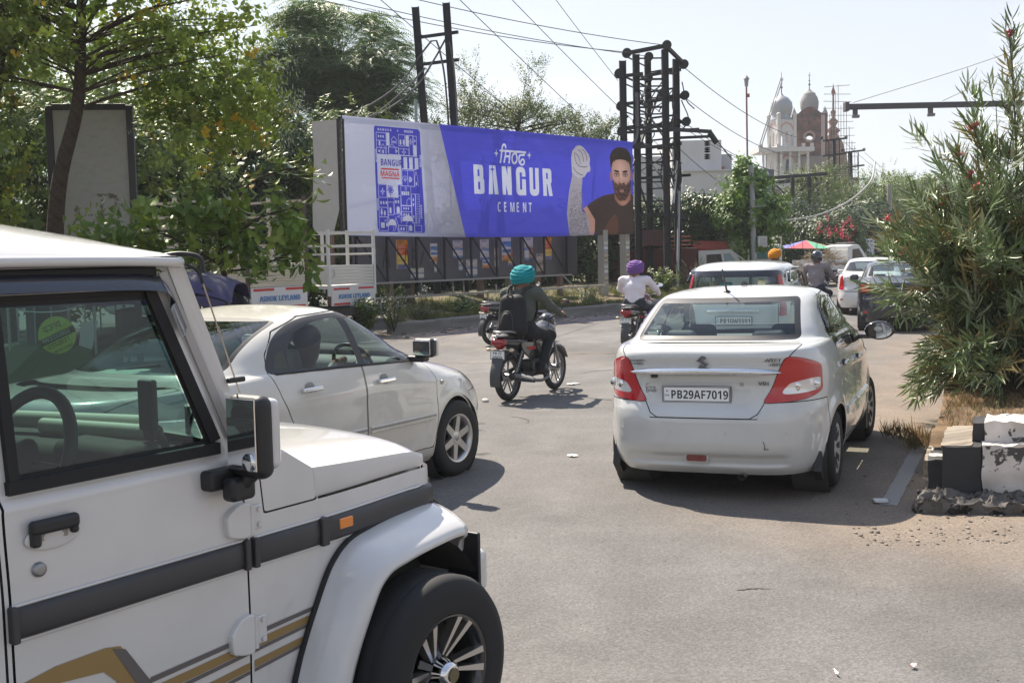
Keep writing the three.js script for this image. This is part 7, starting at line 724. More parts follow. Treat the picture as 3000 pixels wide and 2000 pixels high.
{
  const G = thing('gurdwara_tower', 'white and pink domed shrine tower with arched openings', 'tower', [36.1, 0, -150]), wh = M([0.62, 0.60, 0.58], 0.85), pink = M([0.55, 0.30, 0.24], 0.85), dome = M([0.34, 0.35, 0.37], 0.45, 0.3), dk = M([0.03, 0.035, 0.05], 0.8), blueg = M([0.06, 0.12, 0.18], 0.3);
  const archHole = (x, y, w, h) => { const o = [[x - w / 2, y], [x + w / 2, y], [x + w / 2, y + h * 0.65]]; for (let k = 1; k < 6; k++) o.push([x + w / 2 * Math.cos(k * PI / 6), y + h * 0.65 + h * 0.35 * Math.sin(k * PI / 6)]); o.push([x - w / 2, y + h * 0.65]); return o; };
  const sq = (y0, y1, w, holes) => { const g = []; for (let s = 0; s < 4; s++) { const e = extrude([[-w, y0], [w, y0], [w, y1], [-w, y1]], 0.3, 0, holes); e.translate(0, 0, w - 0.3); e.rotateY(s * PI / 2 + 0.35); g.push(e); } return g; };
  part(G, 'belfry', join(sq(14.6, 18.3, 1.25, [archHole(-0.72, 14.9, 0.42, 1.6), archHole(0, 14.9, 0.50, 1.9), archHole(0.72, 14.9, 0.42, 1.6)])), wh); for (let s = 0; s < 4; s++) part(G, 'pink_arch', (() => { const g = new THREE.RingGeometry(0.82, 1.02, 24, 1, 0, PI); g.translate(0, 16.95, 1.28); g.rotateY(s * PI / 2 + 0.35); return g; })(), pink); for (const [x, z] of [[1, 1], [-1, 1], [1, -1], [-1, -1]]) part(G, 'corner_turret', join([rod([x * 1.2, 14.6, z * 1.2], [x * 1.2, 18.8, z * 1.2], 0.26, 0.26, 8), new THREE.SphereGeometry(0.3, 10, 8).translate(x * 1.2, 18.9, z * 1.2)]).rotateY(0.35), wh);
  part(G, 'dome', lathe([[0, 22.0], [0.18, 21.7], [0.3, 21.5], [0.9, 21.2], [1.35, 20.6], [1.45, 19.9], [1.3, 19.2], [1.15, 18.75], [1.35, 18.5], [1.35, 18.3]], 24), dome); part(G, 'finial', join([rod([0, 21.9, 0], [0, 24.6, 0], 0.08, 0.03), new THREE.SphereGeometry(0.18, 10, 8).translate(0, 22.6, 0), new THREE.SphereGeometry(0.13, 10, 8).translate(0, 23.1, 0), new THREE.SphereGeometry(0.09, 10, 8).translate(0, 23.6, 0)]), M([0.2, 0.19, 0.17], 0.5)); part(G, 'terrace', box(0, 14.3, 0, 7.2, 0.55, 5.6), wh); for (let k = 0; k < 7; k++) part(G, 'merlon', box(-3.3 + k * 1.1, 14.8, 2.7, 0.4, 0.5, 0.3), wh);
  part(G, 'shaft', join(sq(9.6, 14.0, 1.5, [archHole(0, 10.2, 0.8, 3)])), wh); for (let s = 0; s < 4; s++) part(G, 'blue_window', plate(0.78, 2.6).translate(0, 11.5, 1.2).rotateY(s * PI / 2 + 0.35), blueg); part(G, 'lower_shaft', join(sq(3, 9.6, 1.7, [archHole(0, 5.2, 0.9, 3)])), wh); for (let s = 0; s < 2; s++) part(G, 'pink_arch', new THREE.RingGeometry(0.9, 1.25, 20, 1, 0, PI).translate(0, 12.6, 1.54).rotateY(s * PI / 2 + 0.35), pink); part(G, 'balcony', box(0, 9.5, 0.4, 6.4, 0.4, 4.6), wh); for (let k = 0; k < 6; k++) part(G, 'pillar', box(-2.9 + k * 1.16, 11.9, 2.2, 0.28, 4.6, 0.28), wh); part(G, 'lower_hall', box(1, 4.6, 0, 9, 9.2, 6), M([0.5, 0.49, 0.47], 0.9)); part(G, 'ladder', join([rod([-0.4, 23.6, 1.5], [-2.2, 18.6, 2.2], 0.07), rod([-2.2, 18.6, 2.2], [-3.6, 14.6, 2.6], 0.08), rod([-0.15, 23.6, 1.5], [-1.95, 18.6, 2.2], 0.07), rod([-1.95, 18.6, 2.2], [-3.3, 14.6, 2.6], 0.08)]), M([0.4, 0.39, 0.37], 0.6)); part(G, 'water_tank', box(2.4, 8.9, 4, 1.0, 2.0, 1.0, 0.1), dk);
  const B = thing('brick_tower', 'unfinished red brick tower with round opening and grey bulb dome', 'tower', [41.1, 0, -155]), brickM = M([0.30, 0.125, 0.095], 0.95, 0, { map: dataTex(256, (u, v) => { const row = Math.floor(v * 32), e = (v * 32) % 1, f = ((u * 12 + (row % 2) * 0.5) % 1); const mort = e < 0.14 || f < 0.06 ? 0.3 : 0; const n = tileFbm(u, v, 8, 4, 3); const g = 0.6 + (n - 0.5) * 0.7; return [g + mort * 0.2, g * 0.95 + mort * 0.4, g * 0.95 + mort * 0.4]; }) }), cem = M([0.30, 0.29, 0.28], 0.95);
  const body = extrude([[-2.35, 8], [2.35, 8], [2.35, 19.4], [1.9, 19.6], ...range(0, 1, 8).map(t => [1.5 - 3 * t, 19.5 + 0.85 * Math.sin(t * PI)]), [-1.9, 19.6], [-2.35, 19.4]], 4.4, 0, [range(0, 1, 20).slice(0, 20).map(t => [0.5 * Math.cos(-t * 2 * PI), 16.4 + 0.5 * Math.sin(-t * 2 * PI)]), [[-0.4, 10.2], [0.4, 10.2], [0.4, 11.3], [-0.4, 11.3]], range(0, 1, 12).slice(0, 12).map(t => [0.18 * Math.cos(t * 2 * PI), 18.3 + 0.18 * Math.sin(t * 2 * PI)])]); { const p = body.attributes.position, u = []; for (let i = 0; i < p.count; i++) u.push((p.getX(i) + p.getZ(i)) * 0.3, p.getY(i) * 0.3); body.setAttribute('uv', new THREE.Float32BufferAttribute(u, 2)); } body.translate(0, 0, -2.2); body.rotateY(-0.25); part(B, 'brick_shaft', body, brickM); part(B, 'round_surround', new THREE.TorusGeometry(0.62, 0.14, 8, 28).translate(0, 16.4, 2.2).rotateY(-0.25), M([0.36, 0.24, 0.2], 0.95)); part(B, 'cement_band', box(0, 13.0, 0, 4.85, 1.5, 4.55).rotateY(-0.25), M([0.24, 0.2, 0.19], 0.95)); part(B, 'corner_strip', box(1.75, 14, 2.22, 0.5, 10.4, 0.08).rotateY(-0.25), M([0.42, 0.33, 0.30], 0.95)); part(B, 'plaster_base', box(0, 4.6, 0, 5.0, 9.4, 4.4).rotateY(-0.25), M([0.44, 0.42, 0.40], 0.95)); part(B, 'dome', lathe([[0, 23.2], [0.15, 22.9], [0.45, 22.6], [0.85, 22.35], [0.8, 22.2], [1.05, 21.9], [1.25, 21.2], [1.2, 20.4], [1.0, 19.8], [1.0, 19.2]], 22), cem); part(B, 'finial', join([rod([0, 23, 0], [0, 25.2, 0], 0.07, 0.03), new THREE.SphereGeometry(0.16, 10, 8).translate(0, 23.6, 0), new THREE.SphereGeometry(0.12, 10, 8).translate(0, 24.1, 0), box(0, 24.8, 0, 0.4, 0.06, 0.06)]), M([0.15, 0.13, 0.12], 0.6)); for (const [x, z] of [[-2, 2], [2, 2], [2, -2], [-2, -2]]) part(B, 'corner_finial', new THREE.ConeGeometry(0.4, 1.0, 10).translate(x, 19.9, z).rotateY(-0.25), cem);
  const S = thing('brick_spire', 'tapering reddish brick spire wrapped in bamboo scaffolding', 'tower', [45.2, 0, -158]); part(S, 'spire', lathe([[0, 24.2], [0.08, 23.6], [0.3, 22.9], [0.12, 22.4], [0.14, 20.5], [0.4, 20.2], [0.2, 19.4], [0.7, 18.9], [0.35, 18.2], [1.0, 17.6], [0.55, 17.2], [1.3, 16.0], [1.9, 13.6], [2.3, 11.4], [2.4, 8.4], [2.4, 0]], 10), M([0.24, 0.12, 0.09], 0.95)); part(S, 'ledge', box(0.3, 10.6, 0, 5.2, 0.8, 5.0), M([0.28, 0.13, 0.1], 0.95)); const bam = M([0.30, 0.26, 0.2], 0.9), r = seeded(8); for (let k = 0; k < 14; k++) { const x = -2.6 + k * 0.42, h = 24 - Math.abs(k - 6) * 1.3; part(S, 'scaffold_pole', rod([x, 0, 2.6 + r() * 0.6], [x * 0.9, h - r() * 2, 2.6], 0.05, 0.04, 5), bam); } for (let k = 0; k < 16; k++) part(S, 'scaffold_rail', rod([-2.9 + k * 0.06, 9 + k * 0.95, 2.7], [3.0 - k * 0.1, 9 + k * 0.95 + (r() - 0.5) * 0.4, 2.7], 0.045, 0.04, 5), bam);
  const F = thing('scaffold', 'bare bamboo scaffolding in front of the shrine towers', 'scaffold', [38.4, 0, -149]); for (let k = 0; k < 12; k++) part(F, 'scaffold_pole', rod([-2.2 + k * 0.75, 0, 0], [-2.2 + k * 0.75, 11 + 2.4 * r(), 0], 0.05, 0.05, 5), bam); for (let k = 0; k < 7; k++) part(F, 'scaffold_rail', rod([-2.4, 4.5 + k * 1.1, 0], [6.4, 4.5 + k * 1.1 + (r() - 0.5) * 0.3, 0], 0.045, 0.045, 5), bam);
}
{ // distant low brown building between
  const b = thing('brown_building', 'low brown plastered building beside the grey vertical sign', 'building', [17.9, 0, -82]); part(b, 'wall', box(1.2, 2.8, 0, 4.4, 5.6, 4), M([0.20, 0.15, 0.13], 0.9)); part(b, 'parapet', box(1.2, 5.7, 1.9, 4.5, 0.25, 0.3), M([0.25, 0.2, 0.17], 0.9)); part(b, 'window', box(0.4, 3.6, 2.02, 0.9, 1.0, 0.06), MAT.plastic);
}
scene.fog = new THREE.FogExp2(0xe6ecf2, 0.0007);
// ---------- farther cars ----------
{
  const root = thing('silver_hatchback', 'silver tall hatchback with red upright tail lamps beyond the near sedan', 'car', [2.98, 0, -15.2], R(90 - 21)); const q = (x, z) => Math.abs(z) + 0.95 * Math.max(0, x - 0.2), G = 0.004;
  const levels = [[0.2, 0.12, 3.48, 0.69, 6, 4], [0.35, 0.03, 3.56, 0.735, 5, 4], [0.6, 0.0, 3.6, 0.745, 5, 4], [0.8, 0.03, 3.5, 0.745, 5, 4], [0.95, 0.05, 3.2, 0.742, 5, 4], [1.05, 0.065, 2.9, 0.735, 5, 4], [1.18, 0.09, 2.68, 0.715, 5, 4], [1.35, 0.13, 2.45, 0.69, 5, 4], [1.5, 0.18, 2.25, 0.66, 5, 4], [1.58, 0.25, 2.12, 0.625, 5, 4], [1.635, 0.4, 1.98, 0.55, 4.4, 4], [1.665, 0.75, 1.75, 0.38, 3.4, 3.4], [1.675, 1.1, 1.4, 0.16, 2.4, 2.4], [1.677, 1.24, 1.26, 0, 2, 2]];
  const rg = poly(roundRect(-0.615, 1.13, 0.615, 1.525, 0.06)), dlo = poly(smooth([[0.42, 1.08], [0.46, 1.36], [0.6, 1.52], [1.4, 1.55], [2.05, 1.5], [2.62, 1.06], [1.6, 1.04]], 48)), f1 = poly([[1.42, 1.08], [2.48, 1.09], [2.02, 1.46], [1.42, 1.51]]), f2 = poly([[0.6, 1.1], [1.34, 1.08], [1.34, 1.51], [0.66, 1.47]]), ws = poly(roundRect(-0.64, 1.08, 0.64, 1.54, 0.05)), lamp = poly([[0.62, 0.95], [0.78, 0.95], [0.80, 1.2], [0.76, 1.48], [0.66, 1.48], [0.645, 1.2]], 0.012), clr = poly([[0.80, 1.0], [0.92, 1.0], [0.88, 1.44], [0.79, 1.46]]);
  const silver = paint([0.60, 0.62, 0.62], 0.3), mats = { body: silver, tailgate: silver, window_frame: MAT.gloss, rear_window: MAT.glass, windscreen: MAT.glass, side_window: MAT.glass, window_border: MAT.gloss, tail_lamp: MAT.red, lamp_lens: MP([0.5, 0.5, 0.52], 0.2, { clearcoat: 1 }) };
  const grid = buildCar(root, { levels, xm: 1.25, nu: 80, nv: 90, mats, openings: [side(dlo, 0.45), (x, y, z) => Math.max(rg(z, y), x - 0.6), (x, y, z) => Math.max(ws(z, y), 1.9 - x), arch(0.6, 0.29, 0.33), arch(3.0, 0.29, 0.33)], axles: [0.6, 3.0], arch: 0.32, wheelR: 0.29, track: 0.65, regions: [{ d: arch(0.6, 0.29, 0.32) }, { d: arch(3.0, 0.29, 0.32) }, { name: 'side_window_1', d: side(f1) }, { name: 'side_window_2', d: side(f2) }, { name: 'window_frame', d: side(dlo) }, { name: 'tail_lamp', d: (x, y, z) => Math.max(lamp(q(x, z), y), x - 0.7), off: 0.006 }, { name: 'lamp_lens', d: (x, y, z) => Math.max(clr(q(x, z), y), x - 0.7), off: 0.004 }, { name: 'rear_window', d: (x, y, z) => Math.max(rg(z, y) + 0.06, x - 0.6) }, { name: 'window_border', d: (x, y, z) => Math.max(rg(z, y) - 0.03, x - 0.6) }, { name: 'windscreen', d: (x, y, z) => Math.max(ws(z, y), 1.9 - x) }, { name: 'tailgate', d: (x, y, z) => Math.max(Math.abs(z) - 0.60, 0.62 - y, y - 1.15, x - 0.5), gap: G }, { name: 'rear_bumper', d: (x, y, z) => Math.max(y - 0.60, x - 0.4), gap: G }] });
  putWheels(root, 'cover', 0.29, 0.165, 0.18, [0.6, 3.0], 0.645); numberPlate(root, ['PB10W5591'], 0.5, 0.125, [surfX(grid, 0, 0.88) - 0.01, 0.88, 0.02], [0, -PI / 2, 0], true); part(root, 'chrome_strip', box(surfX(grid, 0, 1.01) - 0.012, 1.01, 0, 0.03, 0.045, 0.72, 0.015), MAT.chrome); part(root, 'rear_wiper', rod([surfX(grid, 0, 1.14) - 0.02, 1.13, -0.05], [surfX(grid, 0.3, 1.18) - 0.02, 1.16, 0.34], 0.008), MAT.black);
  for (const z of [0.33, -0.33]) part(root, 'front_seat', join(seat(1.75, z, 0, true, 0.46, 0.42)), MAT.seatBeige); part(root, 'rear_bench', join(seat(0.95, 0, 0, false, 1.1, 0.42)), MAT.seatBeige); part(root, 'cushion', box(0.45, 1.22, -0.1, 0.2, 0.2, 0.5, 0.08), M([0.5, 0.48, 0.38], 0.9)); part(root, 'tissue_box', box(0.42, 1.36, -0.15, 0.12, 0.06, 0.16, 0.02), M([0.05, 0.35, 0.4], 0.6)); part(root, 'dashboard', box(2.55, 0.95, 0, 0.3, 0.24, 1.2, 0.06), MAT.dash);
  for (const s of [-1, 1]) { part(root, 'rain_visor', tube([[0.5, 1.40, s * 0.70], [0.64, 1.53, s * 0.675], [1.4, 1.565, s * 0.668], [2.0, 1.51, s * 0.68], [2.3, 1.28, s * 0.715]], 0.02, 30, 6), MAT.gloss); part(root, 'door_handle', box(0.85, 0.95, s * 0.755, 0.16, 0.03, 0.03, 0.012), silver); part(root, 'door_mirror', box(2.42, 1.12, s * 0.84, 0.1, 0.14, 0.2, 0.05), silver); }
}
function farSedan(label, pos, turn, col, lampQ, plateText, name) {
  const root = thing(name, label, 'car', pos, turn), q = (x, z) => Math.abs(z) + 0.95 * Math.max(0, x - 0.14), G = 0.005;
  const levels = [[0.2, 0.13, 4.1, 0.76, 5, 4], [0.32, 0.04, 4.2, 0.82, 4.4, 4], [0.5, 0.0, 4.24, 0.845, 4.4, 4], [0.66, 0.02, 4.2, 0.845, 4.4, 4], [0.8, 0.06, 4.05, 0.84, 4.4, 4], [0.95, 0.06, 3.6, 0.825, 4.6, 4], [1.03, 0.07, 3.3, 0.81, 4.6, 4], [1.07, 0.15, 3.15, 0.79, 4.4, 4], [1.1, 0.55, 3.05, 0.77, 4, 4], [1.14, 0.72, 2.98, 0.755, 4, 4], [1.25, 0.95, 2.75, 0.71, 4, 4], [1.38, 1.28, 2.45, 0.65, 4, 4], [1.45, 1.55, 2.25, 0.58, 3.8, 3.8], [1.49, 1.8, 2.1, 0.42, 3.2, 3.2], [1.505, 1.92, 2.02, 0.18, 2.4, 2.4], [1.508, 1.97, 1.98, 0, 2, 2]];
  const rg = poly(roundRect(-0.64, 1.14, 0.64, 1.44, 0.05).map(([z, y]) => [z * lerp(1.02, 0.86, (y - 1.14) / 0.3), y])), ws = poly(roundRect(-0.68, 1.08, 0.68, 1.45, 0.05)), dlo = poly(smooth([[1.2, 1.08], [1.3, 1.24], [1.6, 1.42], [2.1, 1.445], [2.4, 1.4], [3.0, 1.05], [2.0, 1.03]], 40)), f1 = poly([[2.1, 1.06], [2.8, 1.08], [2.38, 1.36], [2.1, 1.4]]), f2 = poly([[1.36, 1.1], [2.03, 1.07], [2.03, 1.4], [1.66, 1.38]]), lamp = poly(lampQ, 0.01), m = paint(col, 0.28), mats = { body: m, trunk_lid: m, window_frame: MAT.gloss, rear_window: MAT.glass, windscreen: MAT.glass, side_window: MAT.glassDark, window_border: MAT.black, tail_lamp: MAT.red };
  const grid = buildCar(root, { levels, xm: 1.95, nu: 70, nv: 80, mats, openings: [side(dlo, 0.45), (x, y, z) => Math.max(rg(z, y), x - 1.4), (x, y, z) => Math.max(ws(z, y), 2.2 - x), arch(0.9, 0.3, 0.35), arch(3.45, 0.3, 0.35)], axles: [0.9, 3.45], arch: 0.34, wheelR: 0.3, track: 0.73, regions: [{ d: arch(0.9, 0.3, 0.34) }, { d: arch(3.45, 0.3, 0.34) }, { name: 'side_window_1', d: side(f1) }, { name: 'side_window_2', d: side(f2) }, { name: 'window_frame', d: side(dlo) }, { name: 'rear_window', d: (x, y, z) => Math.max(rg(z, y) + 0.03, x - 1.4) }, { name: 'window_border', d: (x, y, z) => Math.max(rg(z, y), x - 1.4) }, { name: 'windscreen', d: (x, y, z) => Math.max(ws(z, y), 2.2 - x) }, { name: 'tail_lamp', d: (x, y, z) => Math.max(lamp(q(x, z), y), x - 0.6), off: 0.006 }, { name: 'trunk_lid', d: (x, y, z) => Math.max(Math.abs(z) - 0.56, 0.64 - y, y - 1.12, x - 0.6), gap: G }, { name: 'rear_bumper', d: (x, y, z) => Math.max(y - 0.63, x - 0.5), gap: G }] });
  putWheels(root, 'cover', 0.3, 0.185, 0.19, [0.9, 3.45], 0.725); numberPlate(root, [plateText], 0.5, 0.125, [surfX(grid, 0, 0.80) - 0.01, 0.82, 0], [0, -PI / 2, 0], true); part(root, 'rear_bench', join(seat(1.35, 0, 0, false, 1.2, 0.32)), MAT.seat); for (const z of [0.36, -0.36]) part(root, 'front_seat', join(seat(2.2, z, 0, true, 0.48, 0.3)), MAT.seat); for (const s of [-1, 1]) { part(root, 'door_mirror', box(2.86, 1.1, s * 0.93, 0.1, 0.13, 0.2, 0.05), m); part(root, 'bumper_reflector', box(surfX(grid, 0.6, 0.42) - 0.004, 0.42, s * 0.6, 0.012, 0.04, 0.16, 0.005), MAT.red); } part(root, 'chrome_strip', box(surfX(grid, 0, 0.93) - 0.012, 0.93, 0, 0.025, 0.035, 1.0, 0.01), MAT.chrome); return root;
}
farSedan('white sedan with tall tail lamp ahead on the road', [9.35, 0, -29.6], R(90 - 22), [0.76, 0.76, 0.75], [[0.60, 0.68], [0.62, 0.92], [0.70, 1.06], [0.80, 1.02], [0.90, 0.7]], 'PB11BQ4402', 'white_sedan');
farSedan('dark blue sedan with wide red tail lamps beside the oleander', [8.15, 0, -23.7], R(90 - 18), [0.016, 0.018, 0.028], [[0.40, 0.86], [0.42, 0.97], [0.66, 1.02], [1.0, 1.0], [0.98, 0.86]], 'PB13BN0206', 'dark_sedan');
// ---------- parked cage trucks ----------
function cageTruck(label, pos, turn, P) { // rear gate at x = 0, truck ahead along +x, z = right
  const root = thing('cage_truck', label, 'truck', pos, turn, 'cage body trucks parked on the verge'), w = P.w / 2, L = P.L, m = M(P.col, 0.6, 0, { map: dustMap }), post = M(P.post, 0.8);
  for (let k = 0; k < P.ribs; k++) { const y0 = P.y0 + (P.y1 - P.y0) * k / P.ribs, h = (P.y1 - P.y0) / P.ribs; part(root, 'gate_plank', box(0, y0 + h / 2, 0, 0.035, h - 0.012, P.w - 0.1, 0.004), m); for (const s of [-1, 1]) part(root, 'side_plank', box(L / 2, y0 + h / 2, s * w, L, h - 0.012, 0.035, 0.004), m); }
  for (const s of [-1, 1]) { for (const x of [0, L * 0.33, L * 0.66, L]) part(root, 'corner_post', box(x, (P.y0 + P.top) / 2 - 0.1, s * w, 0.06, P.top - P.y0 + 0.3, 0.06), x === 0 ? (P.postMat || post) : m); for (const y of P.rails) part(root, 'side_rail', beam([0, y, s * w], [L, y, s * w], 0.035, 0.045), P.railMat ? M(P.railMat, 0.8) : m); } for (const y of P.rearRails) part(root, 'gate_rail', beam([0, y, -w], [0, y, w], 0.035, 0.045), m);
  part(root, 'floor', box(L / 2, P.y0 - 0.05, 0, L, 0.08, P.w), post); part(root, 'chassis', box(L / 2 + 0.4, 0.55, 0, L + 1.2, 0.16, 0.7), MAT.darkGrey);
  const sg = part(root, 'rear_panel', box(-0.03, P.y0 - 0.26, 0, 0.03, 0.42, P.w - 0.06, 0.006), M([0.62, 0.62, 0.62], 0.6)); const g = text3('ASHOK LEYLAND', 0.10, 0.008, (P.w - 0.5) / 1.05); g.rotateY(-PI / 2); g.translate(-0.05, P.y0 - 0.26, 0); part(sg, 'lettering', g, M([0.08, 0.22, 0.48], 0.5)); for (const y of [P.y0 - 0.09, P.y0 - 0.43]) for (const s of [-1, 1]) part(sg, 'red_reflector_tape', box(-0.048, y, s * P.w * 0.27, 0.008, 0.045, P.w * 0.34), M([0.5, 0.03, 0.025], 0.5));
  part(root, 'cabin', join([box(L + 0.75, 1.35, 0, 1.3, 1.3, P.w * 0.98, 0.12)]), M([0.6, 0.6, 0.58], 0.5)); for (const x of [0.7, L + 0.6]) for (const s of [-1, 1]) { const t = wheelGeo(0.3, 0.2, 0.17); if (s < 0) t.rotateY(PI); t.translate(x, 0.3, s * (w - 0.12)); part(root, 'wheel', t, MAT.rubber); } if (P.handle) part(root, 'gate_handle', tube([[-0.03, P.y1 - 0.1, -w + 0.1], [-0.07, P.y1 - 0.12, -w + 0.1], [-0.07, P.y1 - 0.24, -w + 0.1], [-0.03, P.y1 - 0.26, -w + 0.1]], 0.01, 16, 6), MAT.steel); return root;
}
cageTruck('newer white cage truck with steel rails left of the billboard', [-3.62, 0.05, -25.75], R(90 + 55), { w: 1.5, L: 2.5, col: [0.66, 0.65, 0.62], post: [0.6, 0.6, 0.58], y0: 1.16, y1: 1.60, ribs: 6, top: 2.36, rails: [1.85, 2.05, 2.34], rearRails: [2.02, 2.34], handle: true });
cageTruck('older rusty cream cage truck with brown rails in front of the newer one', [-4.42, 0.05, -21.4], R(90 + 55), { w: 1.5, L: 3.0, col: [0.56, 0.52, 0.42], post: [0.11, 0.07, 0.06], postMat: M([0.09, 0.06, 0.055], 0.85), y0: 1.30, y1: 1.70, ribs: 7, top: 2.95, rails: [1.9, 2.05, 2.22, 2.42, 2.62, 2.9], railMat: [0.45, 0.38, 0.33], rearRails: [1.28] });
// ---------- auto rickshaw with dark blue hood ----------
{
  const root = thing('auto_rickshaw', 'three wheeled auto rickshaw with dark blue hood behind the pearl sedan', 'rickshaw', [-5.75, 0, -12.9], R(4)); const hood = M([0.035, 0.03, 0.09], 0.6), y = M([0.10, 0.16, 0.07], 0.5);
  const sec = [[0, 0.62], [0.25, 0.64], [0.55, 0.60], [0.64, 0.40]]; const gr = range(0, 1, 24).map(t => { const a = lerp(-0.62, 0.62, t), e = 1 - Math.pow(Math.abs(a) / 0.64, 4) * 0.14; return range(0, 1, 30).map(u => { const x = lerp(0.0, 2.62, u), fr = u > 0.78 ? Math.pow((u - 0.78) / 0.22, 2) * 0.14 : 0; return [x, 1.72 * e - fr + 0.012 * (noise(x * 6, a * 6) - 0.5) - (u < 0.1 ? (0.1 - u) * 1.2 : 0), a]; }); }); part(root, 'hood', skin(gr, [], 'h').h, hood); for (const s of [-1, 1]) part(root, 'hood_valance', (() => { const q = skin(range(0, 1, 4).map(v => range(0.05, 2.55, 30).map(x => [x, lerp(1.49, 1.38, v) - (x > 2.1 ? (x - 2.1) * 0.2 : 0) + 0.01 * Math.sin(x * 14), s * 0.625])), [], 'h'); return q.h; })(), hood);
  part(root, 'body_tub', join([box(0.55, 0.62, 0, 1.1, 0.7, 1.24, 0.08), box(1.35, 0.36, 0, 1.6, 0.18, 1.2, 0.04), box(2.35, 0.62, 0, 0.42, 0.62, 0.9, 0.14)]), y); part(root, 'rear_seat', join([box(0.75, 0.92, 0, 0.5, 0.14, 1.1, 0.05), box(0.42, 1.18, 0, 0.14, 0.5, 1.1, 0.05)]), MAT.seat); part(root, 'driver_seat', join([box(1.5, 0.86, 0, 0.4, 0.12, 0.6, 0.04), box(1.3, 1.12, 0, 0.1, 0.4, 0.6, 0.04)]), MAT.seat);
  for (const s of [-1, 1]) { part(root, 'windscreen_pillar', tube([[2.30, 1.56, s * 0.56], [2.52, 1.40, s * 0.55], [2.68, 1.15, s * 0.52], [2.76, 0.85, s * 0.46]], 0.028, 24, 8), MAT.black); part(root, 'side_pillar', rod([1.12, 0.7, s * 0.60], [1.12, 1.52, s * 0.60], 0.018), MAT.steel); part(root, 'side_pillar', rod([0.2, 0.9, s * 0.60], [0.2, 1.5, s * 0.60], 0.018), MAT.steel); for (let k = 0; k < 5; k++) part(root, 'guard_bar', rod([0.3 + k * 0.18, 0.98, s * 0.60], [0.3 + k * 0.18, 1.50, s * 0.60], 0.010), MAT.steel); part(root, 'guard_rail', tube([[0.25, 1.46, s * 0.6], [0.32, 1.36, s * 0.6], [0.9, 1.36, s * 0.6], [0.98, 1.46, s * 0.6]], 0.012, 24, 6), MAT.chrome); }
  part(root, 'windscreen', (() => { const q = skin(range(0, 1, 8).map(v => range(-0.5, 0.5, 6).map(z => [lerp(2.34, 2.74, Math.pow(v, 0.8)) - 0.12 * z * z, lerp(1.52, 0.88, v), z])), [], 'w'); return q.w; })(), MAT.glass); part(root, 'steering_bar', join([rod([2.3, 1.0, -0.26], [2.3, 1.0, 0.26], 0.016), rod([2.3, 1.0, 0], [2.55, 0.6, 0], 0.025)]), MAT.black); for (const [x, z] of [[0.45, 0.5], [0.45, -0.5], [2.45, 0]]) { const t = wheelGeo(0.23, 0.11, 0.12); t.translate(x, 0.23, z); part(root, 'wheel', t, MAT.rubber); }
  part(root, 'meter_box', join([box(1.75, 1.42, 0.50, 0.2, 0.12, 0.05, 0.02), new THREE.TorusGeometry(0.045, 0.018, 10, 24).translate(1.93, 1.42, 0.54)]), M([0.55, 0.57, 0.55], 0.4));
  const disc = canvasTex(256, 256, (c) => { c.fillStyle = '#b9d04a'; c.fillRect(0, 0, 256, 256); c.fillStyle = '#1b2420'; c.fillRect(0, 112, 256, 46); const q = seeded(12); const word = (x, y, n, s, col) => { c.strokeStyle = col; c.lineWidth = s * 0.13; c.beginPath(); c.moveTo(x, y); c.lineTo(x + n * s * 0.8, y); c.stroke(); for (let k = 0; k < n; k++) { const X = x + k * s * 0.8; c.beginPath(); c.moveTo(X + s * 0.6, y); c.lineTo(X + s * 0.6, y + s); c.stroke(); c.beginPath(); c.arc(X + s * 0.3, y + s * 0.5, s * (0.2 + 0.1 * q()), q() * 3, 3 + q() * 3); c.stroke(); } }; word(58, 46, 4, 40, '#26301a'); word(18, 122, 9, 28, '#dfe6c8'); word(26, 170, 7, 30, '#26301a'); c.fillStyle = '#26301a'; c.font = 'bold 24px sans-serif'; c.fillText('98147 21009', 58, 236); });
  const dg = new THREE.CircleGeometry(0.205, 40); dg.rotateZ(0.42); dg.translate(0.72, 1.07, 0.635); part(root, 'round_sticker', dg, M([1, 1, 1], 0.5, 0, { map: disc }), 'yellow green round sticker with script'); part(root, 'paper_sheet', extrude([[0.94, 0.95], [1.08, 0.9], [1.16, 1.22], [0.98, 1.2]], 0.004).translate(0, 0, 0.61), M([0.6, 0.6, 0.58], 0.8));
}
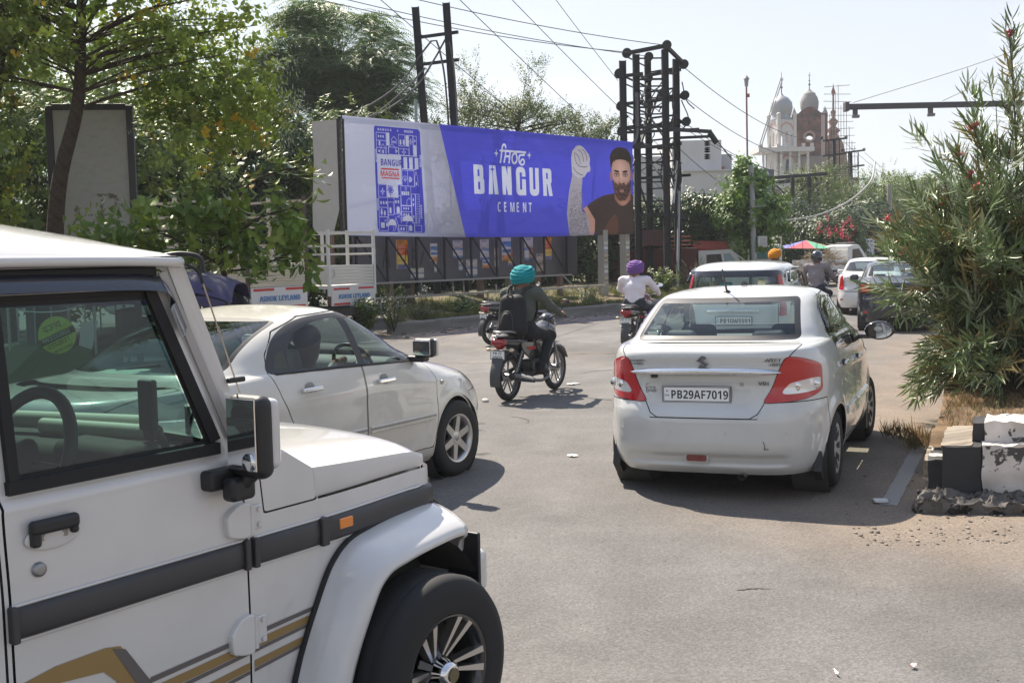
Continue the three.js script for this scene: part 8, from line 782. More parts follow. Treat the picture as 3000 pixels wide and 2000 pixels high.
// ---------- vehicles and stalls far along the road ----------
{
  const p = thing('mini_truck', 'white mini truck loaded with a heap of dry branches', 'truck', [13.3, 0, -51.0], R(90 - 62)); const wt = M([0.72, 0.72, 0.70], 0.5); part(p, 'cabin', (() => { const q = extrude(smooth([[2.0, 0.5], [2.0, 1.75], [2.6, 1.82], [3.2, 1.15], [3.35, 0.85], [3.3, 0.5]], 30, 0.2), 1.4, 0.03); q.translate(0, 0, -0.7); return q; })(), wt); for (const s of [-1, 1]) part(p, 'cabin_window', extrude([[2.2, 1.2], [2.2, 1.65], [2.6, 1.68], [2.95, 1.2]], 0.01).translate(0, 0, s > 0 ? 0.735 : -0.745), MAT.gloss); part(p, 'windscreen', beam([2.68, 1.78, 0], [3.2, 1.18, 0], 1.25, 0.03), MAT.gloss); for (const s of [-1, 1]) { part(p, 'bed_side', box(0.95, 0.98, s * 0.72, 2.0, 0.46, 0.04), wt); part(p, 'orange_stripe', box(0.95, 1.0, s * 0.743, 1.8, 0.035, 0.006), M([0.6, 0.2, 0.04], 0.6)); } part(p, 'bed_gate', box(-0.06, 0.98, 0, 0.04, 0.46, 1.44), wt); part(p, 'bed_floor', box(0.95, 0.73, 0, 2.0, 0.06, 1.44), MAT.plastic); part(p, 'chassis', box(1.5, 0.5, 0, 3.2, 0.2, 0.6), MAT.darkGrey); part(p, 'roof_rack', join([rod([1.98, 1.9, -0.6], [1.98, 1.9, 0.6], 0.02), rod([2.5, 1.95, -0.6], [2.5, 1.95, 0.6], 0.02), rod([1.98, 1.9, 0.6], [2.5, 1.95, 0.6], 0.02)]), MAT.plastic); for (const x of [0.6, 2.75]) for (const s of [-1, 1]) { const t = wheelGeo(0.28, 0.16, 0.16); if (s < 0) t.rotateY(PI); t.translate(x, 0.28, s * 0.62); part(p, 'wheel', t, MAT.rubber); }
  const br = thing('branch_heap', 'tangled heap of dry branches on the white mini truck', 'branches', [13.3, 0, -51.0], R(90 - 62)), r = seeded(44), L = []; for (let k = 0; k < 520; k++) { const x = -0.1 + r() * 2.0, z = (r() - 0.5) * 1.5, y = 0.9 + (0.95 - Math.abs(z) * 0.7 - Math.abs(x - 0.9) * 0.45) * r(), a = r() * PI, b = (r() - 0.5) * 1.0, l = 0.25 + r() * 0.5; L.push(paintGeo(prep(rod([x, y, z], [x + Math.cos(a) * l, y + b * l, z + Math.sin(a) * l * 0.8], 0.012 + 0.012 * r(), 0.006, 4)), [[0.30, 0.23, 0.15], [0.20, 0.16, 0.11], [0.42, 0.36, 0.26]][k % 3])); } part(br, 'twigs', join(L), M([1, 1, 1], 0.9, 0, { vertexColors: true })).userData.kind = 'stuff';
  const t = thing('tarp_truck', 'truck with dark blue tarpaulin hood behind the branch load', 'truck', [17.0, 0, -60], R(90 - 40)); part(t, 'tarpaulin', (() => { const gr = range(0, 1, 16).map(v => range(0, 2.6, 12).map(x => { const a = lerp(-PI / 2, PI / 2, v); return [x, 1.55 + 0.95 * Math.pow(Math.cos(a), 0.5) - 0.15 * Math.sin(x * 2.4) * 0.3, 0.95 * Math.sin(a)]; })); return skin(gr, [], 't').t; })(), M([0.02, 0.03, 0.06], 0.7)); part(t, 'bed', box(1.3, 1.1, 0, 2.7, 0.8, 1.7, 0.03), M([0.55, 0.55, 0.55], 0.6)); part(t, 'cabin', box(3.4, 1.35, 0, 1.3, 1.6, 1.65, 0.1), M([0.5, 0.55, 0.62], 0.5)); part(t, 'tail_sign', box(-0.08, 1.15, 0, 0.02, 0.4, 1.0), M([0.5, 0.12, 0.08], 0.6)); for (const x of [0.6, 3.3]) for (const s of [-1, 1]) { const q = wheelGeo(0.38, 0.22, 0.2); if (s < 0) q.rotateY(PI); q.translate(x, 0.38, s * 0.7); part(t, 'wheel', q, MAT.rubber); }
  const v = thing('van', 'white van with roof rack and teal rear glass beyond the hatchback', 'van', [11.4, 0, -50.5], R(90 - 12)); part(v, 'body', box(1.6, 1.15, 0, 3.2, 1.6, 1.5, 0.12), M([0.68, 0.66, 0.62], 0.5)); part(v, 'rear_window', box(-0.01, 1.55, 0, 0.03, 0.5, 1.25, 0.01), MP([0.05, 0.16, 0.18], 0.1)); part(v, 'roof_rack', join([box(0.1, 2.28, 0, 0.05, 0.05, 1.5), box(0.1, 2.0, 0.72, 0.06, 0.5, 0.06), box(0.1, 2.0, -0.72, 0.06, 0.5, 0.06), box(1.4, 2.28, 0.72, 2.6, 0.05, 0.05), box(1.4, 2.28, -0.72, 2.6, 0.05, 0.05), box(0.1, 2.16, 0, 0.05, 0.22, 0.9)]), M([0.62, 0.58, 0.5], 0.6)); for (const x of [0.6, 2.7]) for (const s of [-1, 1]) { const q = wheelGeo(0.29, 0.16, 0.16); if (s < 0) q.rotateY(PI); q.translate(x, 0.29, s * 0.66); part(v, 'wheel', q, MAT.rubber); }
  const c = thing('white_truck', 'white truck cab with pale blue windows behind the roadside shrubs', 'truck', [7.5, -0.05, -44.9], R(-8)); c.scale.setScalar(0.8); part(c, 'cab', (() => { const q = extrude([[0, 0.5], [0, 2.2], [1.5, 2.25], [2.35, 1.6], [2.4, 0.5]], 1.6, 0.04); q.translate(0, 0, -0.8); return q; })(), M([0.66, 0.66, 0.64], 0.5)); for (const [a, m] of [[[[0.35, 1.5], [0.35, 2.05], [1.05, 2.08], [1.15, 1.5]], MAT.gloss], [[[1.25, 1.5], [1.18, 2.08], [1.48, 2.1], [1.85, 1.6]], MP([0.3, 0.4, 0.45], 0.1)]]) part(c, 'window', extrude(a, 0.02).translate(0, 0, 0.84), m); part(c, 'windscreen', beam([1.55, 2.2, 0], [2.34, 1.62, 0], 1.5, 0.04), MP([0.3, 0.42, 0.5], 0.08)); part(c, 'red_body', box(-2.2, 1.6, 0, 4.2, 1.6, 1.8, 0.04), M([0.11, 0.03, 0.025], 0.8)); part(c, 'red_drum', rod([-0.3, 2.45, 0], [1.4, 2.4, 0], 0.32, 0.3, 18), M([0.36, 0.06, 0.04], 0.6)); for (const y of [2.55, 2.75, 2.95]) part(c, 'rail', rod([-4.2, y, 0.85], [-0.4, y, 0.85], 0.025), M([0.3, 0.06, 0.05], 0.7)); for (const x of [0.9, -3]) for (const s of [-1, 1]) { const q = wheelGeo(0.42, 0.24, 0.22); if (s < 0) q.rotateY(PI); q.translate(x, 0.42, s * 0.72); part(c, 'wheel', q, MAT.rubber); }
  const umb = (label, x, z, h, cols, rad, tilt) => { const o = thing('market_umbrella', label, 'umbrella', [x, 0, z]); part(o, 'pole', rod([0, 0, 0], [0, h + 0.35, 0], 0.025), MAT.steel); for (let k = 0; k < 8; k++) { const a = k * PI / 4, b = a + PI / 4, g = new THREE.BufferGeometry(); g.setAttribute('position', new THREE.Float32BufferAttribute([0, h + 0.4, 0, rad * Math.cos(a), h, rad * Math.sin(a), rad * Math.cos(b), h, rad * Math.sin(b)], 3)); g.computeVertexNormals(); g.rotateZ(tilt); part(o, 'canopy_panel', g, M(cols[k % cols.length], 0.7)); } };
  umb('patchwork orange and green market umbrella before the trees', 14.0, -53.6, 1.72, [[0.55, 0.18, 0.04], [0.10, 0.35, 0.22], [0.45, 0.06, 0.08], [0.12, 0.12, 0.35], [0.10, 0.35, 0.28]], 1.6, -0.03); umb('red market umbrella beside the tarpaulin truck', 22.4, -63, 2.2, [[0.42, 0.03, 0.05]], 1.0, 0);
}
// ---------- trees and plants ----------
const leafMat = (c, rough = 0.5) => MP(c, rough, { transmission: 0.6, thickness: 0, ior: 1.3 });
const barkMat = M([0.10, 0.075, 0.058], 0.95, 0, { map: earthMap });
// one leaf: folded blade of n quads along +y, width profile prof, droop bends it
function leaf(L, W, droop = 0.3, fold = 0.25, prof = [0, 0.75, 1, 0.7, 0]) { const P = [], I = [], n = prof.length - 1; let y = 0, z = 0; for (let i = 0; i <= n; i++) { const t = i / n, a = droop * t; const w = W / 2 * prof[i]; P.push(-w, y, z + fold * w, 0, y, z, w, y, z + fold * w); y += L / n * Math.cos(a); z -= L / n * Math.sin(a); if (i < n) { const b = i * 3; I.push(b, b + 1, b + 4, b, b + 4, b + 3, b + 1, b + 2, b + 5, b + 1, b + 5, b + 4); } } const g = new THREE.BufferGeometry(); g.setAttribute('position', new THREE.Float32BufferAttribute(P, 3)); g.setIndex(I); g.computeVertexNormals(); return g.toNonIndexed(); }
const place = (g, p, e, s = 1) => { g = g.clone(); g.scale(s, s, s); g.applyMatrix4(new THREE.Matrix4().makeRotationFromEuler(new THREE.Euler(...e, 'YXZ'))); g.translate(...p); return g; };
const SPRIG = (() => {
  const r = seeded(101), mk = f => join(Array.from({ length: 1 }, f).flat());
  const heart = leaf(0.115, 0.10, 0.5, 0.2, [0.15, 0.95, 0.9, 0.45, 0.06]), lance = leaf(0.17, 0.042, 0.9, 0.3, [0.1, 0.8, 1, 0.7, 0.05]), oval = leaf(0.13, 0.062, 0.5, 0.25, [0.1, 0.85, 1, 0.75, 0.05]), tiny = leaf(0.05, 0.022, 0.3, 0.2, [0.1, 1, 0.8, 0.05]), ole = leaf(0.185, 0.021, 0.35, 0.35, [0.3, 0.9, 1, 0.8, 0.05]), mid = leaf(0.20, 0.10, 0.6, 0.2, [0.1, 0.9, 1, 0.7, 0.05]);
  const along = (n, L, g, pitch, s0, s1, curl = 0) => { const o = []; for (let k = 0; k < n; k++) { const t = k / (n - 1 || 1), a = k * 2.4 + r(); o.push(place(g, [curl * L * t * t * 0.4, L * t * (1 - curl * 0.3 * t), 0], [pitch + (r() - 0.5) * 0.8, a, (r() - 0.5) * 0.6], lerp(s0, s1, r()))); } return join(o); };
  return {
    peepal: along(7, 0.30, heart, 1.9, 0.7, 1.15, 0.3), lance: along(9, 0.16, lance, 1.7, 0.7, 1.15), oval: along(8, 0.26, oval, 1.5, 0.7, 1.2), bigoval: along(7, 0.34, mid, 1.8, 0.7, 1.2),
    feather: join([0, 1, 2].flatMap(f => { const o = []; for (let k = 0; k < 9; k++) for (const s of [-1, 1]) { const t = k / 8, x = 0.05 + t * 0.34; o.push(place(tiny, [x * Math.cos(f * 2.1), 0.10 * t - 0.16 * t * t, x * Math.sin(f * 2.1)], [1.25, -f * 2.1 + s * 1.25 + PI / 2, 0], 1.35 - 0.5 * t)); } return o; })),
    small: along(12, 0.26, tiny, 1.1, 0.8, 1.5), oleander: along(13, 0.20, ole, 0.75, 0.75, 1.15), grass: join(Array.from({ length: 9 }, () => place(leaf(0.22, 0.010, 0.9, 0.2, [1, 0.9, 0.6, 0.05]), [(r() - 0.5) * 0.1, 0, (r() - 0.5) * 0.1], [0.25 + r() * 0.6, r() * 6.3, 0], 0.6 + r() * 0.8))),
  };
})();
const ups = V(0, 1, 0);
function scatter(parent, name, geo, m, list, cols, seed) { const r = seeded(seed), o = new THREE.InstancedMesh(geo, m, list.length), M4 = new THREE.Matrix4(), q = new THREE.Quaternion(), q2 = new THREE.Quaternion(), c = new THREE.Color(); list.forEach(([p, d, s], i) => { q.setFromUnitVectors(ups, d); q2.setFromAxisAngle(ups, r() * 6.3); q.multiply(q2); M4.compose(p, q, V(s, s, s)); o.setMatrixAt(i, M4); const k = cols[Math.floor(r() * cols.length)], b = 0.75 + 0.5 * r(); o.setColorAt(i, c.setRGB(k[0] * b, k[1] * b, k[2] * b)); }); o.name = name; o.userData.kind = 'stuff'; finish(o); parent.add(o); return o; }
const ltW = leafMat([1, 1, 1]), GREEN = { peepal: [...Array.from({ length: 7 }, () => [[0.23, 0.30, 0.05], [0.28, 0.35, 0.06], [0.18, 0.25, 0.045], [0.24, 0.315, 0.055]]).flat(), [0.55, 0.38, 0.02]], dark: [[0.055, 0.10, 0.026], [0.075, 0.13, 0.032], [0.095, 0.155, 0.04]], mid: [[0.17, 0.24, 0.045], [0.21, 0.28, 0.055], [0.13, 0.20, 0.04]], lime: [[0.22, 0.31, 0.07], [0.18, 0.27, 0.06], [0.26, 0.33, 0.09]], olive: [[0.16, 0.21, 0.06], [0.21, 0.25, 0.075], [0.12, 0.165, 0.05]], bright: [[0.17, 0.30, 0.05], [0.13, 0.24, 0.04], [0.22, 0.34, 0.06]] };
// tree: trunk path, then limbs to clumps spread through crown ellipsoids
function tree(name, label, base, path, blobs, o) {
  const root = thing(name, label, o.cat || 'tree', base, 0, o.group), r = seeded(o.seed), L = [], pts = path.map(p => V(...p)), c = new THREE.CatmullRomCurve3(pts), n = 24, R0 = o.r;
  const P = c.getPoints(n); for (let i = 0; i < n; i++) L.push(rod(P[i], P[i + 1], R0 * (1 - 0.65 * i / n), R0 * (1 - 0.65 * (i + 1) / n), 9)); part(root, 'trunk', join(L), o.bark || barkMat);
  const limbs = [], list = [];
  for (const [cx, cy, cz, rx, ry, rz, k] of blobs) for (let j = 0; j < k; j++) {
    let x, y, z, d; do { x = r() * 2 - 1; y = r() * 2 - 1; z = r() * 2 - 1; d = Math.hypot(x, y, z); } while (d > 1 || d < (o.hollow || 0.35)); const C = V(cx + x * rx, cy + y * ry, cz + z * rz);
    // limb from the nearest trunk point below
    let b = P[0], bd = 1e9; for (const q of P) { const e = q.distanceTo(C) + Math.max(0, q.y - C.y + 0.3) * 3 + (q.y < P[Math.floor(n * (o.from || 0.35))].y ? 4 : 0); if (e < bd) { bd = e; b = q; } } const mid = b.clone().lerp(C, 0.55).add(V((r() - 0.5) * 0.4 * rx, 0.18 * bd * 0.3 + (r() - 0.3) * 0.25, (r() - 0.5) * 0.4 * rz)); const lc = new THREE.QuadraticBezierCurve3(b, mid, C), ls = lc.getPoints(5), lr = Math.min(R0 * 0.24, 0.010 + bd * 0.007); if (r() < 0.8 && C.y > (o.limbMin || 0)) for (let i = 0; i < 5; i++) limbs.push(rod(ls[i], ls[i + 1], lr * (1 - i * 0.17), lr * (1 - (i + 1) * 0.17), 5));
    const dir = C.clone().sub(V(cx, cy - ry * 0.4, cz)).normalize(), cl = o.clump * (0.6 + 0.8 * r()), m = Math.round(o.per * (0.6 + 0.8 * r()));
    for (let i = 0; i < m; i++) { const g = V(r() + r() + r() - 1.5, (r() + r() + r() - 1.5) * (o.flat || 0.8), r() + r() + r() - 1.5).multiplyScalar(cl * 1.1), p = C.clone().add(g), dd = g.normalize().multiplyScalar(0.8).add(dir.clone().multiplyScalar(0.7)).add(V(0, o.rise || 0.1, 0)).normalize(); if (o.keep && !o.keep(p)) continue; list.push([p, dd, o.size * (0.7 + 0.6 * r())]); }
    for (let i = 0; i < 5; i++) { const p = lc.getPoint(0.5 + 0.1 * i); list.push([p, V(r() - 0.5, 0.4, r() - 0.5).normalize(), o.size]); }
  }
  part(root, 'limbs', join(limbs), o.bark || barkMat).userData.kind = 'stuff'; scatter(root, 'crown', SPRIG[o.leaf], o.mat || ltW, list, o.cols, o.seed + 1); return root;
}
// pipal trees standing behind the jeep, thin crowns against the sky
tree('pipal_tree', 'leaning pipal tree trunk in front of the framed grey sign', [-6.55, 0, -16], [[0, 0, 0], [0.08, 1.8, 0], [0.22, 3.0, 0], [0.50, 4.1, -0.1], [0.56, 5.2, -0.2], [0.60, 6.4, -0.3]], [[1.0, 5.3, 0, 2.3, 1.15, 1.5, 52], [-0.9, 5.2, 0.3, 1.2, 1.5, 1.2, 26], [2.5, 4.5, -0.3, 1.1, 1.1, 0.9, 32], [1.4, 6.6, 0, 2.6, 0.8, 1.6, 26], [2.2, 3.5, -0.5, 0.6, 0.6, 0.5, 9], [2.5, 4.0, -0.4, 1.0, 0.6, 0.6, 16]], { keep: p => p.x < 3.45 && !(p.y < 4.15 && p.x > -0.35 && p.x < 1.15), seed: 11, r: 0.145, clump: 0.44, per: 9, size: 0.74, leaf: 'peepal', cols: GREEN.peepal, rise: -0.25, hollow: 0.1, from: 0.6, limbMin: 4.4 });
tree('pipal_tree', 'upright pipal tree trunk at the extreme edge behind the jeep roof', [-7.35, 0, -16.4], [[0, 0, 0], [-0.05, 1.8, 0], [-0.28, 3.4, 0], [0.02, 4.4, 0], [0.32, 6.2, 0.1], [0.4, 7.2, 0]], [[-0.3, 5.6, 0, 1.5, 1.6, 1.5, 34], [-0.4, 3.4, 0.3, 0.8, 0.8, 0.8, 24], [0.1, 2.8, 0.5, 0.5, 0.6, 0.6, 10]], { keep: p => !(p.y < 4.1 && p.x > 0.5), seed: 12, r: 0.15, clump: 0.42, per: 8, size: 0.8, leaf: 'peepal', cols: GREEN.peepal, rise: -0.25, hollow: 0.1 });
// thick growth behind the trucks
const bigRow = [[-12.8, -27, 6.6, 2.8, 2.2, 'oval', 'mid'], [-9.6, -28, 5.2, 2.6, 2.0, 'oval', 'mid'], [-7.4, -30.5, 5.4, 2.2, 1.9, 'oval', 'dark'], [-5.0, -33, 5.3, 1.9, 1.7, 'lance', 'mid'], [-10.5, -33, 7.2, 3.0, 2.6, 'oval', 'mid'], [-15.5, -30, 6, 3, 2.6, 'oval', 'dark']];
bigRow.forEach(([x, z, h, rx, ry, lf, cl], i) => tree('roadside_tree', ['bushy green tree high behind the framed sign', 'broad green tree behind the rusty cage truck rails', 'dark dense tree behind the cage trucks', 'long leaved tree beside the narrow white board', 'tall green tree rising behind the cage trucks', 'dark tree beyond the leftmost trunk'][i], [x, 0, z], [[0, 0, 0], [0.1, h * 0.3, 0], [0, h * 0.6, 0.1], [0.1, h * 0.95, 0]], [[0, h * 0.80, 0, rx, ry, rx, 60], [0, h * 0.38, 0.4, rx * 0.95, h * 0.26, rx * 0.8, 46]], { seed: 30 + i * 3, r: 0.17, clump: 0.6, per: 20, size: 1.4, leaf: lf, cols: GREEN[cl], hollow: 0.3, group: 'trees behind the cage trucks' }));
tree('silk_tree', 'large dark feathery tree crown left of the twin black poles', [-6.7, 0, -45], [[0, 0, 0], [0.1, 3, 0], [-0.1, 6, 0.2], [0.1, 9, 0]], [[0, 9.9, 0, 3.0, 2.1, 2.8, 80], [0.8, 8.2, 0, 2.8, 1.2, 2.6, 44], [-2.0, 8.9, 0.5, 1.4, 1.3, 1.4, 22], [0.2, 6.4, 0, 2.8, 1.4, 2.4, 36]], { seed: 61, r: 0.24, clump: 0.66, per: 20, size: 1.7, leaf: 'feather', cols: [[0.14, 0.235, 0.05], [0.18, 0.28, 0.06], [0.11, 0.19, 0.042]], flat: 0.3, rise: 2.2, hollow: 0.4, from: 0.5 });
tree('thorn_tree', 'sparse olive thorn tree rising behind the billboard', [0.2, 0, -46], [[0, 0, 0], [0.2, 3, 0], [0, 5.5, 0], [0.3, 7.2, 0]], [[-0.6, 7.0, 0, 3.2, 0.95, 1.8, 52], [-1.7, 8.4, 0, 0.35, 1.5, 0.4, 5], [0.9, 8.5, 0.2, 0.4, 1.2, 0.4, 5], [2.5, 6.5, 0, 1.4, 0.7, 1, 16], [-2.5, 6.4, 0, 1.2, 0.9, 1, 16]], { seed: 64, r: 0.18, clump: 0.42, per: 20, size: 1.5, leaf: 'small', cols: GREEN.olive, hollow: 0.1, rise: 0.4 });
tree('thorn_tree', 'thin spindly shrub between billboard top and the switchgear posts', [3.4, 0, -47], [[0, 0, 0], [0, 3, 0], [0.3, 6.4, 0]], [[0.1, 6.4, 0, 0.9, 0.8, 0.6, 14], [0.9, 7.0, 0, 0.7, 0.4, 0.5, 6]], { seed: 67, r: 0.10, clump: 0.4, per: 14, size: 1.4, leaf: 'small', cols: GREEN.olive, hollow: 0.1, rise: 0.3 });
// dark shrubs filling the shade behind the hoarding
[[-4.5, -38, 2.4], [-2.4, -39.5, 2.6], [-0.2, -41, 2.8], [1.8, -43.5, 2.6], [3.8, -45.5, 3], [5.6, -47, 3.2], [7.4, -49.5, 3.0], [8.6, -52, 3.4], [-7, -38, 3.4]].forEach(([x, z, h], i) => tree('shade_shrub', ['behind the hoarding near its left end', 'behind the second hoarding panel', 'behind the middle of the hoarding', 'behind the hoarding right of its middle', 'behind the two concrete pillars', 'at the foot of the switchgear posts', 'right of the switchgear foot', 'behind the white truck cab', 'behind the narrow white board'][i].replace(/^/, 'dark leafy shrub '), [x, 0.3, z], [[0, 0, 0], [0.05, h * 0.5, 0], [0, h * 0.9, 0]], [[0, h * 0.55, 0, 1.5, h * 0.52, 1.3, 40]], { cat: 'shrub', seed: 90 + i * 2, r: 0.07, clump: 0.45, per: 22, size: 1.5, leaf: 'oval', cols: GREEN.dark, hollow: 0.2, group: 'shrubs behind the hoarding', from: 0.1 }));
tree('mango_tree', 'dark glossy mango tree right of the switchgear posts', [7.6, 0, -46], [[0, 0, 0], [0.1, 1.2, 0], [0, 2.8, 0]], [[0.1, 3.0, 0, 1.1, 0.85, 1.0, 40], [0, 2.1, 0.2, 1.25, 0.9, 1.1, 40]], { seed: 121, r: 0.12, clump: 0.34, per: 22, size: 1.5, leaf: 'lance', cols: GREEN.dark, rise: -0.1, hollow: 0.3, mat: leafMat([1, 1, 1], 0.3) });
tree('young_teak', 'bright large leaved young tree around the grey pole', [9.35, 0, -44], [[0, 0, 0], [0.05, 1.6, 0], [-0.1, 3.4, 0], [0.1, 4.7, 0]], [[-0.1, 4.2, 0, 0.85, 0.95, 0.8, 24], [0.7, 3.1, 0.2, 0.9, 0.7, 0.8, 18], [-0.6, 3.0, 0, 0.9, 0.8, 0.8, 18], [0.2, 2.3, 0.3, 1.2, 0.6, 0.8, 18]], { seed: 124, r: 0.09, clump: 0.34, per: 4, size: 1.15, leaf: 'bigoval', cols: GREEN.bright, rise: -0.2, hollow: 0.1 });
const farT = [[12.6, -62, 4.2, 2.4, 1.7, 'oval', 'mid'], [15.6, -66, 4.0, 2.2, 1.7, 'oval', 'dark'], [19.3, -72, 6.6, 2.6, 2.2, 'small', 'lime'], [22.5, -74, 5.4, 2.4, 2.2, 'small', 'mid'], [25.8, -78, 6.6, 2.8, 2.4, 'small', 'lime'], [29.6, -84, 6.6, 3.4, 2.6, 'oval', 'mid'], [34.5, -92, 6.4, 3.8, 2.6, 'oval', 'mid'], [41, -100, 6.6, 4.2, 2.8, 'oval', 'mid'], [13.8, -78, 5, 2.2, 2, 'oval', 'mid'], [17.4, -62, 3.0, 1.8, 1.3, 'oval', 'dark'], [20.6, -66, 3.6, 2.0, 1.6, 'oval', 'dark'], [50, -110, 7, 4.6, 3, 'oval', 'mid']];
farT.forEach(([x, z, h, rx, ry, lf, cl], i) => tree('far_tree', 'green tree ' + ['below the white building wall', 'in front of the transformer frame', 'with lime feathery crown below the brick tower', 'behind the crossarm poles', 'with pale crown right of the crossarm poles', 'above the white sedan ahead', 'at the road bend behind the oleander tips', 'seen through the upper oleander leaves', 'behind the grey pole with the box', 'dark and low above the patchwork umbrella', 'dark above the tarpaulin truck', 'farthest along the road'][i], [x, 0, z], [[0, 0, 0], [0.1, h * 0.4, 0], [0, h * 0.9, 0.1]], [[0, h * 0.68, 0, rx, ry, rx, 62], [0, h * 0.32, 0.4, rx, h * 0.26, rx, 34]], { seed: 140 + i * 2, r: 0.16, clump: 0.62, per: 22, size: 1.8, leaf: lf, cols: GREEN[cl], hollow: 0.35, group: 'trees far along the road' }));
{ // bougainvillea
  const b = thing('bougainvillea', 'red flowering bougainvillea above the mini truck', 'shrub', [17.6, 0, -60.5]), r = seeded(7), L = [], F = []; for (let k = 0; k < 420; k++) { const a = r() * 6.3, q = Math.sqrt(r()), p = V(Math.cos(a) * q * 1.4, 1.2 + r() * 2.2 * (1 - q * 0.5), Math.sin(a) * q * 1.0); L.push([p, V(r() - 0.5, r(), r() - 0.5).normalize(), 1.5]); if (r() < 0.16 && p.y > 1.9) F.push([p.clone().add(V(0, 0.1, 0.25)), V(r() - 0.5, r() + 0.3, r()).normalize(), 2.2]); } part(b, 'stem', tube([[0, 0, 0], [0.1, 1.2, 0], [0.3, 2.4, 0]], 0.05, 12, 6), barkMat); scatter(b, 'foliage', SPRIG.oval, ltW, L, GREEN.mid, 3); scatter(b, 'flowers', SPRIG.small, M([1, 1, 1], 0.8), F, [[0.5, 0.02, 0.06], [0.6, 0.04, 0.1]], 4);
}
{ // wooded background beyond everything
  const o = new THREE.Group(); o.name = 'distant_wood'; o.userData = { kind: 'stuff', label: 'hazy distant wood closing the horizon behind the roadside', category: 'wood' }; scene.add(o); const r = seeded(55), L = []; for (let k = 0; k < 9000; k++) { const t = r(), x = lerp(-75, 150, t), z = -95 - 40 * Math.abs(Math.sin(t * 9)) - (x > 20 ? (x - 20) * 0.35 : 0) - r() * 12, h = 4.2 + 1.8 * fbm(x * 0.14, 3, 1); L.push([V(x, r() * r() * h * 1.0 + r() * h * 0.35, z), V(r() - 0.5, r(), r() - 0.2).normalize(), 5.5]); } scatter(o, 'foliage', SPRIG.oval, ltW, L, GREEN.mid, 9);
}
// drooping young tree with big separate leaves before the trucks
{
  const root = thing('drooping_sapling', 'young tree with long drooping yellow green leaves before the cage trucks', 'tree', [-3.75, 0, -14.6]), r = seeded(71); part(root, 'trunk', join([tube([[0.2, 0, 0], [0.15, 1.2, 0], [0.0, 1.9, 0], [0.1, 2.6, 0]], 0.035, 20, 7), tube([[0.05, 1.75, 0], [-0.5, 2.1, 0.1], [-0.9, 2.3, 0.1]], 0.018, 14, 6), tube([[0.05, 2.0, 0], [0.5, 2.35, 0.1], [1.0, 2.5, 0.1]], 0.018, 14, 6), tube([[0.1, 1.7, 0], [0.5, 1.75, 0.15], [0.9, 1.9, 0.2]], 0.014, 14, 6), tube([[0.08, 2.3, 0], [0.4, 2.8, 0], [1.1, 3.05, 0]], 0.014, 14, 6), tube([[0.02, 1.9, 0], [-0.4, 1.75, 0.1], [-0.7, 1.95, 0.2]], 0.012, 14, 6)]), barkMat);
  const mats = [[0.20, 0.31, 0.05], [0.26, 0.36, 0.06], [0.15, 0.26, 0.04], [0.32, 0.34, 0.07]].map(c => leafMat(c, 0.35)), G = [leaf(0.22, 0.075, 1.0, 0.25, [0.1, 0.8, 1, 0.75, 0.4, 0.04]), leaf(0.19, 0.07, 0.6, 0.3, [0.1, 0.85, 1, 0.7, 0.35, 0.04])]; const tips = []; for (let k = 0; k < 26; k++) tips.push([-0.75 + r() * 1.75, 1.55 + r() * 0.95 + (r() < 0.3 ? 0.4 : 0), 0.1 + (r() - 0.5) * 0.7]); tips.push([1.1, 3.05, 0], [1.25, 2.95, 0.05], [0.9, 3.0, 0.1], [1.05, 2.5, 0.1], [-0.9, 2.3, 0.1]); const tw = [];
  for (const t of tips) { const n = 9; tw.push(rod([t[0] * 0.75, t[1] - 0.12, t[2] * 0.6], t, 0.007, 0.003, 4)); for (let k = 0; k < n; k++) { const g = place(G[k % 2], [t[0] + (r() - 0.5) * 0.3, t[1] + (r() - 0.5) * 0.22, t[2] + (r() - 0.5) * 0.2], [1.3 + r() * 0.9, k * 2.4 + r(), 0], 1.0 + 0.5 * r()); part(root, 'leaf', g, mats[Math.floor(r() * 4)]); } } part(root, 'twigs', join(tw), barkMat).userData.kind = 'stuff'; const fl = []; for (let k = 0; k < 150; k++) { const x = -1.7 + r() * 2.9; fl.push([V(x, 1.5 + r() * 0.9 + 0.3 * r(), (r() - 0.5) * 0.9), V(r() - 0.5, 0.2, r() - 0.5).normalize(), 0.7 + 0.3 * r()]); } scatter(root, 'foliage', SPRIG.bigoval, ltW, fl, [[0.2, 0.29, 0.05], [0.26, 0.34, 0.06], [0.15, 0.24, 0.04]], 72);
}
{ // dracaena: stems with rosettes of sword leaves
  const root = thing('dracaena', 'dark spiky dracaena with hanging sword leaves behind the rickshaw', 'plant', [-4.62, 0, -17.2]), r = seeded(21), m = [[0.03, 0.055, 0.018], [0.045, 0.075, 0.025]].map(c => leafMat(c, 0.4)), sw = leaf(0.62, 0.045, 1.5, 0.3, [0.8, 1, 0.9, 0.65, 0.35, 0.03]); for (const [x, y, z, n, s] of [[0, 2.0, 0, 44, 1.0], [0.12, 1.2, 0.3, 26, 0.9], [0.5, 0.95, 0.2, 22, 0.8], [-0.1, 1.6, -0.1, 26, 0.9]]) { part(root, 'stem', tube([[0.1, 0, 0], [x * 0.5, y * 0.5, z * 0.5], [x, y, z]], 0.04, 12, 7), barkMat); for (let k = 0; k < n; k++) part(root, 'leaf', place(sw, [x, y, z], [0.25 + 1.5 * (k / n), k * 2.4, 0], s * (0.8 + 0.4 * r())), m[k % 2]); }
}
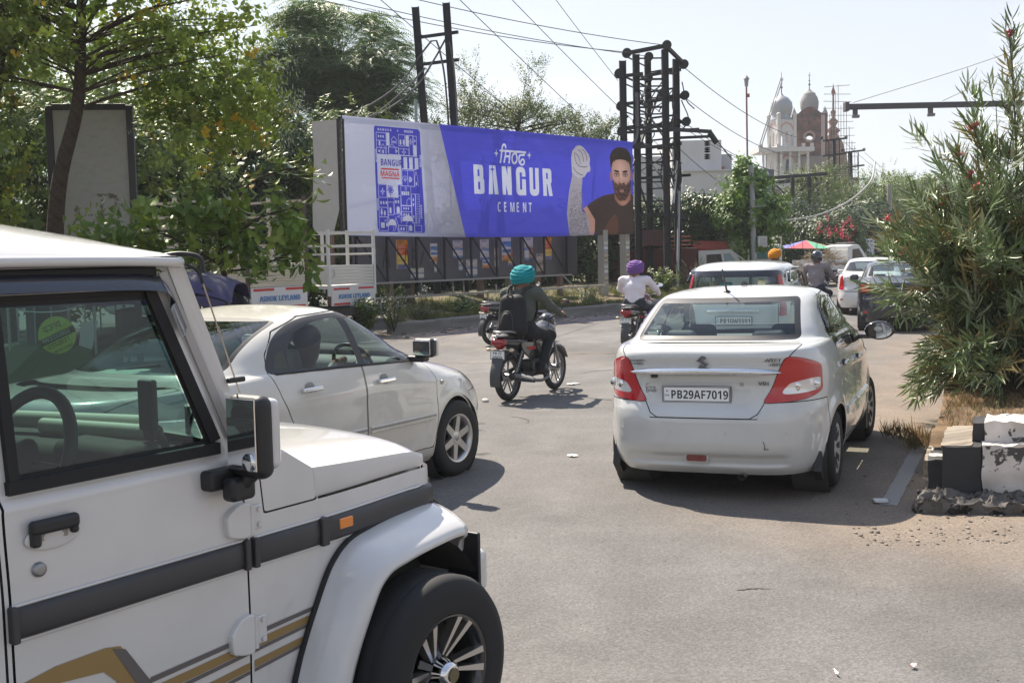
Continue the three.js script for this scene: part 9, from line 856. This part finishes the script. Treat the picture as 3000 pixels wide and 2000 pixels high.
// oleander on the median
{
  const root = thing('oleander', 'tall pink flowering oleander bush leaning over the median', 'shrub', [5.26, medTop, -11.6]), r = seeded(404), stems = [], list = [], F = [], mk = [[0.18, 0.25, 0.10], [0.24, 0.31, 0.14], [0.34, 0.38, 0.24], [0.15, 0.21, 0.085], [0.30, 0.24, 0.10]]; const big = [];
  for (let k = 0; k < 104; k++) { const a = r() * 6.3, out = Math.pow(r(), 0.55) * (0.45 + 0.85 * r()), H = lerp(2.85, 0.3, Math.pow(out / 1.45, 1.7)) * (0.6 + 0.45 * r()) + 0.15, bx = Math.cos(a) * 0.35 * r() + (r() - 0.5) * 0.9, bz = Math.sin(a) * 0.5 * r(), tip = V(bx + Math.cos(a) * out, Math.max(-0.2, H), bz + Math.sin(a) * out); const c = new THREE.QuadraticBezierCurve3(V(bx, -0.05, bz), V(bx + Math.cos(a) * out * 0.25, H * 0.75, bz + Math.sin(a) * out * 0.25), tip); const P = c.getPoints(7); for (let i = 0; i < 7; i++) stems.push(rod(P[i], P[i + 1], 0.011 - 0.001 * i, 0.010 - 0.001 * i, 5)); const n = 15; for (let i = 0; i < n; i++) { const t = 0.22 + 0.78 * i / (n - 1), p = c.getPoint(t), d = c.getTangent(t); if (p.y > 1.5 && r() < 0.5) continue; for (let j = 0; j < (p.y < 1.5 ? 2 : 1); j++) list.push([p.clone().add(V((r() - 0.5) * 0.24, (r() - 0.5) * 0.14, (r() - 0.5) * 0.24)), d.clone().add(V((r() - 0.5) * 1.3, (r() - 0.3) * 0.8, (r() - 0.5) * 1.3)).normalize(), 0.85 + 0.4 * r()]); } big.push([tip, c.getTangent(1)]); if (r() < 0.24 && H > 0.8) F.push(tip.clone().add(V(0, 0.03, 0.03))); }
  for (let k = 0; k < 40; k++) { const a = 1.2 + r() * 3.4, out = 0.35 + 0.6 * r(), H = 0.1 + 0.9 * r(), bx = (r() - 0.6) * 0.9, bz = (r() - 0.3) * 0.8, c = new THREE.QuadraticBezierCurve3(V(bx, -0.05, bz), V(bx + Math.cos(a) * out * 0.5, H * 1.2 + 0.2, bz + Math.sin(a) * out * 0.5), V(bx + Math.cos(a) * out, H - 0.15, bz + Math.sin(a) * out)), P = c.getPoints(5); for (let i = 0; i < 5; i++) stems.push(rod(P[i], P[i + 1], 0.009, 0.008, 5)); for (let i = 0; i < 10; i++) { const t = 0.25 + 0.75 * i / 9; list.push([c.getPoint(t).add(V((r() - 0.5) * 0.15, 0, (r() - 0.5) * 0.15)), c.getTangent(t).add(V((r() - 0.5) * 1.3, 0.2, (r() - 0.5) * 1.3)).normalize(), 0.8 + 0.4 * r()]); } }
  for (const [tx, ty, tz] of [[-0.2, 3.5, 0.1], [0.25, 3.35, 0.2], [-0.75, 2.3, 0.2], [-0.55, 2.6, 0.1]]) { const c = new THREE.QuadraticBezierCurve3(V(tx * 0.2, 0.5, 0), V(tx * 0.4, ty * 0.7, tz), V(tx, ty, tz)); const P = c.getPoints(7); for (let i = 0; i < 7; i++) stems.push(rod(P[i], P[i + 1], 0.011, 0.009, 5)); for (let i = 0; i < 16; i++) { const t = 0.45 + 0.55 * i / 15; list.push([c.getPoint(t), c.getTangent(t).add(V((r() - 0.5), 0.1, r() - 0.5)).normalize(), 1]); } F.push(V(tx, ty, tz)); }
  part(root, 'stems', join(stems), M([0.11, 0.10, 0.07], 0.9)).userData.kind = 'stuff'; scatter(root, 'foliage', SPRIG.oleander, MP([1, 1, 1], 0.28, { transmission: 0.35, thickness: 0, ior: 1.4 }), list, mk, 41);
  const lg = leaf(0.20, 0.024, 0.55, 0.35, [0.3, 0.9, 1, 0.8, 0.05]), lm = mk.map(c => leafMat(c, 0.28)); big.filter(([t]) => t.x < 0.5).slice(0, 42).forEach(([t, d]) => { for (let k = 0; k < 7; k++) { const g = place(lg, [0, 0, 0], [0.35 + 0.7 * r(), k * 2.4, 0], 0.8 + 0.4 * r()); g.applyQuaternion(new THREE.Quaternion().setFromUnitVectors(ups, d)); g.translate(t.x, t.y, t.z); part(root, 'leaf', g, lm[k % 4]); } }); const pet = place(leaf(0.045, 0.03, 0.3, 0.1, [0.3, 1, 0.8, 0.3]), [0, 0, 0], [1.0, 0, 0]), fl = join([0, 1, 2, 3, 4].map(k => place(pet, [0, 0, 0], [0, k * 1.256, 0]))); F.forEach((p, i) => { const g = join([0, 1, 2].map(j => place(fl, [p.x + (r() - 0.5) * 0.07, p.y + r() * 0.05, p.z + (r() - 0.5) * 0.07], [r(), r() * 6, r()], 1))); part(root, 'flower', g, M(i % 3 ? [0.62, 0.10, 0.13] : [0.68, 0.26, 0.28], 0.7)); });
  // dry grass at its foot
  const dg = new THREE.Group(); dg.name = 'dry_grass'; dg.userData = { kind: 'stuff', label: 'dry orange grass on the median earth below the oleander', category: 'grass' }; scene.add(dg); const L = []; for (let k = 0; k < 1500; k++) { const x = 3.45 + r() * 2.6, z = -8.75 - r() * 4.2; if (x < 3.3 + (-8.6 - z) * 0.42) continue; L.push([V(x, medTop - 0.03, z), V((r() - 0.5) * 1.1, 1, (r() - 0.5) * 1.1).normalize(), 0.18 + 0.35 * r()]); } for (let k = 0; k < 90; k++) L.push([V(3.55 + r() * 0.3, 0.05, -9.9 - r() * 1.0), V((r() - 0.7) * 1.0, 1, (r() - 0.3) * 1.0).normalize(), 0.4 + 0.4 * r()]); scatter(dg, 'blades', SPRIG.grass, leafMat([1, 1, 1], 0.7), L, [[0.27, 0.15, 0.06], [0.20, 0.125, 0.055], [0.22, 0.17, 0.07], [0.15, 0.14, 0.06]], 47);
}
// weeds and grass along the verge
{
  const g = new THREE.Group(); g.name = 'verge_grass'; g.userData = { kind: 'stuff', label: 'patchy green grass and weeds on the roadside verge', category: 'grass' }; scene.add(g); const r = seeded(88), L = []; for (let k = 0; k < 11000; k++) { const x = -2.9 + r() * 11, d = 0.3 + r() * r() * 7, z = kerbZ(x) - d; if (fbm(x * 1.1, z * 1.1, 4) * 0.6 + fbm(x * 0.4, z * 0.4, 8) * 0.4 < 0.47) continue; L.push([V(x, vergeY(x, z) - 0.02, z), V((r() - 0.5) * 0.8, 1, (r() - 0.5) * 0.8).normalize(), (0.3 + 0.5 * r()) * (0.6 + 1.2 * noise(x * 1.3, z * 1.3, 2))]); } scatter(g, 'blades', SPRIG.grass, leafMat([1, 1, 1], 0.6), L, [[0.16, 0.22, 0.05], [0.21, 0.26, 0.07], [0.30, 0.26, 0.11], [0.12, 0.17, 0.045]], 90);
  [[-2.75, -26.2, 0.95, 'bushy grey green weed at the start of the kerb'], [-3.3, -25.6, 0.7, 'low weed beside the newer cage truck wheel'], [-2.2, -27.3, 0.6, 'small weed growing behind the kerb end'], [0.2, -31.3, 0.8, 'leafy weed under the railing behind the parked motorcycle'], [2.3, -33.5, 0.6, 'leafy weed on the verge right of the teal turban'], [5.2, -38, 1.1, 'tall weed beside the white shirted rider'], [6.3, -39.6, 1.4, 'tall leafy weed left of the silver hatchback'], [-1.3, -29.6, 0.6, 'weed clump below the railing']].forEach(([x, z, h, label], i) => { const o = thing('weed_bush', label, 'weed', [x, 0.05, z], 0, 'weeds along the kerb'), S = []; const L2 = []; for (let k = 0; k < 16; k++) { const a = r() * 6.3, q = 0.45 * h * (0.3 + r()), t = V(Math.cos(a) * q, h * (0.5 + 0.6 * r()), Math.sin(a) * q); S.push(rod([0, 0, 0], [t.x, t.y, t.z], 0.008, 0.004, 4)); for (let j = 0; j < 9; j++) L2.push([t.clone().multiplyScalar(0.25 + 0.08 * j), V(r() - 0.5, 0.6, r() - 0.5).normalize(), 0.9 * (0.6 + r() * 0.6)]); } part(o, 'stems', join(S), barkMat).userData.kind = 'stuff'; scatter(o, 'foliage', SPRIG[i % 2 ? 'oval' : 'small'], ltW, L2, i % 2 ? GREEN.mid : GREEN.olive, 200 + i); });
}
renderer.render(scene, camera);
